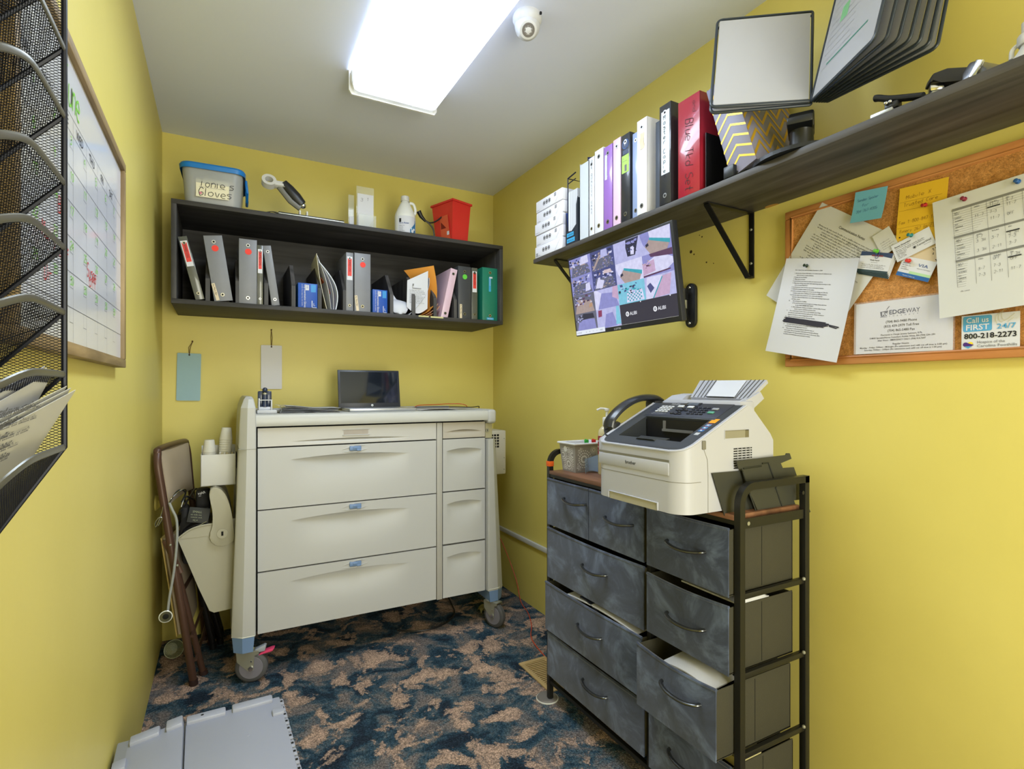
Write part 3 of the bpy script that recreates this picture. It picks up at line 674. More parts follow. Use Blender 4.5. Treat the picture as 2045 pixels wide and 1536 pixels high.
# ------------------------------------------------------------------ on top of the cabinet
ZT = CZ1
def tub():
    c = Vector((0.222, 2.80, ZT)); T = thing('storage_tub', 'clear plastic tub with blue lid labelled with glove writing, on the cabinet', 'storage tub', c, rz=-0.04)
    cl = M('frosted_clear_plastic', (196, 200, 204), 0.28, var=0.03, alpha=0.62, trans=0.25)
    def rr(w, d, r, n=6):
        P = []
        for cx, cy, a0 in ((w/2-r, d/2-r, 0), (-w/2+r, d/2-r, 90), (-w/2+r, -d/2+r, 180), (w/2-r, -d/2+r, 270)):
            for k in range(n+1): a = math.radians(a0+90*k/n); P.append((cx+r*math.cos(a), cy+r*math.sin(a)))
        return P
    def loft(mb, secs, m, cap0=True, cap1=True):
        k = len(secs[0][0]); vs = [(p[0], p[1], z) for P, z in secs for p in P]
        fs = [(i*k+j, i*k+(j+1) % k, (i+1)*k+(j+1) % k, (i+1)*k+j) for i in range(len(secs)-1) for j in range(k)]
        if cap0: fs.append(tuple(range(k-1, -1, -1)))
        if cap1: fs.append(tuple((len(secs)-1)*k+j for j in range(k)))
        mb.add(vs, fs, m)
    mb = MB(); W, D = 0.235, 0.30
    loft(mb, [(rr(W-0.03, D-0.03, 0.03), 0.0), (rr(W-0.022, D-0.022, 0.035), 0.006), (rr(W, D, 0.04), 0.158)], cl, True, False)
    loft(mb, [(rr(W-0.004, D-0.004, 0.038), 0.157), (rr(W-0.026, D-0.026, 0.031), 0.009)], cl, False, True); part('body', mb, T)
    bl = M('blue_lid_plastic', (18, 116, 196), 0.35, var=0.03)
    mb = MB(); loft(mb, [(rr(W+0.016, D+0.016, 0.045), 0.146), (rr(W+0.020, D+0.020, 0.046), 0.163), (rr(W+0.010, D+0.010, 0.042), 0.171), (rr(W-0.02, D-0.02, 0.035), 0.172)], bl, False, True)
    loft(mb, [(rr(W+0.012, D+0.012, 0.043), 0.146), (rr(W+0.008, D+0.008, 0.042), 0.158)], bl, False, False)
    part('lid', mb, T)
    mb = MB(); mb.tube([(W/2+0.01, -0.06, 0.155), (W/2+0.016, -0.06, 0.10), (W/2+0.014, -0.02, 0.072), (W/2+0.014, 0.04, 0.072), (W/2+0.016, 0.07, 0.10), (W/2+0.01, 0.07, 0.155)], 0.006, bl, n=8); part('side_clip', mb, T)
    lb = M('cream_label_card', (226, 220, 194), 0.6, var=0.02); X = frame((0, -D/2-0.001+0.002, 0), (1, 0, 0), (0, 0.068, 1))
    mb = MB(); mb.rect(-0.063, 0.028, 0.062, 0.112, lb, X, 0.002); mb.hand("Tonie's", 0.034, INK, X, -0.05, 0.074, 0.003, sx=0.75, seed=3, wid=0.07); mb.hand('Gloves', 0.034, INK, X, -0.053, 0.034, 0.003, sx=0.8, seed=5, wid=0.07)
    mb.lines(-0.05, 0.05, 0.07, 0.003, INKG, X, seed=8, z=0.0026); mb.disc((-0.046, 0.044), 0.006, M('pink_stamp', (206, 130, 150), 0.6), X, z=0.0024); part('label', mb, T, label='cream card with handwriting')
    # something pale packed inside
    mb = MB(); gm = M('beige_nitrile', (206, 170, 150), 0.7, var=0.1, vs=60)
    for i in range(7): mb.ball((-0.07+0.022*i, -0.06+0.03*math.sin(i*2), 0.10+0.02*math.cos(i*3)), 0.03, gm, 8, (1, 1, 0.7))
    mb.box((-0.085, -0.10, 0.012), (0.085, 0.11, 0.09), gm, 0.02); part('packed_gloves', mb, T)
tub()
def clamp_arm():
    lg = M('light_grey_casting', (206, 206, 206), 0.4, var=0.02); y = 2.80
    base = ony(606, 432, 2.70)
    T = thing('clamp_arm', 'black folding mount arm with a white ring clamp and thin black base panel', 'mount arm', (base.x, 2.70, ZT+0.001))
    a = ony(546, 420, 2.66); b = ony(686, 446, 2.66)
    mb = MB(); x0, x1 = a.x+0.02, b.x
    mb.box((x0, 2.645, ZT+0.001), (x1, 2.84, ZT+0.012), BLK, 0.002); mb.box((x0, 2.643, ZT+0.003), (x1, 2.646, ZT+0.006), STEEL)
    part('base_panel', mb, T, True)
    c0 = ony(606, 430, 2.70); 
    mb = MB(); mb.box((c0.x-0.022, 2.68, ZT+0.012), (c0.x+0.022, 2.73, ZT+0.018), lg, 0.002)
    for s in (-1, 1): mb.box((c0.x+s*0.016-0.004, 2.69, ZT+0.016), (c0.x+s*0.016+0.004, 2.72, ZT+0.046), lg, 0.003)
    part('bracket', mb, T, True)
    mb = MB(); p = ony(605, 411, 2.70); mb.ball(p, 0.014, CHROME); part('ball_joint', mb, T, True)
    q = ony(565, 366, 2.70); mb = MB(); mb.tube([p+Vector((-0.004, 0, 0.004)), p.lerp(q, 0.35), p.lerp(q, 0.7), q], 0.02, BLK, rs=[0.020, 0.025, 0.024, 0.019], n=16, flat=(0.9, 1.1)); part('upper_arm', mb, T, True)
    off = Vector((-0.018, 0.0, -0.022)); mb = MB(); mb.tube([p+off*0.6, p.lerp(q, 0.4)+off, q+off*0.8], 0.015, M('dark_grey_casting', (112, 112, 108), 0.4, var=0.04), n=12, flat=(0.9, 1.1)); part('lower_arm', mb, T, True)
    r = ony(537, 363, 2.70); mb = MB(); X = frame(r, (1, 0, 0), (0, 0.45, 1))
    P = []; R1, R0, n = 0.031, 0.0175, 28
    for k in range(n): 
        a0 = 2*math.pi*k/n; a1 = 2*math.pi*(k+1)/n
        mb.add([(R0*math.cos(a0), R0*math.sin(a0), -0.016), (R1*math.cos(a0), R1*math.sin(a0), -0.016), (R1*math.cos(a1), R1*math.sin(a1), -0.016), (R0*math.cos(a1), R0*math.sin(a1), -0.016),
                (R0*math.cos(a0), R0*math.sin(a0), 0.016), (R1*math.cos(a0), R1*math.sin(a0), 0.016), (R1*math.cos(a1), R1*math.sin(a1), 0.016), (R0*math.cos(a1), R0*math.sin(a1), 0.016)],
               [(3, 2, 1, 0), (4, 5, 6, 7), (1, 2, 6, 5), (3, 0, 4, 7)], lg, X)
    mb.box((0.022, -0.022, -0.014), (0.062, 0.004, 0.014), lg, 0.003, X); mb.box((0.056, -0.024, -0.010), (0.074, 0.006, 0.010), STEEL, 0.003, X)
    part('ring_clamp', mb, T, True, label='white ring clamp')
    mb = MB(); mb.tube(smooth_path([(x0+0.0, 2.66, ZT+0.006), (x0-0.03, 2.67, ZT+0.012), (x0-0.05, 2.69, ZT+0.004), (x0-0.07, 2.70, ZT+0.006), (x0-0.02, 2.69, ZT+0.02), (x0+0.04, 2.70, ZT+0.014)], 5), 0.0015, BLK, n=6); part('loose_wire', mb, T, True)
clamp_arm()
def brochure_holder():
    ac = M('clear_acrylic', (226, 232, 226), 0.06, var=0.0, alpha=0.22, coat=0.8)
    T = thing('brochure_holder', 'clear acrylic leaflet stand holding a white sheet on the cabinet', 'leaflet holder', (0.885, 2.76, ZT))
    x0 = ony(714, 450, 2.72).x; x1 = ony(749, 455, 2.72).x
    mb = MB(); mb.box((x0, 2.742, ZT+0.0005), (x1, 2.745, ZT+0.228), ac); mb.box((x0, 2.70, ZT+0.0005), (x0+0.002, 2.742, ZT+0.07), ac); mb.box((x1-0.002, 2.70, ZT+0.0005), (x1, 2.742, ZT+0.07), ac)
    mb.box((x0, 2.698, ZT+0.0005), (x1, 2.70, ZT+0.075), ac); mb.box((x0-0.032, 2.78, ZT+0.0005), (x0-0.004, 2.783, ZT+0.19), ac); mb.box((x0-0.034, 2.77, ZT+0.0005), (x1, 2.83, ZT+0.003), ac)
    part('stand', mb, T, True)
    mb = MB(); mb.box((x0+0.004, 2.738, ZT+0.003), (x1-0.004, 2.7405, ZT+0.19), WHITE); X = FB((0, 2.7375, ZT)); mb.hand('3', 0.016, INKG, X, x0+0.02, 0.152); mb.hand('1', 0.016, INKG, X, x0+0.05, 0.158)
    mb.rect(x0+0.01, 0.02, x0+0.035, 0.08, M('pale_grey_card', (216, 216, 222), 0.6), X, 0.0004); mb.add([(x0+0.045, 0.004, 0.001), (x1-0.006, 0.004, 0.001), (x1-0.006, 0.065, 0.001)], [(0, 1, 2)], PAPER2, X)
    part('leaflet', mb, T, True); mb = MB(); mb.box((x0-0.028, 2.776, ZT+0.004), (x0-0.006, 2.779, ZT+0.08), WHITE); part('leaflet', mb, T, True)
brochure_holder()
def jug():
    c = ony(809, 465, 2.78); T = thing('plastic_jug', 'white gallon jug with side handle and blue-white label on the cabinet', 'jug', (c.x, 2.78, ZT))
    jm = M('translucent_white_jug', (226, 228, 228), 0.35, var=0.02); X = Matrix.Identity(4)
    mb = MB(); prof = [(0.045, 0), (0.053, 0.004), (0.055, 0.014), (0.055, 0.118), (0.053, 0.128), (0.048, 0.142), (0.038, 0.165), (0.028, 0.185), (0.021, 0.196), (0.018, 0.200), (0.018, 0.208)]
    mb.lathe(prof, jm, n=36); part('bottle', mb, T)
    mb = MB(); mb.lathe([(0.021, 0.204), (0.022, 0.207), (0.022, 0.226), (0.020, 0.229), (0.0, 0.229)], WPL, n=28); mb.lathe([(0.019, 0.202), (0.023, 0.203), (0.023, 0.206)], WPL, n=28); part('cap', mb, T)
    mb = MB(); mb.tube(smooth_path([(0.020, -0.012, 0.194), (0.040, -0.014, 0.190), (0.050, -0.014, 0.170), (0.052, -0.014, 0.150), (0.046, -0.010, 0.132)], 6), 0.0075, jm, n=12); part('handle', mb, T)
    bl = M('jug_label_blue', (46, 120, 176), 0.5, var=0.02)
    def wrap(mb, a0, a1, z0, z1, m, r=0.0556, shear=0.0):
        n = 10; vs = []
        for i in range(n+1):
            a = math.radians(a0+(a1-a0)*i/n); f = i/n
            vs += [(r*math.cos(a), r*math.sin(a), z0), (r*math.cos(a), r*math.sin(a), z1 - shear*(1-f))]
        mb.add(vs, [(2*i, 2*i+2, 2*i+3, 2*i+1) for i in range(n)], m)
    mb = MB(); wrap(mb, -148, -30, 0.012, 0.112, WHITE); wrap(mb, -80, -38, 0.020, 0.088, bl, 0.0560, 0.045); wrap(mb, -46, -42, 0.05, 0.095, bl, 0.0560); wrap(mb, -140, -128, 0.078, 0.098, INK, 0.0560)
    Xl = frame((0, -0.0562, 0), (1, 0, -0.0), (0, 0, 1)); mb.text('Body', 0.011, INKB, frame((-0.042, -0.0385, 0.070), (0.8, -0.6, 0), (0, 0, 1)), 0, 0); mb.text('Buster', 0.011, INKB, frame((-0.022, -0.0523, 0.070), (1, -0.25, 0), (0, 0, 1)), 0, 0, bold=0.02, width=0.026)
    for r in range(4): mb.lines(0, 0.03, 0, 0.004, INKG, frame((-0.042, -0.0387, 0.058-0.009*r), (0.8, -0.6, 0), (0, 0, 1)), seed=r)
    Xw = frame((0.022, -0.0530, 0.0), (1, 0.30, 0), (0, 0, 1)); mb.disc((0.0, 0.034), 0.008, WHITE, Xw, z=0.0012); mb.disc((0.009, 0.044), 0.0055, WHITE, Xw, z=0.001); mb.disc((-0.006, 0.046), 0.0045, M('pale_blue', (180, 210, 230), 0.5), Xw, z=0.0014)
    part('label', mb, T, label='white label with blue corner')
jug()
def cord_and_sharps():
    y = 2.80; P = [ony(u, v, y) for u, v in ((868, 474), (866, 462), (860, 450), (850, 441), (841, 432))]; P[0].z = ZT+0.002
    T = thing('power_cord', 'black power cord with moulded plug arching behind the red bin', 'cord', (P[0].x, y, ZT))
    mb = MB(); mb.tube(smooth_path(P, 6), 0.004, BLK, n=8); Q = [P[3]]+[ony(u, v, y) for u, v in ((858, 445), (866, 444), (874, 440), (884, 432))]; mb.tube(smooth_path(Q, 6), 0.004, BLK, n=8); part('cable', mb, T, True)
    mb = MB(); mb.tube([P[3]+Vector((0, 0, -0.004)), P[4], ony(836, 422, y)], 0.012, BLK, rs=[0.006, 0.011, 0.013], n=12); part('plug', mb, T, True)
    # sharps container, a tapering red bin turned with one corner forward
    rm = M('red_sharps_plastic', (206, 44, 44), 0.35, var=0.04, coat=0.2); rl = M('red_label_film', (214, 92, 62), 0.4, var=0.03)
    bl = ony(882, 476, 2.80); br = ony(933, 480, 2.74)
    T = thing('sharps_container', 'red tapered sharps disposal bin on the cabinet', 'sharps bin', (1.40, 2.80, ZT), rz=0.0)
    def q(u, v, yy): p = ony(u, v, yy); return (p.x, p.y, p.z)
    # corners: front edge (u~904), right front corner (u~933), left back corner (u~882)
    f0 = Vector(q(903, 479, 2.72)); r0 = Vector(q(933, 482, 2.745)); l0 = Vector(q(881, 477, 2.80)); b0 = r0+l0-f0
    f1 = Vector(q(904, 389, 2.71)); r1 = Vector(q(940, 394, 2.74)); l1 = Vector(q(877, 416, 2.80)); 
    for p in (f0, r0, l0, b0): p.z = ZT+0.001
    l1.z = f1.z-0.02; l1 = Vector((f1.x-0.060, f1.y+0.16, f1.z)); b1 = r1+l1-f1
    for p in (f1, r1, l1, b1): p.z = ZT+0.232
    l0 = Vector((f0.x-0.040, f0.y+0.13, ZT+0.001)); b0 = r0+l0-f0; b0.z = ZT+0.001
    f1.z = ZT+0.234; r1.z = ZT+0.230
    mb = MB(); mb.hexa([f0, r0, b0, l0, f1, r1, b1, l1], rm); part('bin_body', mb, T, True)
    mb = MB(); c = (f1+r1+b1+l1)/4; E = [c+(p-c)*1.08 for p in (f1, r1, b1, l1)]
    mb.hexa([e+Vector((0, 0, -0.006)) for e in E]+[e+Vector((0, 0, 0.005)) for e in E], rm); part('rim', mb, T, True)
    mb = MB(); d = (l0-f0); u = Vector((0, 0, 1)); X = frame(f0.lerp(f1, 0.0), d, (f1+l1-f0-l0)); 
    mb.add([(0.012, 0.02, -0.0015), (0.09, 0.02, -0.0015), (0.10, 0.16, -0.0015), (0.03, 0.16, -0.0015)], [(3, 2, 1, 0)], rl, X)
    mb.add([(0.02, 0.05, -0.002), (0.04, 0.05, -0.002), (0.04, 0.07, -0.002), (0.02, 0.07, -0.002)], [(3, 2, 1, 0)], WHITE, X); mb.add([(0.045, 0.09, -0.002), (0.09, 0.09, -0.002), (0.09, 0.13, -0.002)], [(2, 1, 0)], M('dark_red_mark', (120, 20, 24), 0.5), X)
    part('label', mb, T, True, label='orange-red warning label')
cord_and_sharps()
# ------------------------------------------------------------------ medical cart
CF = 2.46
def cart():
    T = thing('medical_cart', 'beige wheeled medication cart with blue latches against the back wall', 'cart', (0.91, 2.72, 0))
    x0, xs, xs2, x1 = 0.378, 1.163, 1.197, 1.429; yb = 2.98
    mb = MB(); mb.box((x0-0.006, CF+0.042, 0.20), (x1+0.006, yb, 1.05), DKGAP); mb.box((x0-0.006, CF+0.025, 0.20), (x0+0.01, CF+0.042, 1.05), DKGAP); mb.box((x1-0.004, CF+0.025, 0.20), (x1+0.006, CF+0.042, 1.05), DKGAP); mb.box((x0-0.004, CF+0.0, 0.19), (x0-0.001, CF+0.05, 1.05), DKGAP)
    part('carcass', mb, T, True, label='dark inner carcass')
    mb = MB(); mb.box((x0-0.01, CF+0.03, 0.188), (x1+0.01, yb+0.01, 0.215), DKGAP, 0.003); mb.box((x0+0.05, CF+0.05, 0.172), (x1-0.05, yb, 0.19), DKGAP); part('underframe', mb, T, True)
    # divider pilaster between drawer columns
    mb = MB(); mb.box((xs+0.003, CF-0.004, 0.186), (xs2-0.003, CF+0.03, 1.045), M('pilaster_grey', (172, 170, 166), 0.5, var=0.02), 0.003); part('pilaster', mb, T, True)
    # drawers with a curved finger scoop below an arched edge
    def drawer(xa, xb, za, zb, sc, m=CARTP, D=0.022, latch=None, plate=False, parent=T):
        cx, half, zc, rise, sh = sc
        mb = MB(); nu = 48; xsn = [xa+(xb-xa)*i/nu for i in range(nu+1)]
        def arc(x): t = (x-cx)/half; return zc+rise*(1-t*t) if abs(t) < 1 else zc
        def dep(x, below):
            t = (x-cx)/half
            return D*(1-t*t)**1.1*max(0.0, 1-below/sh)**2.2 if abs(t) < 1 else 0.0
        rows = []
        fr = [0, 0.25, 0.45, 0.58, 0.66, 0.73, 0.79, 0.85, 0.90, 0.95, 1.0]
        for f in fr: rows.append([(x, CF+dep(x, arc(x)-(za+(arc(x)-za)*f)), za+(arc(x)-za)*f) for x in xsn])
        rows.append([(x, CF, arc(x)+0.0004) for x in xsn]); rows.append([(x, CF, (arc(x)+zb)/2) for x in xsn]); rows.append([(x, CF, zb) for x in xsn])
        w = nu+1; vs = [p for r in rows for p in r]; fs = [(j*w+i, j*w+i+1, (j+1)*w+i+1, (j+1)*w+i) for j in range(len(rows)-1) for i in range(nu)]
        o = len(vs); vs += [(xa, CF+0.024, za), (xb, CF+0.024, za), (xb, CF+0.024, zb), (xa, CF+0.024, zb)]
        # rim faces
        top = (len(rows)-1)*w
        vs_l = [j*w for j in range(len(rows))]; vs_r = [j*w+nu for j in range(len(rows))]
        fs += [tuple([o]+vs_l[::-1][::-1][::-1]+[]) if False else tuple([o+3]+vs_l[::-1]+[o])]
        fs += [tuple([o+1]+vs_r+[o+2])]
        fs += [tuple([o]+list(range(0, w))+[o+1])]; fs += [tuple([o+2]+list(range(top+nu, top-1, -1))+[o+3])]
        mb.add(vs, fs, m); d = part('drawer_front', mb, parent, True, ang=28)
        if latch:
            lx, lz = latch; mb = MB(); mb.box((lx-0.026, CF-0.010, lz-0.010), (lx+0.026, CF+0.003, lz+0.010), CARTB, 0.003)
            mb.box((lx-0.012, CF-0.014, lz-0.002), (lx+0.006, CF-0.008, lz+0.006), CARTB, 0.002); mb.box((lx+0.006, CF-0.012, lz-0.012), (lx+0.024, CF-0.006, lz-0.004), CARTB, 0.002)
            part('latch', mb, d, True, label='blue latch')
            mb = MB(); mb.tube([(lx-0.06, CF+0.001, lz-0.006), (lx, CF-0.004, lz+0.014), (lx+0.05, CF+0.001, lz+0.010)], 0.004, m, rs=[0.001, 0.004, 0.001], n=8); mb.tube([(lx-0.06, CF+0.001, lz-0.014), (lx, CF-0.004, lz-0.016), (lx+0.06, CF+0.001, lz-0.004)], 0.004, m, rs=[0.001, 0.004, 0.001], n=8); part('latch_surround', mb, d, True)
        if plate:
            mb = MB(); mb.box((0.728, CF-0.002, 1.004), (0.836, CF+0.001, 1.025), M('name_plate_grey', (168, 160, 154), 0.5, var=0.02)); mb.box((0.722, CF-0.005, 1.000), (0.842, CF+0.001, 1.004), CARTP, 0.001); mb.box((0.722, CF-0.004, 1.025), (0.842, CF+0.001, 1.028), CARTP, 0.001)
            part('name_plate', mb, d, True, label='grey name plate')
        return d
    cxm, hf = 0.766, 0.255
    cm2 = M('cart_top_drawer_plastic', (192, 191, 190), 0.4, var=0.015, vs=5)
    drawer(x0+0.003, xs, 0.966, 1.044, (cxm, hf, 0.984, 0.006, 0.018), cm2, 0.018, plate=True)
    for za, zb in ((0.705, 0.960), (0.448, 0.700), (0.190, 0.442)):
        drawer(x0+0.003, xs, za, zb, (cxm, hf, zb-0.054, 0.014, 0.17), D=0.038, latch=(0.778, zb-0.018))
    cr, hr = 1.312, 0.093
    drawer(xs2+0.001, x1-0.004, 0.967, 1.044, (cr, hr, 0.998, 0.010, 0.03), M('cart_tan_plastic', (180, 174, 166), 0.45, var=0.02), 0.020)
    for za, zb in ((0.708, 0.962), (0.450, 0.702), (0.188, 0.442)): drawer(xs2+0.001, x1-0.004, za, zb, (cr, hr, zb-0.058, 0.012, 0.15), D=0.034)
    # worktop with a rounded front lip and raised rear ledge
    mb = MB(); X = frame((0, 0, 0), (0, 1, 0), (0, 0, 1))
    prof = [(CF-0.018, 1.052), (CF-0.022, 1.062), (CF-0.022, 1.085), (CF-0.016, 1.098), (CF-0.002, 1.104), (CF+0.012, 1.104), (CF+0.03, 1.099), (yb, 1.099), (yb, 1.052)]
    mb.prism(prof, x0-0.008, x1+0.004, M('cart_top_plastic', (192, 193, 192), 0.38, var=0.015, vs=5), X); mb.box((x0, yb-0.03, 1.099), (x1, yb, 1.112), CARTP, 0.005); part('worktop', mb, T, True)
    # right end cap with lock
    mb = MB(); mb.box((x1+0.002, CF-0.024, 1.034), (x1+0.052, yb, 1.106), CARTP, 0.016, seg=4); part('end_cap', mb, T, True)
    mb = MB(); mb.box((x1+0.004, CF+0.012, 0.958), (x1+0.044, yb, 1.036), M('lock_recess_beige', (176, 170, 140), 0.5, var=0.02), 0.004)
    X = FB((x1+0.014, CF+0.011, 0.998)); mb.disc((0, 0), 0.010, STEEL, X, h=0.003, n=20); mb.rect(-0.0015, -0.005, 0.0015, 0.005, DKGAP, X, 0.0035); part('lock', mb, T, True, label='recess with steel key lock')
    # flared corner posts
    def post(s, nm='post'):
        # cross-section polygons at heights, s=-1 left, +1 right
        mb = MB()
        if s < 0: secs = [(0.198, 0.284, 0.372), (0.962, 0.311, 0.374), (1.06, 0.314, 0.374), (1.13, 0.318, 0.372), (1.165, 0.330, 0.366), (1.176, 0.338, 0.360)]
        else: secs = [(0.190, 1.430, 1.527), (0.955, 1.431, 1.475)]
        rings = []
        for z, a, b in secs:
            yf = CF-0.03 if z < 1.15 else CF-0.01
            if z > 1.17: yf = CF+0.01
            ybk = yb-0.02; w = b-a; ch = w*0.45
            if s < 0: P = [(b, yf+0.004), (b-0.004, yf), (a+ch, yf), (a+0.006, yf+ch*0.55), (a, yf+ch*0.8), (a, ybk), (b, ybk)]
            else: P = [(a, ybk), (b, ybk), (b, yf+ch*0.8), (b-0.006, yf+ch*0.55), (b-ch, yf), (a+0.004, yf), (a, yf+0.004)]
            rings.append([(p[0], p[1], z) for p in P])
        k = len(rings[0]); vs = [p for r in rings for p in r]; fs = [(i*k+j, i*k+(j+1) % k, (i+1)*k+(j+1) % k, (i+1)*k+j) for i in range(len(rings)-1) for j in range(k)]
        fs.append(tuple(range(k-1, -1, -1))); fs.append(tuple((len(rings)-1)*k+j for j in range(k)))
        if s < 0: pass
        mb.add(vs, [tuple(reversed(f)) for f in fs], CARTP)
        p = part('post', mb, T, True, ang=25)
        a, b = (0.286, 0.368) if s < 0 else (1.434, 1.525); yf = CF-0.03
        mb = MB(); w = b-a; ch = w*0.45
        Pt = [(b, yf), (a+ch, yf), (a, yf+ch*0.8), (a, yf+0.16), (b, yf+0.16)] if s < 0 else [(a, yf+0.16), (b, yf+0.16), (b, yf+ch*0.8), (b-ch, yf), (a, yf)]
        Pb = [((q[0]-(a+b)/2)*0.86+(a+b)/2, yf+0.02+(q[1]-yf-0.02)*0.93) for q in Pt]
        vs = [(q[0], q[1], 0.134) for q in Pb]+[(q[0], q[1], 0.198) for q in Pt]
        n = 5; fs = [(i, (i+1) % n, n+(i+1) % n, n+i) for i in range(n)]+[tuple(range(n-1, -1, -1)), tuple(range(n, 2*n))]
        mb.add(vs, [tuple(reversed(f)) for f in fs], CARTB); part('bumper', mb, p, True, label='blue bumper cap')
        mb = MB(); e = [(q[0], q[1], 0.1985) for q in Pt]; mb.tube(e, 0.0022, M('bumper_seam', (214, 216, 210), 0.4), closed=True, n=6); part('seam', mb, p, True)
    post(-1); post(1)
    # seam line on left post side
    mb = MB(); mb.box((0.309, CF-0.031, 0.961), (0.374, CF+0.2, 0.9625), M('seam_grey', (150, 150, 140), 0.6)); part('post_seam', mb, T, True)
    # casters
    def caster(cx, cy, ang, brake):
        R = Matrix.Translation((cx, cy, 0)) @ Matrix.Rotation(ang, 4, 'Z')
        rub = M('grey_rubber_tyre', (84, 84, 88), 0.6, var=0.05); hub = M('lilac_grey_hub', (122, 120, 132), 0.45, var=0.04)
        r, w = 0.0625, 0.032
        C = Vector((0, 0, 0))
        root = MB(); A = R @ Matrix.Translation((0, 0.0, 0)); 
        # wheel axle along local Y
        Xw = R @ frame((0.022, 0, r), (1, 0, 0), (0, 0, 1))     # local z of this frame = -Y
        mb = MB(); fk = STEEL
        for s in (-1, 1):
            Xf = R @ frame((0.022, s*(w/2+0.004), r), (1, 0, 0), (0, 0, 1))
            mb.prism([(-0.055, 0.068), (-0.052, 0.03), (-0.012, -0.010), (0.010, -0.010), (0.014, 0.050), (0.030, 0.056), (0.03, 0.068)], -0.0012, 0.0012, fk, Xf)
            mb.disc((0, 0), 0.009, CHROME, Xf, h=-s*0.006 if s > 0 else 0.006, z=0.0012 if s < 0 else -0.0012); mb.disc((0.002, 0.028), 0.003, CHROME, Xf, h=0.003 if s < 0 else -0.003)
        mb.box((-0.034, -w/2-0.004, r+0.064), (0.052, w/2+0.004, r+0.069), fk, 0.001, R); mb.cyl(R @ Vector((0, 0, r+0.068)), R @ Vector((0, 0, 0.140)), 0.016, fk, n=20)
        mb.lathe([(0.028, 0), (0.030, 0.003), (0.024, 0.007)], M('yellow_grease_cap', (190, 184, 90), 0.5) if brake else fk, R @ Matrix.Translation((0, 0, r+0.068)))
        c = part('caster', mb, T, True, label='steel swivel caster fork')
        mb = MB(); mb.lathe([(0.020, -w/2), (r-0.010, -w/2), (r-0.003, -w/2+0.004), (r, -w/4), (r, w/4), (r-0.003, w/2-0.004), (r-0.010, w/2), (0.020, w/2)], rub, Xw, n=40)
        mb.lathe([(0.0, -w/2-0.001), (r-0.018, -w/2-0.001), (r-0.016, -w/2+0.001)], hub, Xw, n=36, cap0=False, cap1=False); mb.lathe([(r-0.016, w/2-0.001), (r-0.018, w/2+0.001), (0.0, w/2+0.001)], hub, Xw, n=36, cap0=False, cap1=False)
        part('wheel', mb, c, True, label='grey rubber wheel')
        if brake:
            mb = MB(); pk = M('pink_brake_pedal', (222, 70, 116), 0.4)
            mb.prism([(0.0, 0.0), (0.055, 0.012), (0.062, 0.022), (0.05, 0.022), (0.01, 0.010)], -0.016, 0.016, pk, R @ frame((0.048, 0, r+0.046), (1, 0, 0), (0, 0, 1)), 0.002)
            mb.prism([(-0.012, 0.004), (0.030, 0.010), (0.034, 0.030), (0.028, 0.034), (-0.006, 0.020)], -0.013, 0.013, M('grey_brake_pedal', (160, 166, 178), 0.4), R @ frame((0.044, -0.002, r+0.052), (1, 0, 0), (0, 0, 1)), 0.002)
            part('brake_pedal', mb, c, True, label='pink and grey brake pedal')
    caster(0.338, 2.470, -0.25, True); caster(1.462, 2.462, -1.15, False); caster(0.335, 2.93, 0.2, False); caster(1.48, 2.93, 0.4, False)
    # sticky tape scrap left out; rear panel
    mb = MB(); mb.box((x0-0.002, yb-0.01, 0.2), (x1+0.002, yb+0.004, 1.05), CARTP); part('back_panel', mb, T, True)
cart()
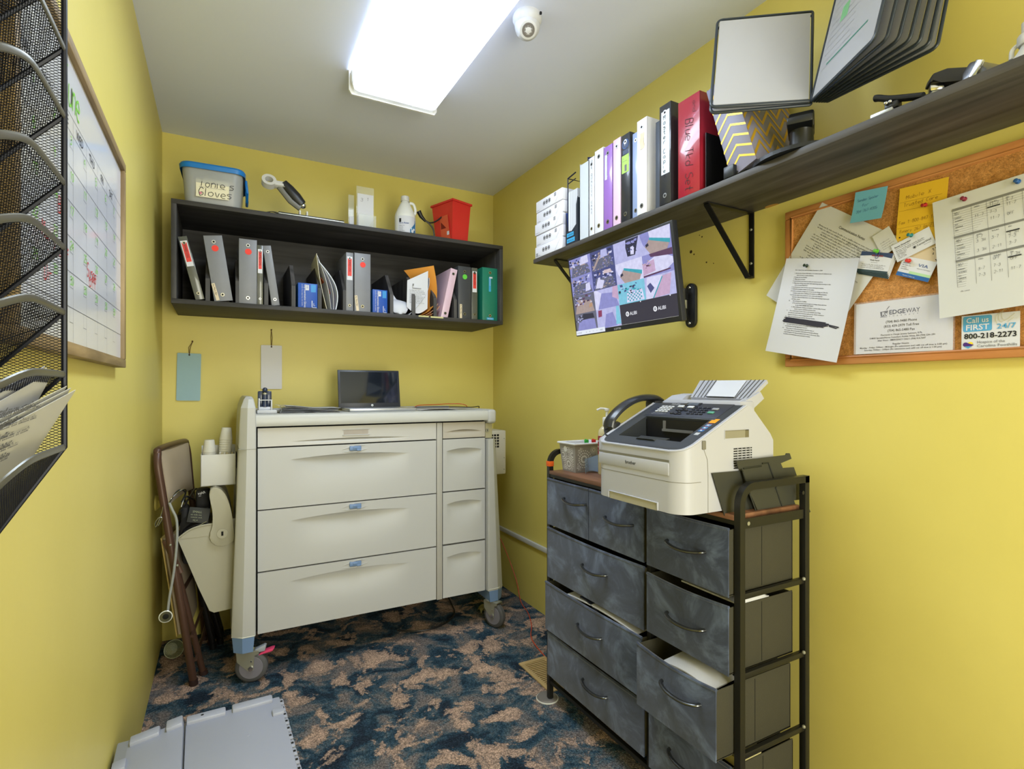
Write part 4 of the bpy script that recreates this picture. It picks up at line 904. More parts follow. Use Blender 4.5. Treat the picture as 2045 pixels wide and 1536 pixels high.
def side_bin():
    y0, y1 = 2.60, 2.72
    T = thing('cup_bin', 'white plastic bin of cups hung on the left side of the cart', 'bin', (0.24, y0+0.06, 0.80))
    x0, x1, z0, z1 = 0.172, 0.304, 0.797, 0.930; mb = MB(); t = 0.003
    mb.box((x0, y0, z0), (x1, y1, z0+t), WPL, 0.001); mb.box((x0, y0, z0), (x1, y0+t, z1), WPL, 0.001); mb.box((x0, y1-t, z0), (x1, y1, z1+0.03), WPL, 0.001)
    mb.box((x0, y0, z0), (x0+t, y1, z1), WPL, 0.001); mb.box((x1-t, y0, z0), (x1, y1, z1), WPL, 0.001); mb.box((x0+0.062, y0+t, z0+t), (x0+0.062+t, y1-t, z1-0.01), WPL, 0.001)
    part('bin_shell', mb, T, True)
    mb = MB(); mb.box((x1, y0+0.05, 0.86), (x1+0.004, y1-0.01, 0.93), BLK); part('hook', mb, T, True)
    cupm = M('frosted_cup_plastic', (216, 214, 206), 0.4, var=0.05, alpha=0.85); 
    def stack(cx, cy, zb, n, lab, lean=0.0, r=0.026, wide=False):
        T = thing('cup_stack', lab, 'cups', (cx, cy, zb), rot=(0, lean, 0), group='stacks of small cups in the cart bin')
        for k in range(n):
            mb = MB(); z = k*0.010; mb.lathe([(r*0.96, z), (r*1.0, z+0.003), (r*0.985, z+0.004), (r*0.74, z+0.052), (r*0.70, z+0.054), (0.0, z+0.054)], cupm, n=22, cap0=False, cap1=False); part('cup', mb, T)
    stack(0.203, 2.655, 0.905, 4, 'left stack of upturned white cups in the bin'); stack(0.262, 2.665, 0.905, 9, 'taller right stack of frosted cups in the bin', 0.05); 
    mb = MB(); mb.box((0.178, 2.61, 0.80), (0.228, 2.70, 0.903), WHITE, 0.004); single('napkin_pack', mb, 'white napkins packed under the left cup stack', 'napkins')
    mb = MB()
    for k in range(9): a = Vector((0.246+0.005*k, 2.618+0.003*(k % 3), 0.81)); mb.cyl(a, a+Vector((0.004, -0.004+0.002*(k % 3), 0.125-0.004*(k % 4))), 0.0028, M('wooden_sticks', (206, 192, 150), 0.7), n=6)
    mb.grid(lambda u, v: (0.240+0.022*u, 2.612-0.002*math.sin(9*u), 0.88+0.055*v+0.006*math.sin(7*u)), 8, 4, M('clear_wrap', (230, 232, 236), 0.15, alpha=0.5, coat=0.8)); single('stick_bundle', mb, 'pale wooden stirring sticks in clear wrap at the bin front', 'sticks')
side_bin()
def waste_bin():
    # swivel-lid beige bin hung on the cart, its side drawn in the X-Z plane
    y0, y1 = 2.56, 2.80; tm = M('beige_bin_plastic', (168, 165, 150), 0.45, var=0.02)
    T = thing('swivel_bin', 'beige swivel-lid waste bin hung on the cart, stuffed with black cuffs', 'bin', (0.24, 2.68, 0.28))
    P = [(0.092, 0.600), (0.125, 0.505), (0.165, 0.39), (0.205, 0.286), (0.222, 0.275), (0.298, 0.280), (0.308, 0.60)]
    X = frame((0, y0, 0), (1, 0, 0), (0, 0, 1)); n = len(P)
    mb = MB(); mb.prism(P, 0, -0.003, tm, X); mb.prism(P, -(y1-y0)+0.003, -(y1-y0), tm, X)
    for a, b in zip(P[:-1], P[1:]):
        d = Vector((b[0]-a[0], b[1]-a[1])).normalized()*0; mb.add([(a[0], y0, a[1]), (a[0], y1, a[1]), (b[0], y1, b[1]), (b[0], y0, b[1])], [(0, 1, 2, 3)], tm)
    arc = smooth_path([(0.092, y0-0.002, 0.600), (0.13, y0-0.002, 0.628), (0.17, y0-0.002, 0.642), (0.218, y0-0.002, 0.646)], 5); mb.tube(arc, 0.004, tm, n=8)
    arc2 = [Vector((p.x, y1, p.z)) for p in arc]; 
    vs = [tuple(p) for p in arc]+[(p.x, p.y, 0.598) for p in arc]; k = len(arc); mb.add(vs, [(i, i+1, k+i+1, k+i) for i in range(k-1)], tm)
    vs = [tuple(p) for p in arc2]+[(p.x, p.y, 0.598) for p in arc2]; mb.add(vs, [(i, i+1, k+i+1, k+i) for i in range(k-1)], tm)
    mb.box((0.215, y0, 0.58), (0.308, y0+0.003, 0.66), tm); part('bin_body', mb, T, True)
    # swivel hood: banana-shaped cheek
    Q = [(0.262, 0.552), (0.236, 0.556), (0.212, 0.574), (0.206, 0.604), (0.216, 0.64), (0.216, 0.70), (0.206, 0.76), (0.208, 0.790), (0.226, 0.800), (0.248, 0.788), (0.268, 0.756), (0.284, 0.70), (0.292, 0.64), (0.296, 0.58), (0.290, 0.566)]
    Qs = [(p.x, p.y) for p in smooth_path([(a, b, 0) for a, b in Q], 3, True)]
    mb = MB(); mb.prism(Qs, 0.004, 0.018, tm, X, 0.003); mb.prism(Qs, -(y1-y0)-0.016, -(y1-y0)-0.004, tm, X, 0.003)
    hood = [p for p in Q[7:13]]; hp = [(a, y0-0.010, b) for a, b in hood]+[(a, y1+0.010, b) for a, b in hood]; k = len(hood); mb.add(hp, [(i, i+1, k+i+1, k+i) for i in range(k-1)], tm)
    lk = FB((0.252, y0-0.019, 0.606)); mb.disc((0, 0), 0.020, tm, lk, n=26, h=0.003); mb.rect(-0.004, -0.009, 0.004, 0.009, DKGAP, lk, 0.0035); part('swivel_hood', mb, T, True)
    bk = M('black_nylon', (20, 20, 24), 0.7, var=0.15, bump=0.4, bs=90)
    T = thing('pressure_cuff', 'black blood pressure cuff with printed patch stuffed in the swivel bin', 'cuff', (0.17, 2.66, 0.60))
    mb = MB(); mb.grid(lambda u, v: (0.098+0.10*u, 2.585+0.02*v, 0.60+0.085*u**0.5*(1-0.3*v)+0.05*v), 8, 8, bk, thick=0.008); mb.box((0.105, 2.58, 0.48), (0.20, 2.74, 0.63), bk, 0.02)
    mb.box((0.100, 2.61, 0.58), (0.128, 2.70, 0.715), bk, 0.010); part('cuff_wrap', mb, T, True)
    mb = MB(); Xp = frame((0.122, 2.578, 0.660), (1, -0.05, -0.18), (-0.28, 0.25, 1)); mb.box((0, 0, -0.004), (0.078, 0.062, 0.0), M('dark_grey_patch', (44, 46, 48), 0.6), 0.002, Xp)
    gi = M('olive_print', (150, 156, 130), 0.6)
    mb.text('SMALL', 0.012, gi, Xp, 0.014, 0.040, 0.0006); mb.lines(0.01, 0.06, 0.030, 0.005, gi, Xp, seed=1, z=0.0006); mb.lines(0.012, 0.06, 0.020, 0.005, gi, Xp, seed=2, z=0.0006); mb.text('+L+', 0.012, gi, Xp, 0.02, 0.006, 0.0006); part('patch', mb, T, True, label='dark grey patch with print')
    mb = MB(); mb.tube(smooth_path([(0.105, 2.60, 0.615), (0.15, 2.585, 0.640), (0.19, 2.58, 0.645), (0.205, 2.60, 0.63)], 5), 0.005, bk, n=8); mb.cyl((0.165, 2.575, 0.640), (0.195, 2.572, 0.655), 0.002, CHROME, n=6); part('hose', mb, T, True)
    T2 = thing('nylon_pouch', 'black nylon pouch with white lettering behind the bin hood', 'pouch', (0.19, 2.69, 0.70))
    mb = MB(); mb.box((0.152, 2.66, 0.640), (0.206, 2.74, 0.775), bk, 0.012); Xc = frame((0.158, 2.6594, 0.752), (1, 0, 0.28), (-0.28, 0, 1)); mb.text('NAR', 0.014, WHITE, Xc, 0.004, 0, 0.0006, bold=0.02); mb.lines(0.004, 0.035, -0.007, 0.005, WHITE, Xc, seed=3, z=0.0006); part('pouch_body', mb, T2, True)
waste_bin()
def right_box():
    T = thing('ventilated_box', 'cream ventilated plastic case fixed on the right side of the cart', 'box', (1.58, 2.70, 0.74))
    cm = M('cream_case_plastic', (200, 196, 186), 0.42, var=0.02)
    mb = MB(); mb.box((1.49, 2.70, 0.728), (1.672, 2.86, 0.975), cm, 0.006); mb.box((1.49, 2.74, 0.97), (1.60, 2.83, 1.018), cm, 0.005); part('case', mb, T, True)
    mb = MB(); X = FB((0, 2.6994, 0)) 
    for r in range(5):
        for c in range(3): mb.box((1.578+0.018*c, 2.698, 0.880+0.016*r), (1.591+0.018*c, 2.7005, 0.891+0.016*r), DKGAP, 0.001)
    for z in (0.755, 0.82, 0.93): mb.ball((1.660, 2.699, z), 0.003, STEEL, 6)
    part('vent_grille', mb, T, True, label='dark square vent openings')
    mb = MB(); mb.box((1.672, 2.75, 0.74), (1.678, 2.84, 0.90), cm, 0.002); part('hinge_strip', mb, T, True)
right_box()
# ------------------------------------------------------------------ things on the cart
def cart_top():
    zt = 1.099
    # laptop
    T = thing('laptop', 'silver laptop with dark screen open on the cart', 'laptop', (0.93, 2.74, zt))
    sil = M('silver_laptop', (196, 198, 204), 0.32, metal=0.6, var=0.02); x0, x1 = 0.770, 1.090
    yh = 2.80; a = ony(683, 824, 2.64).x
    mb = MB(); mb.box((x0+0.015, 2.615, zt), (x1+0.025, yh, zt+0.016), sil, 0.004)
    kb = M('keyboard_grey', (160, 162, 170), 0.5); X = frame((0, 0, zt+0.0165), (1, 0, 0), (0, 1, 0))
    for r in range(5):
        for c in range(14): mb.rect(x0+0.035+0.0195*c, yh-0.04-0.019*r, x0+0.052+0.0195*c, yh-0.024-0.019*r, kb, X)
    mb.rect(x0+0.13, 2.63, x0+0.23, 2.69, kb, X); part('keyboard_base', mb, T, True)
    h = 0.198; tl = math.radians(10); X = frame((x0, yh+0.002, zt+0.014), (1, 0, 0), (0, math.sin(tl), math.cos(tl)))
    mb = MB(); mb.box((0, 0, -0.006), (x1-x0, h, 0), M('laptop_bezel', (44, 48, 60), 0.35, var=0.03), 0.003, X)
    scr = M('laptop_screen_glass', (20, 28, 40), 0.06, var=0.1, vs=8, coat=0.5); mb.rect(0.012, 0.024, x1-x0-0.012, h-0.010, scr, X, 0.0004); mb.disc(((x1-x0)/2+0.01, 0.012), 0.006, M('white_badge', (220, 224, 230), 0.3), X, z=0.0006); mb.text('hp', 0.007, INK, X, (x1-x0)/2+0.01, 0.0095, 0.0008, 'C')
    part('screen', mb, T, True)
    # sheaf of papers on a clipboard
    T = thing('report_binder', 'black open binder of loose papers lying on the cart between stapler and laptop', 'binder', (0.58, 2.66, zt))
    mb = MB(); mb.box((0.475, 2.58, zt), (0.735, 2.80, zt+0.003), BLK, 0.001); part('cover', mb, T, True)
    mb = MB()
    for k in range(7):
        z = zt+0.004+0.0028*k; mb.grid(lambda u, v, z=z, k=k: (0.480+0.004*k+0.235*u, 2.585+0.006*(k % 3)+0.19*v, z+0.016*(1-u)**2*(k/7)+0.0015*math.sin(9*u+k)), 10, 3, WHITE if k % 2 else M('grey_paper', (186, 188, 194), 0.7), thick=0.0006)
    part('pages', mb, T, True)
    mb = MB(); mb.grid(lambda u, v: (0.470+0.25*u, 2.582+0.19*v, zt+0.034-0.022*u**0.8+0.006*(1-u)*math.sin(3*v)), 10, 3, CLEARV, thick=0.0008); mb.tube([(0.478, 2.582, zt+0.003), (0.484, 2.581, zt+0.016), (0.478, 2.582, zt+0.036)], 0.002, CHROME, n=6); part('sheet_protector', mb, T, True)
    # stapler/punch standing in a white dispenser
    T = thing('stamp_holder', 'navy date stamps standing in a white desk holder at cart left end', 'stamp holder', (0.40, 2.66, zt))
    mb = MB(); mb.box((0.386, 2.60, zt), (0.468, 2.70, zt+0.016), WPL, 0.004); mb.box((0.392, 2.605, zt+0.016), (0.398, 2.66, zt+0.068), WPL, 0.002); mb.box((0.442, 2.605, zt+0.016), (0.448, 2.66, zt+0.060), WPL, 0.002); mb.box((0.392, 2.602, zt+0.058), (0.448, 2.61, zt+0.062), WPL, 0.001); mb.box((0.396, 2.612, zt+0.016), (0.444, 2.66, zt+0.030), WHITE, 0.003); part('holder', mb, T, True)
    nv = M('navy_plastic', (38, 50, 78), 0.3, var=0.05, coat=0.3)
    for x, hh in ((0.404, 0.100), (0.434, 0.100)):
        mb = MB(); mb.box((x-0.013, 2.628, zt+0.03), (x+0.013, 2.655, zt+hh), nv, 0.005); part('stamp', mb, T, True)
    mb = MB(); mb.cyl((0.419, 2.62, zt+0.03), (0.419, 2.62, zt+0.085), 0.011, nv, n=16); mb.ball((0.419, 2.62, zt+0.105), 0.011, nv, 10); mb.cyl((0.419, 2.62, zt+0.078), (0.419, 2.62, zt+0.092), 0.010, STEEL, n=16); part('stamp', mb, T, True)
    # flat sheets and cords at the right end
    mb = MB(); mb.grid(lambda u, v: (1.135+0.21*u+0.02*v, 2.62+0.16*v, zt+0.0025+0.006*math.sin(math.pi*u)*(1-v)), 8, 3, WHITE, thick=0.0008); single('flat_paper', mb, 'white sheet lying on the cart right of the laptop', 'paper')
    mb = MB(); mb.grid(lambda u, v: (1.30+0.15*u, 2.60+0.20*v, zt+0.0012+0.001*math.sin(6*u)), 6, 3, CLEARV, thick=0.0006); single('plastic_sleeve', mb, 'clear plastic sleeve lying flat at the right end of the cart', 'plastic sleeve')
    rc = M('red_cable', (206, 70, 40), 0.4, var=0.03)
    P = [(1.10, 2.79, zt+0.004), (1.17, 2.84, zt+0.004), (1.22, 2.90, zt+0.018), (1.33, 2.925, zt+0.022), (1.43, 2.94, zt+0.024), (1.50, 2.90, zt+0.020), (1.535, 2.92, zt-0.02), (1.60, 2.99, 0.90), (1.66, 3.00, 0.60), (1.705, 2.965, 0.40), (1.735, 2.86, 0.28), (1.745, 2.72, 0.12), (1.735, 2.64, 0.012), (1.70, 2.50, 0.005), (1.64, 2.36, 0.005), (1.56, 2.22, 0.005), (1.52, 2.0, 0.005)]
    mb = MB(); mb.tube(smooth_path(P, 8), 0.0022, rc, n=6); single('network_cable', mb, 'thin red-orange network cable running from laptop down beside the cart', 'cable')
    mb = MB(); mb.tube(smooth_path([(1.09, 2.80, zt+0.004), (1.14, 2.83, zt+0.004), (1.20, 2.86, zt+0.01), (1.35, 2.83, zt+0.012), (1.46, 2.72, zt+0.01), (1.486, 2.66, zt+0.012), (1.49, 2.80, 1.04)], 6), 0.0025, BLK, n=6); single('charging_cable', mb, 'black laptop charging cord trailing over the right end of the cart', 'cord')
cart_top()
def under_cart():
    mb = MB(); mb.tube(smooth_path([(1.02, 2.62, 0.006), (1.10, 2.57, 0.006), (1.19, 2.56, 0.006), (1.28, 2.60, 0.006), (1.35, 2.68, 0.006), (1.38, 2.80, 0.01), (1.36, 2.93, 0.10)], 8), 0.004, BLK, n=8); single('floor_cable', mb, 'black cable lying on the carpet under the right end of the cart', 'cable')
    rg = M('dusty_rag', (150, 146, 110), 0.9, var=0.2, vs=60)
    mb = MB(); c = onz(968, 1212, 0.03); mb.grid(lambda u, v: (c.x-0.03+0.07*u, c.y-0.02+0.05*v+0.01*math.sin(8*u), 0.004+0.035*abs(math.sin(4*u+3*v))*(1-abs(u-0.5))), 10, 6, rg, thick=0.001); single('plastic_scrap', mb, 'crumpled plastic scrap on the carpet by the right caster', 'scrap')
under_cart()
# ------------------------------------------------------------------ hanging tags on the back wall
def tag_card(u0, v0, u1, v1, hu, hv, col, lab, bend=0):
    a = ony(u0, v0, 3.05); b = ony(u1, v1, 3.05); h = ony(hu, hv, 3.05); w = b.x-a.x; ht = a.z-b.z; nail = Vector((h.x, 3.05, h.z))
    T = thing('hanging_card', lab, 'hanging card', (a.x+w/2, 3.05, a.z), rot=(0, 0.02 if bend else 0, 0))
    P = []; r = 0.005
    for cx, cy, a0 in ((w/2-r, -r, 0), (-w/2+r, -r, 90), (-w/2+r, -ht+r, 180), (w/2-r, -ht+r, 270)):
        for k in range(4): t = math.radians(a0+30*k); P.append((cx+r*math.cos(t), cy+r*math.sin(t)))
    mb = MB(); mb.prism(P, 0, 0.002, col, frame((0, 0, 0), (1, 0, 0), (0, 0, 1))); mb.disc((0, -0.008), 0.004, DKGAP, frame((0, -0.0022, 0), (1, 0, 0), (0, 0, 1))); part('card', mb, T)
    st = M('brown_string', (92, 62, 40), 0.8); mb = MB(); n = nail-T.location; n.y = -0.004
    mb.tube([(0, -0.004, -0.010), (-0.003, -0.005, n.z*0.5), tuple(n)], 0.0012, st, n=5); mb.tube([(0, -0.004, -0.010), (0.004, -0.005, n.z*0.5), tuple(n)], 0.0012, st, n=5); part('string', mb, T)
    mb = MB(); mb.cyl((n.x, 0.008, n.z), (n.x, -0.008, n.z+0.003), 0.0022, st, n=8); mb.ball((n.x, -0.008, n.z+0.003), 0.0035, st, 6); part('nail', mb, T)
tag_card(354, 705, 402, 800, 384, 683, M('teal_card', (142, 178, 192), 0.4, var=0.03), 'teal blank card hanging by a string from a nail', 1)
tag_card(521, 689, 563, 777, 542, 660, M('pale_grey_blank_card', (204, 204, 212), 0.4, var=0.02), 'pale grey blank card hanging by a string above the cart')
# ------------------------------------------------------------------ folding chair, leaning folded against the left wall
def chair():
    T = thing('folding_chair', 'brown metal folding chair with beige padded back, folded, leaning in the corner', 'chair', (0.13, 2.80, 0))
    br = M('brown_enamel_tube', (84, 60, 50), 0.35, metal=0.2, var=0.05); bg_ = M('beige_vinyl_pad', (190, 174, 152), 0.55, var=0.04, bump=0.3, bs=120); yk = M('mustard_seat_pan', (170, 146, 84), 0.5, var=0.05)
    yn, yf = 2.545, 2.985
    def L(z, y=2.545): return 0.150-0.130*(z/0.95)+(y-2.545)/0.44*(0.03+0.055*z/0.95)       # lean line: foot away from the wall, top near it
    N_ = [0.0, 0.16, 0.37, 0.58, 0.80, 0.90]
    pts = [Vector((L(z, yn), yn, z)) for z in N_]+[Vector((L(z, y), y, z)) for y, z in ((yn+0.018, 0.945), (yn+0.06, 0.965), (yf-0.06, 0.965), (yf-0.018, 0.945))]+[Vector((L(z, yf), yf, z)) for z in reversed(N_)]
    mb = MB(); mb.tube(smooth_path(pts, 5), 0.0125, br, n=12, flat=(1.0, 1.15)); part('back_frame', mb, T, True)
    # second leg pair, hinged half way
    for y, s in ((yn+0.03, 1), (yf-0.03, -1)):
        mb = MB(); mb.tube(smooth_path([(L(0.56, y)-0.010, y, 0.56), (L(0.46, y)+0.0, y, 0.46), (L(0.30, y)+0.010, y+0.02*s, 0.30), (L(0, y)+0.03, y+0.045*s, 0.0)], 5), 0.0125, br, n=12); part('leg', mb, T, True)
        mb = MB(); mb.cyl((L(0, y)+0.028, y+0.0445*s, 0.018), (L(0, y)+0.0315, y+0.0455*s, 0.0), 0.0165, M('dark_brown_rubber', (52, 32, 30), 0.6), n=14); part('foot_cap', mb, T, True)
    for y in (yn, yf):
        mb = MB(); mb.cyl((L(0.02, y), y, 0.022), (L(0, y), y, 0.0), 0.0165, M('dark_brown_rubber', (52, 32, 30), 0.6), n=14); part('foot_cap', mb, T, True)
    # back rest pad
    mb = MB()
    def pad(u, v):
        z = 0.735+0.225*v; y = yn+0.020+(yf-yn-0.04)*u; e = 1-abs(2*u-1)**6; ez = 1-abs(2*v-1)**6
        return (L(z, y)+0.012+0.016*e*ez-0.014*(4*u*(1-u)), y, z)
    mb.grid(pad, 18, 8, bg_, thick=0.018); part('backrest', mb, T, True)
    # folded seat
    mb = MB(); mb.grid(lambda u, v: (L(0.20+0.40*v, yn+0.045+(yf-yn-0.09)*u)-0.014+0.012*(1-abs(2*u-1)**4), yn+0.045+(yf-yn-0.09)*u, 0.20+0.40*v), 12, 8, bg_, thick=0.02); mb.grid(lambda u, v: (L(0.195+0.41*v, yn+0.035+(yf-yn-0.07)*u)-0.036, yn+0.035+(yf-yn-0.07)*u, 0.195+0.41*v), 6, 4, yk, thick=0.004); part('seat', mb, T, True)
    for y in (yn, yf):
        mb = MB(); s = 1 if y == yn else -1
        mb.tube([(L(0.60, y)-0.018, y+0.012*s, 0.60), (L(0.46, y)+0.016, y+0.012*s, 0.46)], 0.007, br, n=8, flat=(0.5, 1.6)); mb.ball((L(0.50, y)+0.012, y-0.013*s, 0.50), 0.005, STEEL, 6); mb.ball((L(0.585, y), y-0.013*s, 0.585), 0.005, STEEL, 6); part('hinge_link', mb, T, True)
    for z in (0.10, 0.20, 0.37):
        mb = MB(); mb.tube([(L(z, yn)+(0.02 if z < 0.3 else 0.0), yn, z), (L(z, yf)+(0.02 if z < 0.3 else 0.0), yf, z)], 0.006 if z < 0.3 else 0.009, br, n=8); part('cross_bar', mb, T, True)
    # second chair behind it in black
    T = thing('folding_chair', 'black folding chair legs folded behind the brown chair, under the bin', 'chair', (0.20, 2.95, 0))
    kb = M('black_enamel_tube', (22, 20, 22), 0.4, metal=0.2, var=0.1)
    for dx, y, h, nm in ((0.0, 2.86, 0.62, 'leg'), (0.03, 2.90, 0.60, 'leg'), (0.0, 3.00, 0.62, 'leg'), (0.03, 3.02, 0.60, 'leg')):
        mb = MB(); mb.tube([(0.100+dx*0.3, y, h), (0.215+dx, y, 0.012 if dx == 0 else 0.03)], 0.012, kb, n=10); mb.cyl((0.213+dx, y, 0.03), (0.2155+dx, y, 0.0), 0.015, kb, n=12); part(nm, mb, T, True)
    mb = MB(); mb.tube([(0.178, 2.86, 0.20), (0.178, 3.00, 0.20)], 0.008, kb, n=8); mb.tube([(0.150, 2.86, 0.32), (0.150, 3.00, 0.32)], 0.008, kb, n=8); part('cross_bar', mb, T, True)
    mb = MB(); mb.grid(lambda u, v: (0.085+0.10*(1-v), 2.85+0.17*u, 0.28+0.36*v), 4, 4, kb, thick=0.012); part('seat', mb, T, True)
chair()
def stethoscope():
    gt = M('grey_rubber_tube', (150, 154, 156), 0.4, var=0.03); y = 2.50
    T = thing('stethoscope', 'grey stethoscope hanging from the brown folding chair', 'stethoscope', (0.09, y, 0.70))
    P = [ony(u, v, yy) for u, v, yy in ((338, 1004, y), (344, 1018, y), (352, 1036, y), (354, 1065, y), (351, 1110, y), (346, 1150, y), (339, 1190, y), (335, 1222, y))]
    mb = MB(); mb.tube(smooth_path(P, 6), 0.0048, gt, n=10); part('tube', mb, T, True)
    mb = MB(); b = P[-1]; c = ony(331, 1231, y-0.012); X = frame(c, (1, 0, 0), (0, 0, 1)); mb.lathe([(0.010, -0.008), (0.022, -0.002), (0.0235, 0.002), (0.021, 0.004)], CHROME, X, n=28); mb.lathe([(0.021, 0.0035), (0.0, 0.0045)], M('black_diaphragm', (24, 26, 24), 0.3), X, n=28, cap0=False, cap1=False); mb.lathe([(0.0205, 0.003), (0.0235, 0.0045), (0.0205, 0.006)], M('white_rim', (220, 222, 216), 0.4), X, n=28, cap0=False, cap1=False)
    mb.cyl(b, b.lerp(c, 0.5)+Vector((0.006, 0.008, -0.002)), 0.006, CHROME, n=12); part('chest_piece', mb, T, True, label='chrome chest piece')
    mb = MB(); h = P[0]
    for s in (0, 1):
        q = [h, h+Vector((0.012, 0.0, 0.022)), h+Vector((0.030+0.01*s, 0.04, 0.040)), h+Vector((0.050, 0.09+0.03*s, 0.02)), h+Vector((0.035, 0.10, -0.02-0.02*s))]; mb.tube(smooth_path(q, 5), 0.0030, CHROME if s else BLK, n=8)
    part('ear_tubes', mb, T, True)
    # wire coat hook and looped black cord near the wall
    mb = MB(); Q = [ony(u, v, 2.49) for u, v in ((326, 1012), (322, 1028), (312, 1052), (310, 1044), (318, 1034), (324, 1036), (316, 1050))]; mb.tube(smooth_path(Q, 5), 0.0022, CHROME, n=6); single('wire_clip', mb, 'chrome wire clip hanging beside the left wall behind the chair rail', 'clip')
    mb = MB(); Q = [(0.10, 2.60, 0.70), (0.13, 2.70, 0.745), (0.15, 2.80, 0.76), (0.16, 2.88, 0.70), (0.135, 2.84, 0.66), (0.11, 2.72, 0.72), (0.12, 2.64, 0.755), (0.145, 2.76, 0.72), (0.13, 2.86, 0.745)]; mb.tube(smooth_path(Q, 6), 0.004, BLK, n=8); single('coiled_cord', mb, 'black cord coiled through the folding chair frame', 'cord')
    mb = MB(); X = frame((0.0, 2.74, 0.72), (0, 1, 0), (0, 0, 1)); mb.lathe([(0.032, 0.0), (0.032, 0.006), (0.022, 0.014), (0.020, 0.022), (0.0, 0.026)], WALL, X, n=26); single('wall_bumper', mb, 'round wall bumper painted yellow behind the chair', 'wall bumper')
stethoscope()
def floor_cup():
    cm = M('clear_greenish_cup', (176, 184, 150), 0.15, var=0.02, alpha=0.45, coat=0.5); c = onz(336, 1318, 0.03)
    T = thing('plastic_cup', 'clear plastic cup tipped on its side in the left corner of the carpet', 'cup', (0.048, 2.83, 0.0), rot=(0, 0, 0))
    d = Vector((0.16, -0.75, 0.28)).normalized(); q = d.to_track_quat('Z', 'Y').to_matrix().to_4x4(); q.translation = (0.0, 0.05, 0.028)
    mb = MB(); mb.lathe([(0.0, 0), (0.026, 0.0), (0.029, 0.02), (0.036, 0.078), (0.038, 0.080), (0.036, 0.082), (0.0345, 0.078), (0.0275, 0.02), (0.025, 0.004), (0.0, 0.004)], cm, q, n=36, cap0=False, cap1=False); mb.tube([q @ Vector((0.0375*math.cos(2*math.pi*k/30), 0.0375*math.sin(2*math.pi*k/30), 0.081)) for k in range(30)], 0.0014, M('cup_rim', (206, 212, 186), 0.2, alpha=0.85), closed=True, n=6); part('cup_wall', mb, T)
floor_cup()
def tote():
    g = M('grey_crate_plastic', (162, 167, 188), 0.42, var=0.04, vs=6, bump=0.1, bs=60); gd = M('grey_crate_side', (150, 154, 166), 0.5, var=0.04)
    T = thing('lidded_crate', 'grey attached-lid plastic crate on the carpet at bottom left', 'crate', (0.215, 1.47, 0), rz=0.03)
    # local coordinates about its centre: width x 0.40, length y 0.56
    w, l, h = 0.20, 0.275, 0.285
    mb = MB(); mb.hexa([(-w+0.03, -l+0.03, 0), (w-0.03, -l+0.03, 0), (w-0.03, l-0.03, 0), (-w+0.03, l-0.03, 0), (-w+0.008, -l+0.008, h-0.02), (w-0.008, -l+0.008, h-0.02), (w-0.008, l-0.008, h-0.02), (-w+0.008, l-0.008, h-0.02)], gd)
    mb.box((-w, -l, h-0.035), (w, l, h-0.012), gd, 0.004); part('crate_body', mb, T)
    sx = -0.048
    def ribs(mb, X, xa, xb):
        mb.box((xa, l-0.035, 0.0), (xb, l-0.003, 0.020), g, 0.003, X)
    # right flap
    mb = MB(); X = Matrix.Translation((0, 0, h-0.012)); mb.box((sx+0.002, -l, 0), (w-0.006, l-0.004, 0.012), g, 0.003, X)
    mb.box((sx+0.004, l-0.030, 0.006), (sx+0.100, l+0.002, 0.022), g, 0.004, X); mb.box((sx+0.116, l-0.030, 0.006), (w-0.026, l+0.002, 0.022), g, 0.004, X)
    Xt = Matrix.Translation((0, 0, h+0.0105)); mb.disc((sx+0.042, l-0.014), 0.004, DKGAP, Xt)
    mb.box((w-0.035, l-0.105, 0.006), (w-0.004, l-0.078, 0.020), g, 0.003, X); mb.lathe([(0.004, 0.012), (0.0035, 0.0128), (0.0, 0.013)], g, X @ Matrix.Translation((0.10, l-0.16, 0)), n=14)
    part('lid_flap', mb, T)
    # left flap tilts down towards the wall
    mb = MB(); X = Matrix.Translation((sx, 0, h-0.002)) @ Matrix.Rotation(-0.16, 4, 'Y'); X = Matrix.Translation((sx, 0, h-0.004)) @ Matrix.Rotation(-math.radians(9), 4, 'Y')
    mb.box((-w-sx+0.002, -l, 0), (-0.001, l-0.010, 0.012), g, 0.003, X); mb.box((-0.040, l-0.040, 0.006), (-0.002, l+0.002, 0.022), g, 0.003, X); mb.box((-w-sx+0.030, l-0.040, 0.006), (-0.055, l-0.004, 0.022), g, 0.004, X)
    mb.box((-w-sx+0.0, l-0.13, 0.004), (-w-sx+0.030, l-0.09, 0.018), g, 0.003, X); part('lid_flap', mb, T)
    # hinge knuckles on both long sides
    for s, zz in ((1, h-0.006), (-1, h-0.028)):
        mb = MB(); 
        for k in range(15):
            y = l-0.02-0.036*k; mb.box((s*(w-0.004)-0.006, y-0.030, zz-0.008), (s*(w-0.004)+0.006, y, zz+0.006), g, 0.003); mb.box((s*(w-0.004)-0.003, y-0.019, zz+0.0055), (s*(w-0.004)+0.003, y-0.012, zz+0.0068), DKGAP)
        mb.cyl((s*(w-0.004), -l+0.01, zz-0.002), (s*(w-0.004), l-0.015, zz-0.002), 0.003, DKGAP, n=8); part('hinge', mb, T)
tote()
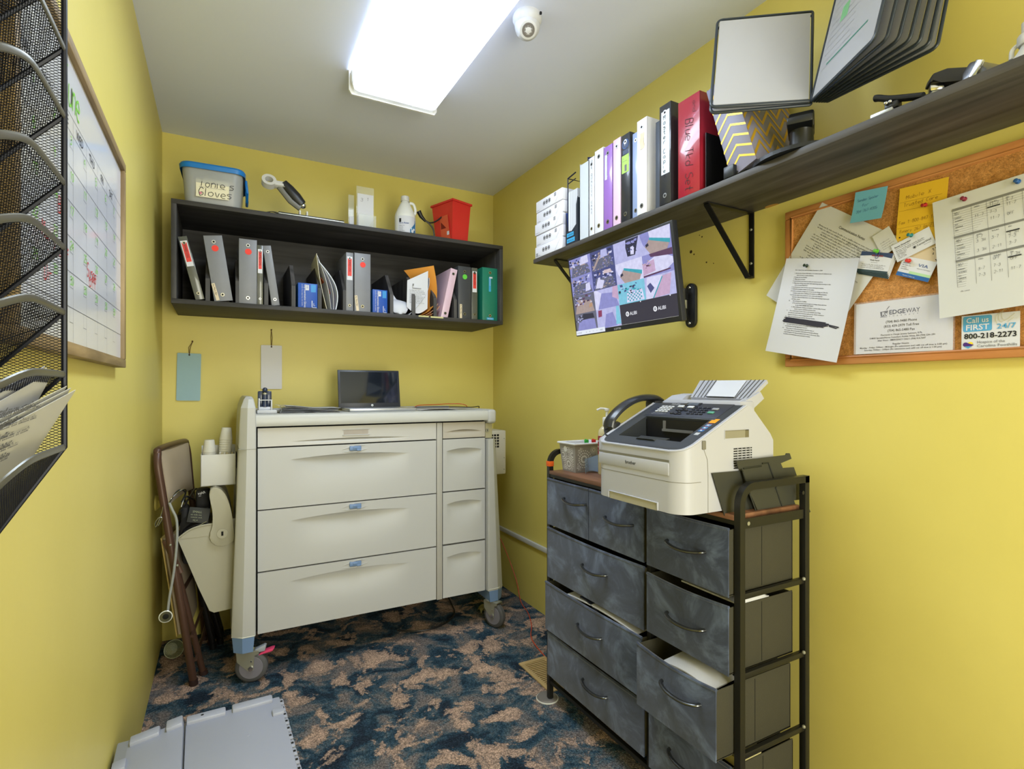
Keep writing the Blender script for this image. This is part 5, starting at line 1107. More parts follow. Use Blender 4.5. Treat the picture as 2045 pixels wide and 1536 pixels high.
def vent():
    vm = M('tan_register_metal', (196, 168, 122), 0.45, metal=0.2, var=0.03); x0, x1, y0, y1 = 1.393, 1.53, 1.80, 2.055
    T = thing('floor_vent', 'tan metal floor vent set in the carpet beside the drawer unit', 'vent', ((x0+x1)/2, (y0+y1)/2, 0))
    mb = MB(); f = 0.020; z = 0.007
    mb.box((x0, y0, 0), (x1, y0+f, z), vm, 0.002); mb.box((x0, y1-f, 0), (x1, y1, z), vm, 0.002); mb.box((x0, y0+f, 0), (x0+f, y1-f, z), vm, 0.002); mb.box((x1-f, y0+f, 0), (x1, y1-f, z), vm, 0.002); part('frame', mb, T, True)
    mb = MB(); mb.box((x0+f, y0+f, 0.0002), (x1-f, y1-f, 0.0012), DKGAP)
    n = 17
    for k in range(n): y = y0+f+(y1-y0-2*f)*(k+0.5)/n; mb.box((x0+f, y-0.0035, 0.001), (x1-f, y+0.0035, 0.0055), vm)
    part('louvre', mb, T, True)
vent()
# ------------------------------------------------------------------ right wall shelf
SX0, SZ0, SZ1, SYE = 1.500, 1.780, 1.799, 2.107
def shelf():
    T = thing('wall_shelf', 'long dark stained plank shelf on black brackets along the right wall', 'shelf', ((SX0+W_ROOM)/2, 1.0, SZ0))
    mb = MB(); mb.box((SX0, 0.02, SZ0), (W_ROOM, SYE, SZ1), DWOODY, 0.0015)
    kn = M('pine_knot', (178, 134, 66), 0.6, var=0.15, vs=60); c = onz(1541, 411, SZ0); mb.lathe([(0.0, 0), (0.018, 0)], kn, Matrix.Translation((c.x, c.y, SZ0-0.0004)) @ Matrix.Diagonal((0.7, 1.25, 1, 1)), n=24, cap0=False, cap1=False)
    part('board', mb, T, True)
    for y in (0.30, 1.165, 1.99):
        mb = MB(); t = 0.004; w = 0.019; x0 = SX0+0.055 if y < 1.9 else SX0+0.04; x1 = W_ROOM-0.0005; zb = 1.568
        mb.box((x0, y-w/2, SZ0-t), (x1, y+w/2, SZ0), BLKM, 0.001); mb.box((x1-t, y-w/2, zb), (x1, y+w/2, SZ0), BLKM, 0.001)
        a = Vector((x0+0.004, 0, SZ0-t)); b = Vector((x1-0.018, 0, zb)); d = (b-a).normalized(); n = Vector((d.z, 0, -d.x))*t
        P = [a, b, b+n*1.0, a+n*1.0]; mb.hexa([(p.x, y-w/2, p.z) for p in P]+[(p.x, y+w/2, p.z) for p in P], BLKM)
        mb.box((x1-0.024, y-w/2, zb-0.002), (x1, y+w/2, zb+t), BLKM, 0.001)
        for z in (1.615, 1.725): mb.ball((x1-t-0.001, y, z), 0.0045, STEEL, 6, (0.5, 1, 1))
        part('bracket', mb, T, True, label='black steel angle bracket')
shelf()
SZ = SZ1
G2 = 'binders standing on the right wall shelf'
def rb(name, lab, y, w, h, m, x=1.508, d=0.25, lean=0.0, **k):
    """y is the far (left in view) edge; local +X runs towards the camera"""
    return binder(name, lab, w, h, d, m, (x, y, SZ+0.0003), rz=-math.pi/2, lean=lean, group=G2, **k)
def shelf_binders():
    bw = M('white_vinyl', (226, 226, 234), 0.3, var=0.03, coat=0.3); gr = M('light_grey_box_board', (196, 202, 210), 0.5, var=0.03)
    pur = M('purple_vinyl', (150, 108, 190), 0.3, var=0.05, coat=0.4, bump=0.2, bs=30); pk = M('pale_pink_vinyl', (226, 196, 222), 0.3, var=0.03, coat=0.4)
    bk = M('black_vinyl_binder', (44, 46, 52), 0.28, var=0.05, coat=0.4, bump=0.2, bs=30); blu = M('blue_grey_vinyl', (150, 166, 206), 0.3, var=0.04, coat=0.3)
    dg = M('slate_binder', (72, 80, 94), 0.35, var=0.05); red = M('red_vinyl', (158, 34, 52), 0.25, var=0.08, vs=12, coat=0.5, bump=0.35, bs=16)
    def vert(t, size, m=INK, y0=0.9, x=0.5, hand=True, wid=0.10):
        def f(T, X, w, h):
            mb = MB(); mb.rect(w*0.12, h*0.06, w*0.88, h*0.95, WHITE, X, 0.0002)
            mb.hand(t, size, m, X, w*x-size*0.35, h*y0-size, 0.0008, vertical=True, wid=wid, seed=len(t)) if hand else mb.text(t, size, m, X, w*x, h*y0-size, 0.0006, 'C', vertical=True)
            part('spine_card', mb, T, label='white spine card with vertical lettering')
        return f
    def turned(t, size, m, x=0.3, y=0.92, card=None, seed=1):
        def f(T, X, w, h):
            mb = MB()
            if card: mb.rect(*[c*s for c, s in zip(card, (w, h, w, h))], WHITE, X, 0.0002)
            mb.hand(t, size, m, X @ Matrix.Translation((w*x, h*y, 0.0004)) @ Matrix.Rotation(-math.pi/2, 4, 'Z'), 0, 0, 0.0004, seed=seed, wid=0.09); part('spine_writing', mb, T, label='handwritten spine')
        return f
    rb('thin_binder', 'slim black-edged white binder with printed vertical spine next to the grey file box', 1.694, 0.032, 0.305, bw, extra=vert('OUR QUALITY CARE', 0.014, INKG, 0.98, 0.5, False), d=0.26)
    rb('thin_binder', 'plain glossy white binder left of the purple binder', 1.659, 0.052, 0.318, bw, d=0.25)
    rb('thin_binder', 'purple ring binder on the right wall shelf', 1.604, 0.050, 0.310, pur, extra=turned('TONY AMR', 0.012, WHITE, 0.2, 0.88, (0.15, 0.60, 0.42, 0.90)))
    rb('thin_binder', 'pale pink binder on the shelf beside the purple one', 1.549, 0.041, 0.315, pk)
    def exb(T, X, w, h):
        mb = MB(); mb.disc((w*0.5, h*0.885), w*0.38, INKB, X, z=0.0002); mb.disc((w*0.5, h*0.885), w*0.32, M('navy_badge', (40, 56, 88), 0.4), X, z=0.0004); mb.text('1"', 0.016, WHITE, X, w*0.5, h*0.868, 0.0006, 'C'); mb.rect(w*0.2, h*0.77, w*0.8, h*0.82, M('navy_badge', (40, 56, 88), 0.4), X, 0.0003)
        mb.rect(w*0.1, h*0.56, w*0.9, h*0.76, M('lime_label', (164, 206, 92), 0.5), X, 0.0002); mb.rect(w*0.42, h*0.575, w*0.66, h*0.65, INKG, X, 0.0004); mb.lines(w*0.2, w*0.8, h*0.72, 0.004, INKG, X, seed=3); mb.lines(w*0.2, w*0.8, h*0.69, 0.004, INKG, X, seed=4); part('shop_sticker', mb, T, label='round badge and lime price sticker')
    rb('thin_binder', 'black binder with round badge and lime green sticker', 1.504, 0.046, 0.312, bk, extra=exb)
    rb('thin_binder', 'blue-grey slim binder right of the lime-sticker binder', 1.452, 0.034, 0.300, blu, x=1.515)
    def exw(T, X, w, h):
        mb = MB(); mb.grid(lambda u, v: (w*0.32+w*0.42*u+0.002*math.sin(9*v), h*(0.68+0.17*v), 0.0004+0.0006*math.sin(5*u+7*v)), 4, 8, M('peeled_glue_beige', (214, 196, 168), 0.6, var=0.15, vs=90), X); part('glue_patch', mb, T, label='beige torn label residue')
    rb('wide_binder', 'white binder with torn beige label residue standing proud of the slate binder', 1.412, 0.048, 0.322, bw, x=1.500, extra=exw)
    rb('thin_binder', 'slate blue-grey binder between white binder and black master binder', 1.352, 0.040, 0.300, dg, x=1.528, rivets=False)
    def exm(T, X, w, h):
        mb = MB(); mb.rect(w*0.18, h*0.30, w*0.90, h*0.93, M('pale_blue_paper', (206, 216, 228), 0.6), X, 0.0002); mb.hand('Master Copies', 0.0135, INK, X, w*0.38, h*0.89-0.014, 0.0008, vertical=True, wid=0.10, seed=6, slant=0.0)
        part('spine_card', mb, T, label='pale card with handwriting')
    rb('wide_binder', 'black binder with handwritten card spine beside the red binder', 1.305, 0.050, 0.322, bk, x=1.500, extra=exm, d=0.26)
    def exr(T, X, w, h):
        mb = MB(); Xr = X @ Matrix.Translation((w*0.36, h*0.78, 0.0006)) @ Matrix.Rotation(-math.pi/2, 4, 'Z'); mb.hand('Blue Tkd Set', 0.030, INK, Xr, 0, 0, wid=0.05, seed=4, slant=0.3, sx=0.75); Xq = X @ Matrix.Translation((w*0.70, h*0.93, 0.0006)) @ Matrix.Rotation(-math.pi/2, 4, 'Z'); mb.hand('and', 0.014, INK, Xq, 0, 0, wid=0.06, seed=5, slant=0.3)
        part('spine_writing', mb, T, label='black marker handwriting')
    rb('wide_binder', 'large glossy red binder with marker writing on its spine', 1.228, 0.086, 0.300, red, x=1.504, d=0.255, extra=exr, rivets=False)
shelf_binders()
def reams():
    wr = M('ream_wrapper_white', (226, 226, 236), 0.5, var=0.03, bump=0.3, bs=12)
    names = ['bottom paper ream in the shelf-end stack', 'second ream up in the shelf-end stack', 'middle ream of the shelf-end stack of five', 'fourth ream, one below the topmost, on the shelf end', 'topmost paper ream of the stack at the shelf end']
    for k in range(5):
        q = random.Random(k); T = thing('paper_ream', names[k], 'paper ream', (1.503+0.004*(k % 2), 1.875+0.004*q.random(), SZ+0.0513*k), rz=q.uniform(-0.012, 0.012), group='paper reams stacked at the shelf end')
        w, d, h = 0.216, 0.255, 0.051
        mb = MB(); mb.box((0.0, 0.0, 0.0003), (d, w, h-0.0003), wr, 0.004)
        X = frame((-0.0004, w, 0), (0, -1, 0), (0, 0, 1)); pm = M('ream_print_black', (44, 44, 50), 0.5)
        for i in range(3):
            c = (0.072+0.022*i, h*0.52); n = 18
            for j in range(n):
                a0, a1 = 2*math.pi*j/n, 2*math.pi*(j+1)/n; R, r = 0.0092, 0.0070
                mb.add([(c[0]+R*math.cos(a0), c[1]+R*math.sin(a0), 0), (c[0]+R*math.cos(a1), c[1]+R*math.sin(a1), 0), (c[0]+r*math.cos(a1), c[1]+r*math.sin(a1), 0), (c[0]+r*math.cos(a0), c[1]+r*math.sin(a0), 0)], [(0, 1, 2, 3)], pm, X @ Matrix.Translation((0, 0, 0.0003)))
            mb.rect(c[0]-0.004, c[1]-0.004, c[0]+0.004, c[1]+0.004, pm, X, 0.0003)
        bx, by = (0.155, 0.030) if k else (0.012, 0.006)
        for r_ in ((0, 0, 0.014, 0.002), (0, 0.012, 0.014, 0.014), (0, 0, 0.002, 0.014), (0.012, 0, 0.014, 0.014), (0.005, 0.004, 0.009, 0.010)): mb.rect(bx+r_[0], by+r_[1], bx+r_[2], by+r_[3], pm, X, 0.0003)
        mb.stroke([Vector((0.165, 0.004, 0.0004)), Vector((0.205, 0.046, 0.0004))], 0.0008, INKG, X); mb.lines(0.01, 0.05, 0.006, 0.004, INKG, X, seed=k); part('wrapper', mb, T)
reams()
def file_boxes():
    wm = M('black_wire', (34, 38, 60), 0.4, metal=0.4); y0, y1 = 1.770, 1.855; x0, x1 = 1.508, 1.745
    T = thing('wire_file_rack', 'dark wire and mesh magazine file holding white papers next to the reams', 'magazine file', ((x0+x1)/2, (y0+y1)/2, SZ))
    mb = MB()
    mb.tube([(x0+0.01, y1, SZ+0.002), (x0+0.01, y1, SZ+0.285), (x1, y1, SZ+0.285), (x1, y1, SZ+0.002)], 0.0028, wm, n=8)
    mb.tube([(x0+0.01, y1, SZ+0.285), (x0+0.01, y0+0.03, SZ+0.292)], 0.0028, wm, n=8); mb.tube([(x0+0.01, y1, SZ+0.262), (x0+0.01, y0+0.03, SZ+0.267)], 0.0022, wm, n=8)
    mb.tube([(x1, y0, SZ+0.285), (x1, y0, SZ+0.002)], 0.0028, wm, n=8); part('wire_frame', mb, T, True)
    bb = M('black_file_board', (34, 40, 52), 0.5, var=0.05); mb = MB()
    X = FR((x0, 0, SZ)); w = 0.085
    P = [(0, 0.002), (w, 0.002), (w, 0.185), (w*0.88, 0.155), (w*0.88, 0.075), (w*0.50, 0.055), (w*0.14, 0.06), (0.0, 0.14)]
    mb.prism([(-y1+p[0], p[1]) for p in P], -0.0015, 0.0015, bb, X); mb.box((x0, y0-0.002, SZ+0.001), (x1, y0, SZ+0.18), bb); mb.box((x0, y1-0.001, SZ+0.001), (x1, y1+0.001, SZ+0.14), M('blue_mesh_side', (44, 66, 140), 0.5)); mb.box((x0, y0, SZ+0.0005), (x1, y1, SZ+0.002), bb)
    Xl = FR((x0-0.0018, y1, SZ)); mb.rect(0.010, 0.034, 0.058, 0.050, BLUEL, Xl, 0.0003); mb.rect(0.010, 0.010, 0.066, 0.027, BLUEL, Xl, 0.0003); mb.text('GUARDIAN', 0.009, INK, Xl, 0.014, 0.0385, 0.0006, width=0.04); mb.text('MEDICAL', 0.009, INK, Xl, 0.014, 0.0145, 0.0006, width=0.046)
    part('file_body', mb, T, True)
    mb = MB(); mb.box((x0+0.006, y0+0.012, SZ+0.003), (x1-0.01, y1-0.010, SZ+0.222), WHITE)
    for k in range(6): mb.box((x0+0.0055, y0+0.014+0.009*k, SZ+0.004), (x0+0.0065, y0+0.0145+0.009*k, SZ+0.22), INKG)
    part('papers', mb, T, True)
    gr = M('light_grey_box_board', (196, 202, 210), 0.5, var=0.03)
    y0, y1 = 1.697, 1.757
    T = thing('grey_file_box', 'light grey magazine file with navy hangers behind its top', 'magazine file', ((x0+x1)/2, (y0+y1)/2, SZ))
    mb = MB(); X = frame((0, y1, SZ), (1, 0, 0), (0, 0, 1)); P = [(x0, 0.001), (x1, 0.001), (x1, 0.315), (x0+0.06, 0.315), (x0, 0.305)]
    mb.prism(P, 0, 0.002, gr, X); mb.prism(P, (y1-y0)-0.002, (y1-y0), gr, X); mb.box((x0, y0, SZ+0.001), (x0+0.002, y1, SZ+0.300), gr); mb.box((x1-0.002, y0, SZ+0.001), (x1, y1, SZ+0.31), gr); mb.box((x0, y0, SZ+0.0004), (x1, y1, SZ+0.002), gr); part('box_shell', mb, T, True)
    mb = MB()
    for k in range(4): yq = y0+0.010+0.012*k; mb.box((x0+0.03, yq, SZ+0.02), (x1-0.04, yq+0.003, SZ+0.325+0.004*k), M('navy_folder', (34, 46, 96), 0.5))
    part('folder_tabs', mb, T, True)
file_boxes()
def chevron():
    """leaning magazine file with gold zigzags"""
    lv = M('lavender_grey_board', (136, 134, 158), 0.45, var=0.04); gold = M('gold_foil', (214, 170, 40), 0.3, metal=0.35, var=0.05)
    y_b = 1.036; w = 0.085; h = 0.305; d = 0.235; lean = -0.30
    T = thing('chevron_file_box', 'lavender magazine file with gold zigzag stripes leaning on the shelf', 'magazine file', (1.512, y_b, SZ+0.001), rot=(0, lean, -math.pi/2))
    # local: x across the spine towards the camera, -y spine face, z up; leans to the red binder
    mb = MB(); t = 0.003
    mb.box((0, 0, 0), (w, t, h*0.98), lv, 0.001); mb.box((0, t, 0), (t, d, h), lv, 0.001); mb.box((w-t, t, 0), (w, d, h), lv, 0.001); mb.box((t, d-t, 0), (w-t, d, h), lv, 0.001); mb.box((t, t, 0), (w-t, d, 0.003), lv)
    part('box_shell', mb, T)
    mb = MB()
    def zig(X, W_, H_, n, amp, pitch, th=0.007):
        rows = int(H_/pitch)+3
        for r in range(-1, rows):
            zc = r*pitch+0.01; N_ = 2*n; pts = []
            for i in range(N_+1):
                x = W_*i/N_; z = zc+(amp if (i % 2) else 0)
                pts.append((x, z))
            for a, b in zip(pts[:-1], pts[1:]):
                q = [(a[0], a[1]), (b[0], b[1]), (b[0], b[1]+th), (a[0], a[1]+th)]
                if max(p[1] for p in q) < H_-0.002 and min(p[1] for p in q) > 0.002: mb.add([(p[0], p[1], 0.0004) for p in q], [(0, 1, 2, 3)], gold, X)
    zig(frame((0, -0.0003, 0), (1, 0, 0), (0, 0, 1)), w, h*0.98, 1, 0.030, 0.034)
    zig(frame((w+0.0003, 0, 0), (0, 1, 0), (0, 0, 1)), d, h, 3, 0.050, 0.040, 0.013)
    part('zigzag_print', mb, T, label='gold zigzag stripes')
    mb = MB(); mb.box((0.008, 0.01, 0.004), (0.05, d-0.01, h-0.03), M('charcoal_folder', (48, 50, 54), 0.5)); part('folders', mb, T)
    # plain grey wedge between red binder and the file: a black bookend
    T = thing('bookend', 'dark grey metal bookend wedged between red binder and zigzag file', 'bookend', (1.52, 1.09, SZ))
    mb = MB(); mb.box((1.515, 1.128, SZ+0.0005), (1.66, 1.130, SZ+0.17), BLKM); mb.box((1.515, 1.04, SZ+0.0002), (1.66, 1.130, SZ+0.0016), BLKM); part('plate', mb, T, True)
chevron()
def display_stand():
    """desk reference system: tilted hinged pocket frames on a swivel base"""
    fr_ = M('dark_slate_frame', (46, 54, 64), 0.38, var=0.06); sl = M('sleeve_film', (172, 174, 184), 0.22, var=0.02, coat=0.3); bk = M('stand_black', (30, 33, 38), 0.35, var=0.08)
    c = Vector((1.60, 0.885, SZ)); T = thing('flip_display_stand', 'desktop flip display of framed white sheets on a black swivel base', 'display stand', c)
    mb = MB(); 
    # base: a flat fan with ratchet teeth
    P = []
    for k in range(25): a = math.radians(60+240*k/24); P.append((0.118*math.cos(a), 0.125*math.sin(a)))
    P += [(0.10, -0.10), (0.10, 0.10)]
    mb.prism(P, 0.002, 0.012, bk, Matrix.Translation(c), 0.002)
    for k in range(40):
        a = math.radians(50+260*k/39); R = Matrix.Translation(c) @ Matrix.Rotation(a, 4, 'Z'); mb.box((0.088, -0.003, 0.012), (0.094, 0.003, 0.019), M('light_teeth', (190, 194, 198), 0.4) if k % 2 else bk, 0, R)
    mb.lathe([(0.092, 0.012), (0.088, 0.020), (0.060, 0.028), (0.04, 0.034)], bk, Matrix.Translation(c), n=40)
    mb.tube(smooth_path([c+Vector((-0.07, 0.10, 0.008)), c+Vector((-0.085, 0.135, 0.012)), c+Vector((-0.092, 0.160, 0.010))], 4), 0.006, bk, n=8)
    mb.box((1.498, 1.018, SZ+0.0006), (1.516, 1.052, SZ+0.034), bk, 0.003); part('swivel_base', mb, T, True)
    mb = MB(); mb.lathe([(0.036, 0.026), (0.030, 0.034), (0.028, 0.085), (0.029, 0.088)], bk, Matrix.Translation(c+Vector((0, -0.0, 0))), n=32); part('column', mb, T, True)
    tilt = math.radians(23)
    # hinge bar sits on the column, turned to face the room
    H0 = Vector((1.575, 0.843, 1.937))
    n_face = Vector((-0.85, -0.52, 0)).normalized()
    up = Vector((0.32, 0.11, 0.94)).normalized()
    bar = n_face.cross(Vector((0, 0, 1)))
    mb = MB(); Xb = frame(c+Vector((0, 0, 0.095)), bar, n_face.cross(bar)); 
    mb.box((-0.055, -0.030, -0.004), (0.055, 0.030, 0.016), bk, 0.004, frame(c+Vector((-0.005, 0, 0.092)), -n_face, bar)); mb.box((-0.060, -0.004, 0.012), (0.060, 0.004, 0.018), STEEL, 0, frame(c+Vector((-0.005, 0.02, 0.088)), -n_face, bar))
    mb.box((-0.02, -0.03, 0), (0.05, 0.03, 0.045), bk, 0.006, frame(c+Vector((0.0, 0, 0.09)), -n_face, bar)); part('hinge_head', mb, T, True)
    def panel(dirv, org, lab=None, content=0, w=0.245, h=0.300, sk=1.0):
        d = dirv.normalized(); u = (up-d*(up.dot(d)*sk)).normalized(); nn_ = d.cross(u).normalized(); X = Matrix((d, u, nn_)).transposed().to_4x4(); X.translation = org
        mb = MB(); r = 0.014; Q = []
        for cx, cy, a0 in ((w-r, h-r, 0), (r*0.4, h-r*0.4, 90), (r*0.4, r*0.4, 180), (w-r, r, 270)):
            rr_ = r if cx > w/2 else r*0.4
            for k in range(5): a = math.radians(a0+22.5*k); Q.append(X @ Vector((cx+rr_*math.cos(a), cy+rr_*math.sin(a), 0)))
        mb.tube(Q, 0.0042, fr_, n=8, closed=True, flat=(1, 0.75)); Q2 = [X @ Vector((0.012, 0.008, 0)), X @ Vector((w-0.008, 0.008, 0))]
        p = part('pocket_frame', mb, T, True, label=lab)
        s = MB(); s.box((0.006, 0.006, -0.0012), (w-0.006, h-0.006, 0.0012), sl, 0, X)
        for sgn in ((1,) if content else (1,)):
            Xs = X
            if content == 1:
                for r_ in range(9): s.lines(0.06+0.012*(r_ % 3), 0.17, 0.255-0.022*r_, 0.004, M('faint_print', (176, 176, 178), 0.6), Xs, seed=r_, z=0.0015)
        if content == 2:
            Xs = X
            for fl in (1, -1):
                Xm = X if fl > 0 else X @ Matrix.Translation((w, 0, 0)) @ Matrix.Rotation(math.pi, 4, 'Y')
                s.rect(0.06 if fl > 0 else 0.165, 0.225, 0.09 if fl > 0 else 0.195, 0.26, M('chart_red', (190, 60, 76), 0.6), Xm, 0.0014); s.rect(0.06 if fl > 0 else 0.165, 0.165, 0.09 if fl > 0 else 0.195, 0.205, M('chart_green', (120, 180, 130), 0.6), Xm, 0.0014)
                s.rect(0.04, 0.070, 0.20, 0.075, M('teal_rule', (60, 120, 104), 0.6), Xm, 0.0014)
                for r_ in range(12): s.lines(0.02, 0.14, 0.275-0.019*r_, 0.004, M('faint_print2', (150, 150, 158), 0.6), Xm, seed=r_+30, z=0.0014)
                for r_ in range(3): s.rect(0.10, 0.16+0.05*r_, 0.22, 0.1606+0.05*r_, M('faint_print2', (150, 150, 158), 0.6), Xm, 0.0014)
        part('sleeve', s, p, True, label='white sheet in clear film')
    dl = Vector((-0.776, 0.630, 0.03)); 
    panel(dl, H0+Vector((0.0, 0.0, 0.006)), content=1, sk=0.45); panel(Vector((-0.755, 0.655, 0.02)), H0+Vector((0.006, 0.004, 0.0)), content=0, sk=0.45)
    for k in range(7):
        a = math.radians(240.8+k*4.6); panel(Vector((math.cos(a), math.sin(a), 0)), H0+Vector((0.006*k, -0.003*k, 0.004)), content=2 if k == 0 else 0)
display_stand()
def shelf_tools():
    sv = M('silver_paint', (170, 172, 170), 0.35, metal=0.5, var=0.03)
    a = onx(1750, 225, 1.53)
    T = thing('hole_punch', 'silver and black single hole punch on the shelf edge', 'hole punch', (1.535, 0.640, SZ))
    mb = MB(); mb.box((1.512, 0.622, SZ+0.0005), (1.535, 0.668, SZ+0.013), sv, 0.002); mb.box((1.510, 0.572, SZ+0.0005), (1.550, 0.628, SZ+0.005), BLK, 0.002); part('base', mb, T, True)
    mb = MB(); mb.tube(smooth_path([(1.524, 0.570, SZ+0.012), (1.522, 0.600, SZ+0.022), (1.520, 0.632, SZ+0.034), (1.519, 0.652, SZ+0.045), (1.519, 0.660, SZ+0.048)], 5), 0.01, BLK, rs=None, n=12, flat=(1.0, 0.7)); mb.ball((1.510, 0.634, SZ+0.023), 0.0045, CHROME, 7); mb.ball((1.510, 0.626, SZ+0.023), 0.004, CHROME, 7); mb.box((1.512, 0.612, SZ+0.008), (1.532, 0.640, SZ+0.024), BLK, 0.004); part('lever', mb, T, True)
    T = thing('stapler', 'black stapler with chrome nose on the shelf, middle of the desk tools', 'stapler', (1.555, 0.545, SZ))
    X = Matrix.Translation((1.532, 0.568, SZ)) @ Matrix.Rotation(math.radians(-50), 4, 'Z')     # length towards +x and -y
    mb = MB(); mb.box((-0.008, -0.018, 0.0005), (0.13, 0.018, 0.010), BLK, 0.004, X); part('base', mb, T, True)
    mb = MB(); Xs = X @ frame((0, 0, 0), (1, 0, 0), (0, 0, 1)); mb.prism([(0.0, 0.032), (0.006, 0.050), (0.03, 0.056), (0.07, 0.050), (0.13, 0.020), (0.13, 0.010), (0.06, 0.024), (0.02, 0.032)], -0.017, 0.017, BLK, Xs, 0.004); part('top_arm', mb, T, True)
    mb = MB(); mb.box((0.004, -0.009, 0.018), (0.028, 0.009, 0.034), CHROME, 0.002, X); mb.box((0.006, -0.012, 0.010), (0.12, 0.012, 0.016), STEEL, 0.001, X); part('magazine', mb, T, True)
    T = thing('stapler', 'grey stapler lying on its side near the spray bottle', 'stapler', (1.56, 0.475, SZ))
    X = Matrix.Translation((1.520, 0.485, SZ)) @ Matrix.Rotation(math.radians(-15), 4, 'Z')
    mb = MB(); gs = M('gunmetal_plastic', (84, 86, 92), 0.3, metal=0.3, var=0.05, coat=0.3)
    mb.prism([(-0.026, 0.001), (0.024, 0.001), (0.022, 0.024), (0.008, 0.040), (-0.006, 0.036), (-0.022, 0.012)], 0, 0.11, gs, X @ frame((0, 0, 0), (0, -1, 0), (0, 0, 1)) @ Matrix.Rotation(math.pi, 4, 'Y') @ Matrix.Translation((0, 0, 0)), 0.005); part('body', mb, T, True)
    mb = MB(); mb.box((-0.004, -0.004, 0.004), (0.002, 0.010, 0.034), CHROME, 0.001, X @ Matrix.Rotation(0.5, 4, 'X')); part('staple_plate', mb, T, True)
    T = thing('spray_bottle', 'white plastic spray bottle on the shelf at the top right edge', 'bottle', (1.60, 0.425, SZ))
    c = Vector((1.600, 0.428, SZ)); mb = MB(); mb.lathe([(0.036, 0.0005), (0.040, 0.004), (0.040, 0.016), (0.030, 0.032), (0.018, 0.050), (0.013, 0.060), (0.013, 0.066)], WPL, Matrix.Translation(c), n=32); part('bottle', mb, T, True)
    mb = MB(); mb.lathe([(0.017, 0.062), (0.0185, 0.066), (0.0185, 0.078), (0.016, 0.082), (0.012, 0.084), (0.012, 0.104), (0.0, 0.106)], WPL, Matrix.Translation(c), n=28); mb.tube(smooth_path([c+Vector((0, 0.012, 0.072)), c+Vector((-0.004, 0.024, 0.062)), c+Vector((-0.004, 0.026, 0.045))], 4), 0.004, WPL, n=8); part('cap', mb, T, True)
shelf_tools()
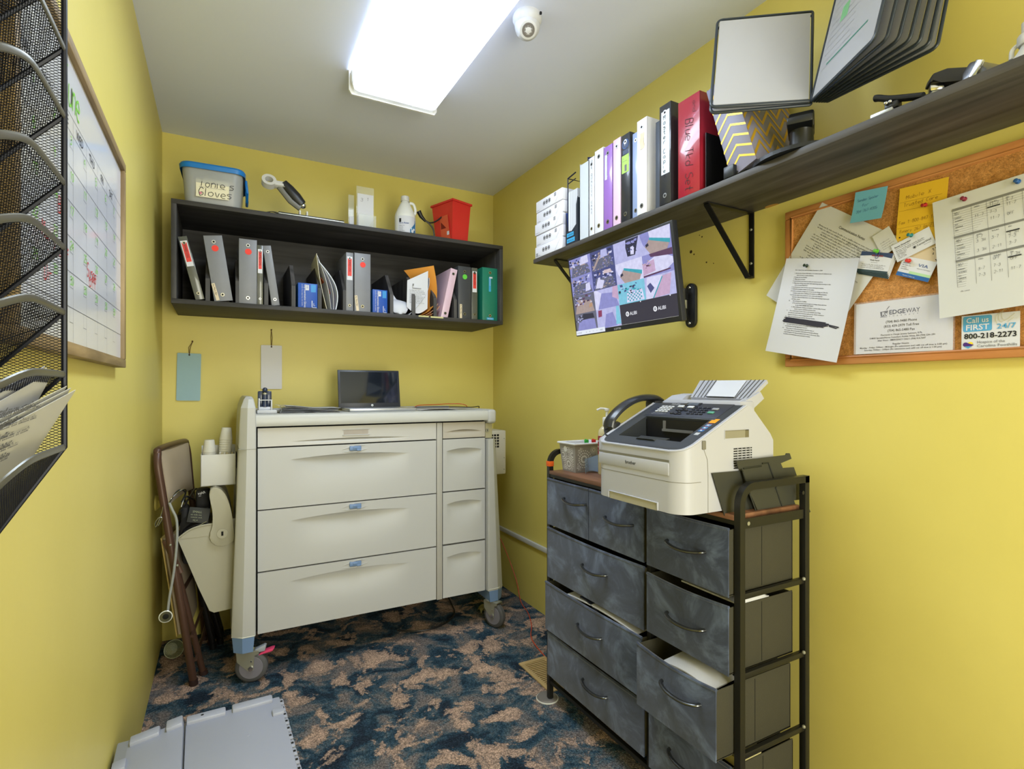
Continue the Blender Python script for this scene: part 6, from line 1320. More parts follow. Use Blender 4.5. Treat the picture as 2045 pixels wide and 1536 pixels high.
# ------------------------------------------------------------------ security monitor on a wall arm
def monitor():
    T = thing('security_monitor', 'flat monitor showing a grid of camera views, on a wall arm under the shelf', 'monitor', (1.50, 1.487, 1.419))
    o = Vector((1.500, 1.770, 1.417)); up = Vector((-0.043, 0, 0.304)).normalized(); X = frame(o, (0, -1, 0), up); w, h = 0.563, 0.309
    mb = MB(); bz = M('monitor_bezel', (36, 38, 44), 0.35, var=0.05); mb.box((0, 0, -0.022), (w, h, 0), bz, 0.003, X); mb.box((0.05, 0.03, -0.04), (w-0.05, h-0.03, -0.02), BLK, 0.01, X)
    mb.text('SCEPTRE', 0.010, M('silver_print', (170, 170, 176), 0.5), X, w*0.455, 0.0035, 0.0006, 'C', bold=0.01); mb.rect(w*0.49, 0.0165, w-0.012, 0.0172, M('status_line', (196, 196, 206), 0.5), X, 0.0008)
    part('housing', mb, T, True)
    def E(n, c, s=0.46): 
        m = M('view_'+n, c, 0.25, var=0.22, vs=70, emit=s); return m
    lil = E('lilac', (134, 136, 196)); pale = E('pale_lilac', (176, 178, 222)); deep = E('deep_blue', (66, 72, 124)); navy = E('navy', (34, 36, 60)); teal = E('teal', (48, 156, 172)); tan = E('tan', (164, 146, 142)); grey = E('grey_carpet', (96, 98, 118)); white = E('white', (206, 206, 240)); wine = E('wine', (84, 50, 84)); cyan = E('cyan', (120, 190, 214)); pink = E('pink', (190, 160, 192))
    off = M('no_signal_dark', (46, 44, 62), 0.2, var=0.02, emit=0.4)
    mb = MB(); x0, y0, x1, y1 = 0.010, 0.016, w-0.010, h-0.009; tw, th = (x1-x0)/4, (y1-y0)/4
    def P(c, r, pts, m, z): 
        ax, ay = x0+tw*c, y0+th*(3-r); mb.add([(ax+p[0]*tw, ay+p[1]*th, z) for p in pts], [tuple(range(len(pts)))], m, X)
    rd = random.Random(5)
    def speck(c, r, n, box, ms, s=0.05, z=0.0018):
        for i in range(n):
            a = rd.uniform(box[0], box[2]-s); b = rd.uniform(box[1], box[3]-s); ww = rd.uniform(0.3, 1)*s; hh = rd.uniform(0.3, 1)*s; k = rd.uniform(-0.3, 0.3)*s
            P(c, r, [(a, b), (a+ww, b+k*0.5), (a+ww+k, b+hh), (a+k, b+hh)], rd.choice(ms), z+0.00002*i)
    full = [(0, 0), (1, 0), (1, 1), (0, 1)]
    bgs = [[lil, deep, pale, lil], [lil, deep, white, lil], [grey, pale, cyan, pale], [grey, pale, off, off]]
    for r in range(4):
        for c in range(4): P(c, r, full, bgs[r][c], 0.0006)
    # carpeted rooms
    for c, r in ((0, 0), (1, 0), (0, 1), (1, 1)):
        P(c, r, [(0.05, 0.0), (0.95, 0.05), (0.85, 0.55), (0.15, 0.6)], grey, 0.001); speck(c, r, 60, (0.02, 0.0, 0.98, 0.5), [deep, lil, grey, tan], 0.07); speck(c, r, 26, (0.02, 0.5, 0.98, 0.98), [navy, white, pale, deep, tan], 0.14)
    P(1, 1, [(0.12, 0.10), (0.42, 0.05), (0.52, 0.42), (0.25, 0.55)], white, 0.0032); P(1, 1, [(0.5, 0.75), (0.85, 0.72), (0.82, 0.9), (0.55, 0.92)], E('cream', (206, 186, 190)), 0.0032); P(0, 0, [(0.52, 0.55), (0.92, 0.6), (0.9, 0.98), (0.6, 0.95)], white, 0.0032)
    P(0, 1, [(0.66, 0.1), (0.9, 0.15), (0.88, 0.55), (0.7, 0.5)], white, 0.0032); P(1, 0, [(0.05, 0.05), (0.16, 0.1), (0.5, 0.72), (0.40, 0.75)], tan, 0.0032); P(1, 0, [(0.45, 0.55), (0.75, 0.6), (0.74, 0.95), (0.5, 0.95)], pale, 0.0032)
    # corridor
    P(2, 0, [(0.42, 0.2), (0.78, 0.18), (0.95, 0.98), (0.48, 0.98)], navy, 0.001); P(2, 0, [(0, 0), (0.5, 0.2), (0.42, 0.98), (0, 1)], pale, 0.0012); P(2, 0, [(0.62, 0.25), (0.74, 0.22), (0.78, 0.62), (0.64, 0.6)], white, 0.0014); speck(2, 0, 18, (0.45, 0.3, 0.95, 0.95), [deep, lil, navy], 0.12)
    # teal wainscot rooms
    for c, r, fx in ((3, 0, 0), (2, 1, 0.0)):
        P(c, r, [(0.08, 0.25), (0.35, 0.75), (0.95, 0.30), (0.85, 0.0), (0.3, 0.0)], tan, 0.001); P(c, r, [(0.30, 0.62), (0.95, 0.22), (0.97, 0.42), (0.32, 0.72)], teal, 0.0012); P(c, r, [(0.32, 0.72), (0.97, 0.40), (1, 1), (0.3, 1)], white, 0.0014); P(c, r, [(0, 0), (0.3, 0.0), (0.08, 0.5), (0, 0.9)], pale, 0.0016)
        P(c, r, [(0.18, 0.32), (0.28, 0.38), (0.26, 0.5), (0.17, 0.45)], navy, 0.0018)
    P(3, 1, [(0, 0.02), (0.75, 0.1), (1, 0.35), (1, 0.6), (0.6, 0.95), (0, 0.55)], white, 0.001); P(3, 1, [(0.3, 0.85), (1, 0.7), (1, 1), (0.25, 1)], wine, 0.0012); P(3, 1, [(0, 0.1), (0.42, 0.2), (0.4, 0.72), (0, 0.62)], pink, 0.0014); P(3, 1, [(0, 0.0), (0.9, 0.1), (0.9, 0.16), (0, 0.08)], wine, 0.0016); speck(3, 1, 14, (0, 0.4, 0.3, 0.9), [lil, wine, tan], 0.09)
    # basket room, hall
    P(0, 2, [(0.05, 0.0), (0.95, 0.0), (0.85, 0.6), (0.2, 0.75)], tan, 0.001); P(0, 2, [(0.72, 0.22), (0.86, 0.26), (0.88, 0.45), (0.74, 0.42)], E('wood', (176, 140, 110)), 0.0014); speck(0, 2, 24, (0.02, 0.4, 0.98, 0.98), [navy, lil, wine, white], 0.13)
    P(1, 2, [(0.1, 0.0), (1, 0), (0.85, 0.7), (0.3, 0.8)], lil, 0.001); P(1, 2, [(0, 0), (0.12, 0), (0.32, 0.8), (0.1, 1), (0, 1)], white, 0.0012); P(1, 2, [(0.75, 0.5), (1, 0.3), (1, 1), (0.8, 1)], pink, 0.0012)
    for i in range(9):
        for j in range(5): 
            if (i+j) % 2: P(2, 2, [(0.35+0.06*i, 0.08+0.085*j), (0.40+0.06*i, 0.08+0.085*j), (0.40+0.06*i, 0.155+0.085*j), (0.35+0.06*i, 0.155+0.085*j)], teal, 0.0016)
    P(2, 2, [(0.3, 0.05), (0.95, 0.05), (0.9, 0.55), (0.35, 0.6)], white, 0.001); speck(2, 2, 36, (0.0, 0.45, 0.98, 0.98), [navy, deep, cyan, pale, teal], 0.11)
    P(3, 2, [(0.25, 0.0), (0.8, 0.05), (0.9, 0.95), (0.6, 0.9)], pink, 0.001); P(3, 2, [(0, 0), (0.26, 0), (0.62, 0.95), (0.1, 1)], white, 0.0012); P(3, 2, [(0.08, 0.6), (0.2, 0.72), (0.32, 0.45), (0.18, 0.25)], deep, 0.0014); P(3, 2, [(0.78, 0.0), (1, 0.0), (1, 1), (0.92, 1)], pale, 0.0014); P(3, 2, [(0.24, 0.0), (0.28, 0), (0.62, 0.85), (0.60, 0.9)], teal, 0.0016)
    P(0, 3, [(0.05, 0.0), (0.95, 0.0), (0.9, 0.6), (0.2, 0.7)], lil, 0.001); P(0, 3, [(0.3, 0.62), (0.9, 0.66), (0.86, 0.9), (0.4, 0.95)], navy, 0.0014); speck(0, 3, 16, (0.0, 0.5, 0.4, 0.98), [navy, grey, pale], 0.12); P(1, 3, [(0.3, 0.0), (0.85, 0.05), (0.7, 0.75), (0.42, 0.7)], lil, 0.001); P(1, 3, [(0.08, 0.6), (0.24, 0.62), (0.26, 0.95), (0.1, 0.95)], E('wine_red', (130, 50, 88)), 0.0014); P(1, 3, [(0.80, 0.1), (1, 0.1), (0.98, 1), (0.86, 1)], cyan, 0.0014)
    wt = M('screen_white_text', (226, 228, 236), 0.4, var=0, emit=0.55)
    for c in (2, 3):
        ax, ay = x0+tw*c, y0; Xs = X @ Matrix.Translation((0, 0, 0.0012)); ring = [(ax+tw*0.30+0.0088*math.cos(t), ay+th*0.52+0.0088*math.sin(t)) for t in [2*math.pi*k/24 for k in range(24)]]
        mb.disc((ax+tw*0.27, ay+th*0.50), 0.0085, wt, Xs, n=24); mb.disc((ax+tw*0.27, ay+th*0.50), 0.0048, off, Xs, n=20, z=0.0002); mb.disc((ax+tw*0.27, ay+th*0.50), 0.0022, wt, Xs, n=12, z=0.0004)
        mb.text('ALIBI', 0.0165, wt, Xs, ax+tw*0.36, ay+th*0.42, 0.0002); mb.rect(ax+tw*0.78, ay+th*0.95, ax+tw*0.81, ay+th, wt, Xs)
    mb.rect(x0-0.002, 0.004, x0+tw*1.32, 0.021, M('screen_taskbar', (214, 220, 230), 0.4, var=0.02, emit=0.5), X, 0.0026)
    for k, t in enumerate(('11:47 AM', 'A', 'B', '=', '<', 'HDD')): mb.text(t, 0.0075, M('taskbar_ink', (40, 44, 60), 0.5, var=0), X, x0+0.004+(0 if k == 0 else 0.036+0.022*k), 0.0095, 0.003)
    part('screen', mb, T, True, label='lit grid of camera pictures')
    # wall arm
    mb = MB(); ym = 1.415; X = FR((W_ROOM-0.0005, 0, 0))
    P2 = []
    for cz, a0 in ((1.570, 0), (1.455, 180)):
        for k in range(9): a = math.radians(a0+22.5*k); P2.append((-ym+0.024*math.cos(a), cz+0.024*math.sin(a)))
    mb.prism(P2, 0.0, 0.014, BLK, X, 0.003)
    for z in (1.578, 1.448): mb.ball((W_ROOM-0.016, ym, z), 0.006, CHROME, 6)
    part('wall_plate', mb, T, True)
    mb = MB(); mb.cyl((W_ROOM-0.04, ym+0.01, 1.455), (W_ROOM-0.04, ym+0.01, 1.572), 0.013, BLK, n=18); mb.cyl((W_ROOM-0.04, ym+0.01, 1.500), (W_ROOM-0.04, ym+0.01, 1.530), 0.015, STEEL, n=18); part('pivot', mb, T, True)
    for z in (1.545, 1.480):
        mb = MB(); mb.box((W_ROOM-0.14, ym+0.002, z-0.012), (W_ROOM-0.02, ym+0.02, z+0.012), BLK, 0.003); mb.box((1.53, ym+0.003, z-0.012), (W_ROOM-0.13, ym+0.10, z+0.012), BLK, 0.003); part('arm_link', mb, T, True)
    # old screw holes in the wall
monitor()
def wall_marks():
    dk = M('hole_dark', (60, 44, 22), 0.9)
    for u, v, r in ((1380, 503, 0.006), (1386, 508, 0.003), (1402, 473, 0.003), (1397, 470, 0.002), (1411, 524, 0.003), (1425, 526, 0.002)):
        c = onx(u, v, W_ROOM); mb = MB(); mb.lathe([(r, 0.0), (r*0.9, 0.0006), (0, 0.0007)], dk, FR(c), n=10)
        single('wall_anchor_hole', mb, 'small dark screw hole in the yellow wall between monitor and shelf bracket', 'screw hole', loc=tuple(c), group='screw holes beside the monitor')
wall_marks()

# ------------------------------------------------------------------ cork board with its papers
XC = 1.7525
def corkboard():
    y0, y1, z0, z1 = 0.425, 1.036, 1.273, 1.740
    T = thing('cork_board', 'wood framed cork notice board on the right wall, crowded with papers', 'notice board', (W_ROOM, (y0+y1)/2, z0))
    m = bpy.data.materials.new('cork'); m.use_nodes = True; nt = m.node_tree; b = nt.nodes['Principled BSDF']; tc = N(nt, 'ShaderNodeTexCoord')
    v = N(nt, 'ShaderNodeTexVoronoi'); v.inputs['Scale'].default_value = 420; nt.links.new(tc.outputs['Object'], v.inputs['Vector']); n = N(nt, 'ShaderNodeTexNoise'); n.inputs['Scale'].default_value = 60; n.inputs['Detail'].default_value = 6; nt.links.new(tc.outputs['Object'], n.inputs['Vector'])
    c = ramp(nt, n.outputs['Fac'], [(0.3, rgb(164, 110, 52)), (0.7, rgb(196, 140, 78))]); c2 = ramp(nt, v.outputs['Color'], [(0.2, (0.7, 0.7, 0.7, 1)), (0.8, (1.15, 1.15, 1.15, 1))])
    nt.links.new(mixc(nt, 1.0, c, c2, 'MULTIPLY'), b.inputs['Base Color']); b.inputs['Roughness'].default_value = 0.9
    f = 0.024; d = 0.020
    fw = wood('board_frame_wood', (176, 112, 60), (204, 142, 84), 'Y', 4, 0.45, 10); fz = wood('board_frame_wood_z', (176, 112, 60), (204, 142, 84), 'Z', 4, 0.45, 10); xw = W_ROOM
    mb = MB(); mb.box((XC+0.002, y0+f, z0+f), (xw, y1-f, z1-f), m); part('cork_panel', mb, T, True)
    mb = MB()
    for a, b_, mm in (((xw-d, y0, z1-f), (xw, y1, z1), fw), ((xw-d, y0, z0), (xw, y1, z0+f), fw), ((xw-d, y0, z0+f), (xw, y0+f, z1-f), fz), ((xw-d, y1-f, z0+f), (xw, y1, z1-f), fz)): mb.box(a, b_, mm, 0.003)
    i = f-0.004
    mb.tube([(xw-d+0.001, y0+i, z0+i), (xw-d+0.001, y1-i, z0+i), (xw-d+0.001, y1-i, z1-i), (xw-d+0.001, y0+i, z1-i)], 0.004, fw, n=8, closed=True); part('frame', mb, T, True)
corkboard()
def sheet(name, lab, cat, TL, TR, BL, x, m, draw=None, curl=None, nu=10, nv=12, group=None, bulge=0.0):
    tl, tr, bl = onx(*TL, x), onx(*TR, x), onx(*BL, x); w = (tr-tl).length; h = (tl-bl).length
    X = frame(bl, tr-tl, tl-bl); T = thing(name, lab, cat, bl, group=group)
    mb = MB(); cf = curl if curl else (lambda u, v: bulge*math.sin(math.pi*u)*0.5+bulge*(1-v)**2)
    mb.grid(lambda u, v: (w*u, h*v, cf(u, v)), nu, nv, m, X, thick=0.00035)
    part('sheet', mb, T, True)
    if draw:
        d = MB(); draw(d, X, w, h)
        # lay the print on the curled surface
        Xi = X.inverted(); d.V = [X @ (lambda p: Vector((p.x, p.y, p.z+cf(min(max(p.x/w, 0), 1), min(max(p.y/h, 0), 1))+0.0002)))(Xi @ v) for v in d.V]
        part('print', d, T, True)
    return T, X, w, h
def pin(u, v, x, col, lab, tilt=(0.0, 0.0)):
    m = M('pin_%d_%d_%d' % col, col, 0.3, var=0.02, coat=0.4); c = onx(u, v, x); n = Vector((-1, tilt[0], tilt[1])).normalized(); q = n.to_track_quat('Z', 'Y').to_matrix().to_4x4(); q.translation = c
    mb = MB(); mb.lathe([(0.0006, -0.004), (0.0006, 0.0004), (0.0050, 0.0006), (0.0052, 0.0018), (0.0028, 0.0032), (0.0024, 0.0080), (0.0042, 0.0098), (0.0044, 0.0112), (0.0036, 0.0118), (0, 0.0120)], m, q, n=18)
    single('push_pin', mb, lab, 'push pin', loc=tuple(c), group='push pins on the cork board')
def board_papers():
    pw = M('office_paper', (196, 196, 196), 0.75, var=0.02)
    def d1(mb, X, w, h):
        mb.text('Communication Notes', 0.0095, INK, X, w*0.52, h*0.865, align='C', bold=0.006, width=w*0.34)
        q = 0.815
        for i in range(27):
            ind = 0.12 if i % 5 in (0, 1, 4) else 0.20
            mb.lines(w*ind, w*(0.93-0.18*((i*7) % 4)/4), h*q, 0.0036, INK if i % 5 == 1 else M('grey_print', (84, 84, 84), 0.7, var=0), X, seed=i); q -= 0.0235
        mb.hand('by the Weekly', 0.008, INK, X, w*0.55, h*0.775, wid=0.06, seed=2); mb.rect(w*0.74, h*0.505, w*0.82, h*0.52, M('highlighter', (214, 206, 40), 0.6), X, 0.0002)
    sheet('notice_sheet', 'slanted printed sheet pinned at the upper left of the cork board', 'paper', (1628, 399), (1780, 468), (1530, 590), XC-0.004, pw, d1, bulge=-0.001)
    def d2(mb, X, w, h):
        L = ['3rd. 1 door/1 box with secondary December 6, 2024', '1. At the start of your shift before 1st rounds check all residents to see', '   who is in bed or needs assistance.', '2. Sweep and mop kitchen', '3. Wipe down counters', '4. Lock all doors and check to make sure alarms are all on.',
             '5. Wipe down dining room chairs with disinfecting wipes focusing on chair', '   arms and seats NIGHTLY!', '6. List the grocery items we may need on the board in kitchen.', '7. Refill salt and pepper shakers on the tables.', '8. Confirm medication dosages are correct on cart change out. Give the',
             '   residents meds when conflicting information is in MAR and labels.)', '9. At the last week of the month do a cart review and check for', '   expiration dates and discontinue out of date meds including house stock', '   cartridge, inserts.', '10.        Set up kitchen for breakfast', '     a. Put small fruit bowls and put yogurt or cottage cheese with fruit',
             '         on top. AND CREAM FIRST FIRST!', '     b. Check dishwasher. Setting out 8 plates, 1 portion plate, 8 cereal', '         bowls, 2 spoons, and forks and place mats.', '11.      Do a round every 2 hours check on all residents even if they', '   get what you need verify everyone is safe and dry. Rotate residents in', '   between and have to look at change linen in bed.', '12.    When all residents do get activities. Put away laundry.', '', '', '', '13.      DO NOT LEAVE ANY LIGHTS OR LARGE WINDOWS ON', '   DOWNHALLS AFTER MIDNIGHT IS OUT.', '14.       Please leave or collect all assistance in the first week of',
             '   each month. Then put the dinner cloth spray and laundry off all day', '   rotate throughout the day and check all visit notes on the closet. After', '   the distract and disinfectant spray and push in activity.']
        y = h*0.875
        for i, t in enumerate(L):
            if t: mb.text(t.strip(), 0.0042, INK, X, w*(0.17+0.012*(len(t)-len(t.lstrip()))), y, bold=0.012, sx=0.92)
            y -= h*(0.0205 if i else 0.032)
        mk = M('marker_purple_black', (44, 42, 56), 0.5, var=0.0); rd = random.Random(3)
        for k in range(15): a = h*(0.335+0.0035*k); mb.stroke([Vector((w*(0.155+rd.random()*0.04), a, 0.0006)), Vector((w*0.45, a-h*0.006+rd.uniform(-1, 1)*0.001, 0.0006)), Vector((w*(0.70+rd.random()*0.1), a-h*0.015, 0.0006))], 0.0022, mk, X)
        mb.stroke([Vector((w*0.15, h*0.345, 0.0008)), Vector((w*0.3, h*0.35, 0.0008))], 0.002, mk, X); mb.stroke([Vector((w*0.78, h*0.352, 0.0008)), Vector((w*0.93, h*0.338, 0.0008)), Vector((w*0.90, h*0.325, 0.0008)), Vector((w*0.80, h*0.34, 0.0008))], 0.003, mk, X)
    def curl2(u, v): return 0.002+0.016*(1-v)**1.6*(1-0.3*u)+0.010*(u**6)*v-0.0*u
    sheet('instruction_sheet', 'printed list with a blacked-out line, hanging off the board lower left corner', 'paper', (1557, 517), (1703, 517), (1536, 701), XC-0.010, M('bluish_white_paper', (204, 206, 218), 0.7, var=0.02), d2, curl2, 14, 16)
    def d3(mb, X, w, h):
        mb.hand('Sunday Spoiler', 0.0075, INKB, X, w*0.12, h*0.66, wid=0.07, seed=1, rot=0.08, sx=0.62); mb.hand('for', 0.0075, INKB, X, w*0.28, h*0.48, wid=0.07, seed=2, rot=0.1); mb.hand('704-767-4305', 0.0072, INKB, X, w*0.14, h*0.28, wid=0.07, seed=3, rot=0.1, sx=0.72)
    sheet('sticky_note', 'light blue sticky note at the top of the cork board', 'note', (1699.5, 387), (1763, 374), (1701.5, 447), XC-0.010, M('blue_sticky_paper', (110, 178, 208), 0.7, var=0.02), d3, lambda u, v: 0.0+0.010*(1-v)**2+0.003*u*(1-v))
    def d4(mb, X, w, h):
        bl = M('brown_ink', (120, 84, 30), 0.7, var=0); mb.hand('Mobile X', 0.009, bl, X, w*0.16, h*0.80, wid=0.07, seed=1, rot=0.05); mb.hand('Trusted Care', 0.009, bl, X, w*0.12, h*0.68, wid=0.07, seed=2, rot=0.05, sx=0.8)
        mb.hand('Fax 1-800-847-1821', 0.008, bl, X, w*0.05, h*0.40, wid=0.07, seed=3, rot=0.03, sx=0.72); mb.hand('Finery 267 BASED', 0.008, bl, X, w*0.08, h*0.26, wid=0.07, seed=4, rot=0.03, sx=0.72)
        for a in (0.76, 0.62, 0.34): mb.rect(w*0.02, h*a, w*0.9, h*a+0.0005, bl, X)
    sheet('yellow_note', 'torn yellow note with handwriting pinned in the middle of the board', 'note', (1788.5, 379), (1885, 355), (1789, 500), XC-0.005, M('golden_paper', (222, 178, 40), 0.7, var=0.03), d4, lambda u, v: 0.002*math.sin(5*v)+0.003*u*(1-v))
    # animal-print card
    def d5(mb, X, w, h):
        rd = random.Random(8); kk = M('leopard_black', (28, 22, 20), 0.6)
        for i in range(150):
            a, b = rd.random()*w, rd.random()*h
            if 0.12*w < a < 0.88*w and 0.12*h < b < 0.88*h: continue
            mb.disc((a, b), rd.uniform(0.0010, 0.0022), kk, X, n=6, z=0.0002)
    sheet('patterned_card', 'small card with leopard print border behind the white business card', 'card', (1789, 471), (1863, 449), (1800, 546), XC-0.0065, M('beige_card', (206, 188, 160), 0.7), d5)
    sheet('notice_sheet', 'small white slip tucked between the slanted sheet and business cards', 'paper', (1747, 470), (1781, 448), (1762, 512), XC-0.007, pw, lambda mb, X, w, h: [mb.lines(w*0.2, w*0.9, h*(0.2+0.1*i), 0.002, INKG, X, seed=i) for i in range(4)])
    def d6(mb, X, w, h):
        mb.text('Renee Shoemaker', 0.0052, INK, X, w*0.07, h*0.76, bold=0.012); mb.text('Home Health Specialist', 0.0036, INKG, X, w*0.07, h*0.67); [mb.lines(w*0.07, w*(0.85 if i < 2 else 0.42), h*(0.56-0.085*i), 0.0028, INKG, X, seed=i) for i in range(6)]
        mb.text('CenterWell', 0.0072, INK, X, w*0.58, h*0.30, width=w*0.36); mb.text('Home Health', 0.0028, INKG, X, w*0.74, h*0.20, sx=1)
        for k in range(8): a = k*math.pi/4; mb.stroke([Vector((w*0.52, h*0.33, 0.0004)), Vector((w*0.52+0.004*math.cos(a), h*0.33+0.004*math.sin(a), 0.0004))], 0.0009, INK, X)
    sheet('business_card', 'tilted white business card under the teal pin', 'card', (1781.6, 491), (1858, 451), (1792, 524), XC-0.010, WHITE, d6)
    def d7(mb, X, w, h):
        mb.text('VIA', 0.0105, INKB, X, w*0.52, h*0.62, width=w*0.30); mb.text('HEALTH PARTNERS', 0.003, INKG, X, w*0.52, h*0.50, width=w*0.40); [mb.lines(w*0.06, w*0.34, h*(0.66-0.1*i), 0.0026, INKG, X, seed=i) for i in range(4)]
        mb.rect(0, 0.0, w, h*0.20, M('card_blue', (34, 92, 160), 0.5), X, 0.0002); mb.rect(w*0.35, h*0.20, w, h*0.33, M('card_green', (170, 206, 160), 0.5), X, 0.0002); mb.text('Partner | viahp.org', 0.0038, WHITE, X, w*0.2, h*0.06, 0.0006)
    sheet('business_card', 'white and blue card beneath the tilted card, held by a red pin', 'card', (1797, 510), (1862, 523), (1789, 549), XC-0.008, WHITE, d7)
    # clipped stack of cards
    tl, tr, bl = onx(1722, 507, XC-0.010), onx(1785, 512, XC-0.010), onx(1710, 541, XC-0.010); w = (tr-tl).length; h = (tl-bl).length*1.15; X = frame(bl, tr-tl, tl-bl)
    T = thing('card_stack', 'paper-clipped stack of business cards with dark blue bands under the green pin', 'cards', bl)
    for k in range(4):
        mb = MB(); Xk = X @ Matrix.Translation((0.0015*k, -0.0022*k, -0.0016*k)) @ Matrix.Rotation(-0.02*k, 4, 'Z'); mb.box((0, 0, 0), (w, h, 0.0009), WHITE, 0, Xk)
        nb = M('dark_slate_band', (40, 60, 66), 0.5); mb.rect(0, 0.0, w, h*0.12, nb, Xk, 0.0011)
        if k == 0:
            nv = M('card_navy', (44, 62, 98), 0.5); mb.add([(0, h*0.78, 0.0012), (w*0.4, h*0.84, 0.0012), (w*0.6, h*0.84, 0.0012), (w, h*0.76, 0.0012), (w, h, 0.0012), (0, h, 0.0012)], [(0, 1, 2, 3, 4, 5)], nv, X); mb.rect(w*0.36, h*0.80, w*0.72, h*0.87, M('card_maroon', (120, 52, 60), 0.5), X, 0.0014)
            mb.text('Brady Aquah', 0.0045, INK, X, w*0.5, h*0.58, 0.0014, 'C', bold=0.01); mb.text('Sales Director', 0.003, INKG, X, w*0.5, h*0.48, 0.0014, 'C'); [mb.lines(w*0.12, w*0.9, h*(0.36-0.08*i), 0.0024, INKG, X, seed=i, z=0.0014) for i in range(3)]
        part('card', mb, T, True)
    mb = MB(); c = Vector((w*0.53, h*0.92, 0.002)); q = [(-0.0035, 0.010, 0), (-0.0035, -0.008, 0), (0.0, -0.011, 0), (0.0035, -0.008, 0), (0.0035, 0.007, 0), (0.001, 0.010, 0), (-0.0015, 0.007, 0), (-0.0015, -0.005, 0)]
    mb.tube([X @ (c+p) for p in smooth_path(q, 4)], 0.0006, M('blue_clip', (70, 84, 150), 0.3, metal=0.5), n=6); part('paper_clip', mb, T, True, label='blue wire paper clip')
    # weekly schedule
    def d8(mb, X, w, h):
        li = M('grid_print', (96, 96, 96), 0.7, var=0); x0 = w*0.135; x1 = w*0.985; zt = h*0.890; zb = h*0.235; n = 36; cs = [0.135, 0.262, 0.360, 0.463, 0.578, 0.700, 0.815, 0.985]
        for i in range(n+1): z = zt-(zt-zb)*i/n; mb.rect(x0, z, x1, z+0.0004, li, X)
        for c in cs: mb.rect(w*c, zb, w*c+0.0005, zt, li, X)
        for k, a in enumerate((0, 12.6, 23.6)):
            z = zt-(zt-zb)*a/n; mb.rect(x0, z-h*0.018, x1 if k != 2 else w*0.58, z, M('grid_band', (120, 120, 118), 0.7), X, 0.0005)
            for j, nm in enumerate(('WED', 'THURS', 'FRI', 'SAT', 'SUN', 'MON')): mb.text(nm, 0.0042, INK, X, w*(cs[j+1]+0.02), z-h*0.038, 0.0006)
            for j, (nm, r) in enumerate((('WK %d' % (k+1), 1.6), ('7A-7', 2.3), ('SARAH', 4.0), ('AUDREY', 5.4), ('PM', 7.0), ('SERENA', 8.2), ('PM', 9.6))): mb.text(nm, 0.0042, INK, X, x0+w*0.012, z-(zt-zb)*r/n-0.004, 0.0006)
            rd = random.Random(k)
            for j in range(1, 7):
                for r in (2.6, 4.4, 5.8, 8.6):
                    if rd.random() < 0.75: mb.hand(rd.choice(('3-7', '7-3', '11-7', '3 JH', '2-11', 'OFF')), 0.0062, INK, X, w*(cs[j]+0.018), z-(zt-zb)*r/n-0.004, wid=0.07, seed=j+int(r)*7+k, sx=0.8)
            for j in ((2, 6) if k == 0 else (3,)): mb.rect(w*(cs[j]+0.005), z-(zt-zb)*4.1/n, w*(cs[j]+0.085), z-(zt-zb)*3.6/n, INK, X, 0.0008)
            mb.rect(w*(cs[6]+0.01), z-(zt-zb)*2.4/n, w*(cs[6]+0.08), z-(zt-zb)*1.9/n, INK, X, 0.0008)
        mb.lines(x0+w*0.02, w*0.27, zb-0.012, 0.003, INKG, X, seed=4)
    TLs, BLs = (1870.5, 403), (1881, 637); tl = onx(*TLs, XC-0.012); bl = onx(*BLs, XC-0.012)
    TRs = (2045, 347)
    tr = onx(*TRs, XC-0.012); dirn = (tr-tl).normalized(); trf = tl+dirn*0.279
    # full letter-landscape width, running out of the frame on the right
    T, X, w, h = None, None, 0.279, (tl-bl).length
    def curl8(u, v): return 0.001+0.010*(1-v)**3+0.003*math.sin(3*u)*(1-v)
    X = frame(bl, trf-tl, tl-bl); T = thing('schedule_sheet', 'large printed staff schedule grid on the right half of the cork board', 'paper', bl)
    mb = MB(); mb.grid(lambda u, v: (w*u, h*v, curl8(u, v)), 14, 14, M('schedule_paper', (200, 201, 202), 0.75, var=0.02), X, thick=0.0004); part('sheet', mb, T, True)
    d = MB(); d8(d, X, w, h); Xi = X.inverted(); d.V = [X @ (lambda p: Vector((p.x, p.y, p.z+curl8(p.x/w, p.y/h)+0.0004)))(Xi @ v) for v in d.V]; part('print', d, T, True)
    def d9(mb, X, w, h):
        nv = M('logo_navy', (52, 60, 88), 0.6, var=0); X = X @ Matrix.Translation((0, 0, 0.0002))
        mb.prism([(w*0.275, h*0.80), (w*0.362, h*0.815), (w*0.352, h*0.715), (w*0.284, h*0.705)], 0, 0.0001, nv, X); mb.rect(w*0.278, h*0.690, w*0.352, h*0.70, nv, X, 0.0002); mb.stroke([Vector((w*0.345, h*0.83, 0.0003)), Vector((w*0.372, h*0.885, 0.0003))], 0.0018, nv, X); mb.disc((w*0.373, h*0.888), 0.0015, nv, X, n=10)
        mb.text('Rx', 0.0125, WHITE, X, w*0.296, h*0.725, 0.0006, bold=0.02); mb.text('EDGE', 0.0155, nv, X, w*0.372, h*0.735, 0.0004, width=w*0.172, bold=0.02); mb.text('WAY', 0.0155, nv, X, w*0.548, h*0.735, 0.0004, width=w*0.142)
        for k, ch in enumerate('PHARMACY'): mb.text(ch, 0.0045, nv, X, w*(0.38+0.041*k), h*0.690, 0.0004, 'C')
        for i, t in enumerate(('(704) 865-9480 Phone', '(833) 439-2979 Toll Free', '(704) 865-5480 Fax')): mb.text(t, 0.0085, INK, X, w*0.5, h*(0.575-0.085*i), 0.0004, 'C', bold=0.012, sx=0.92)
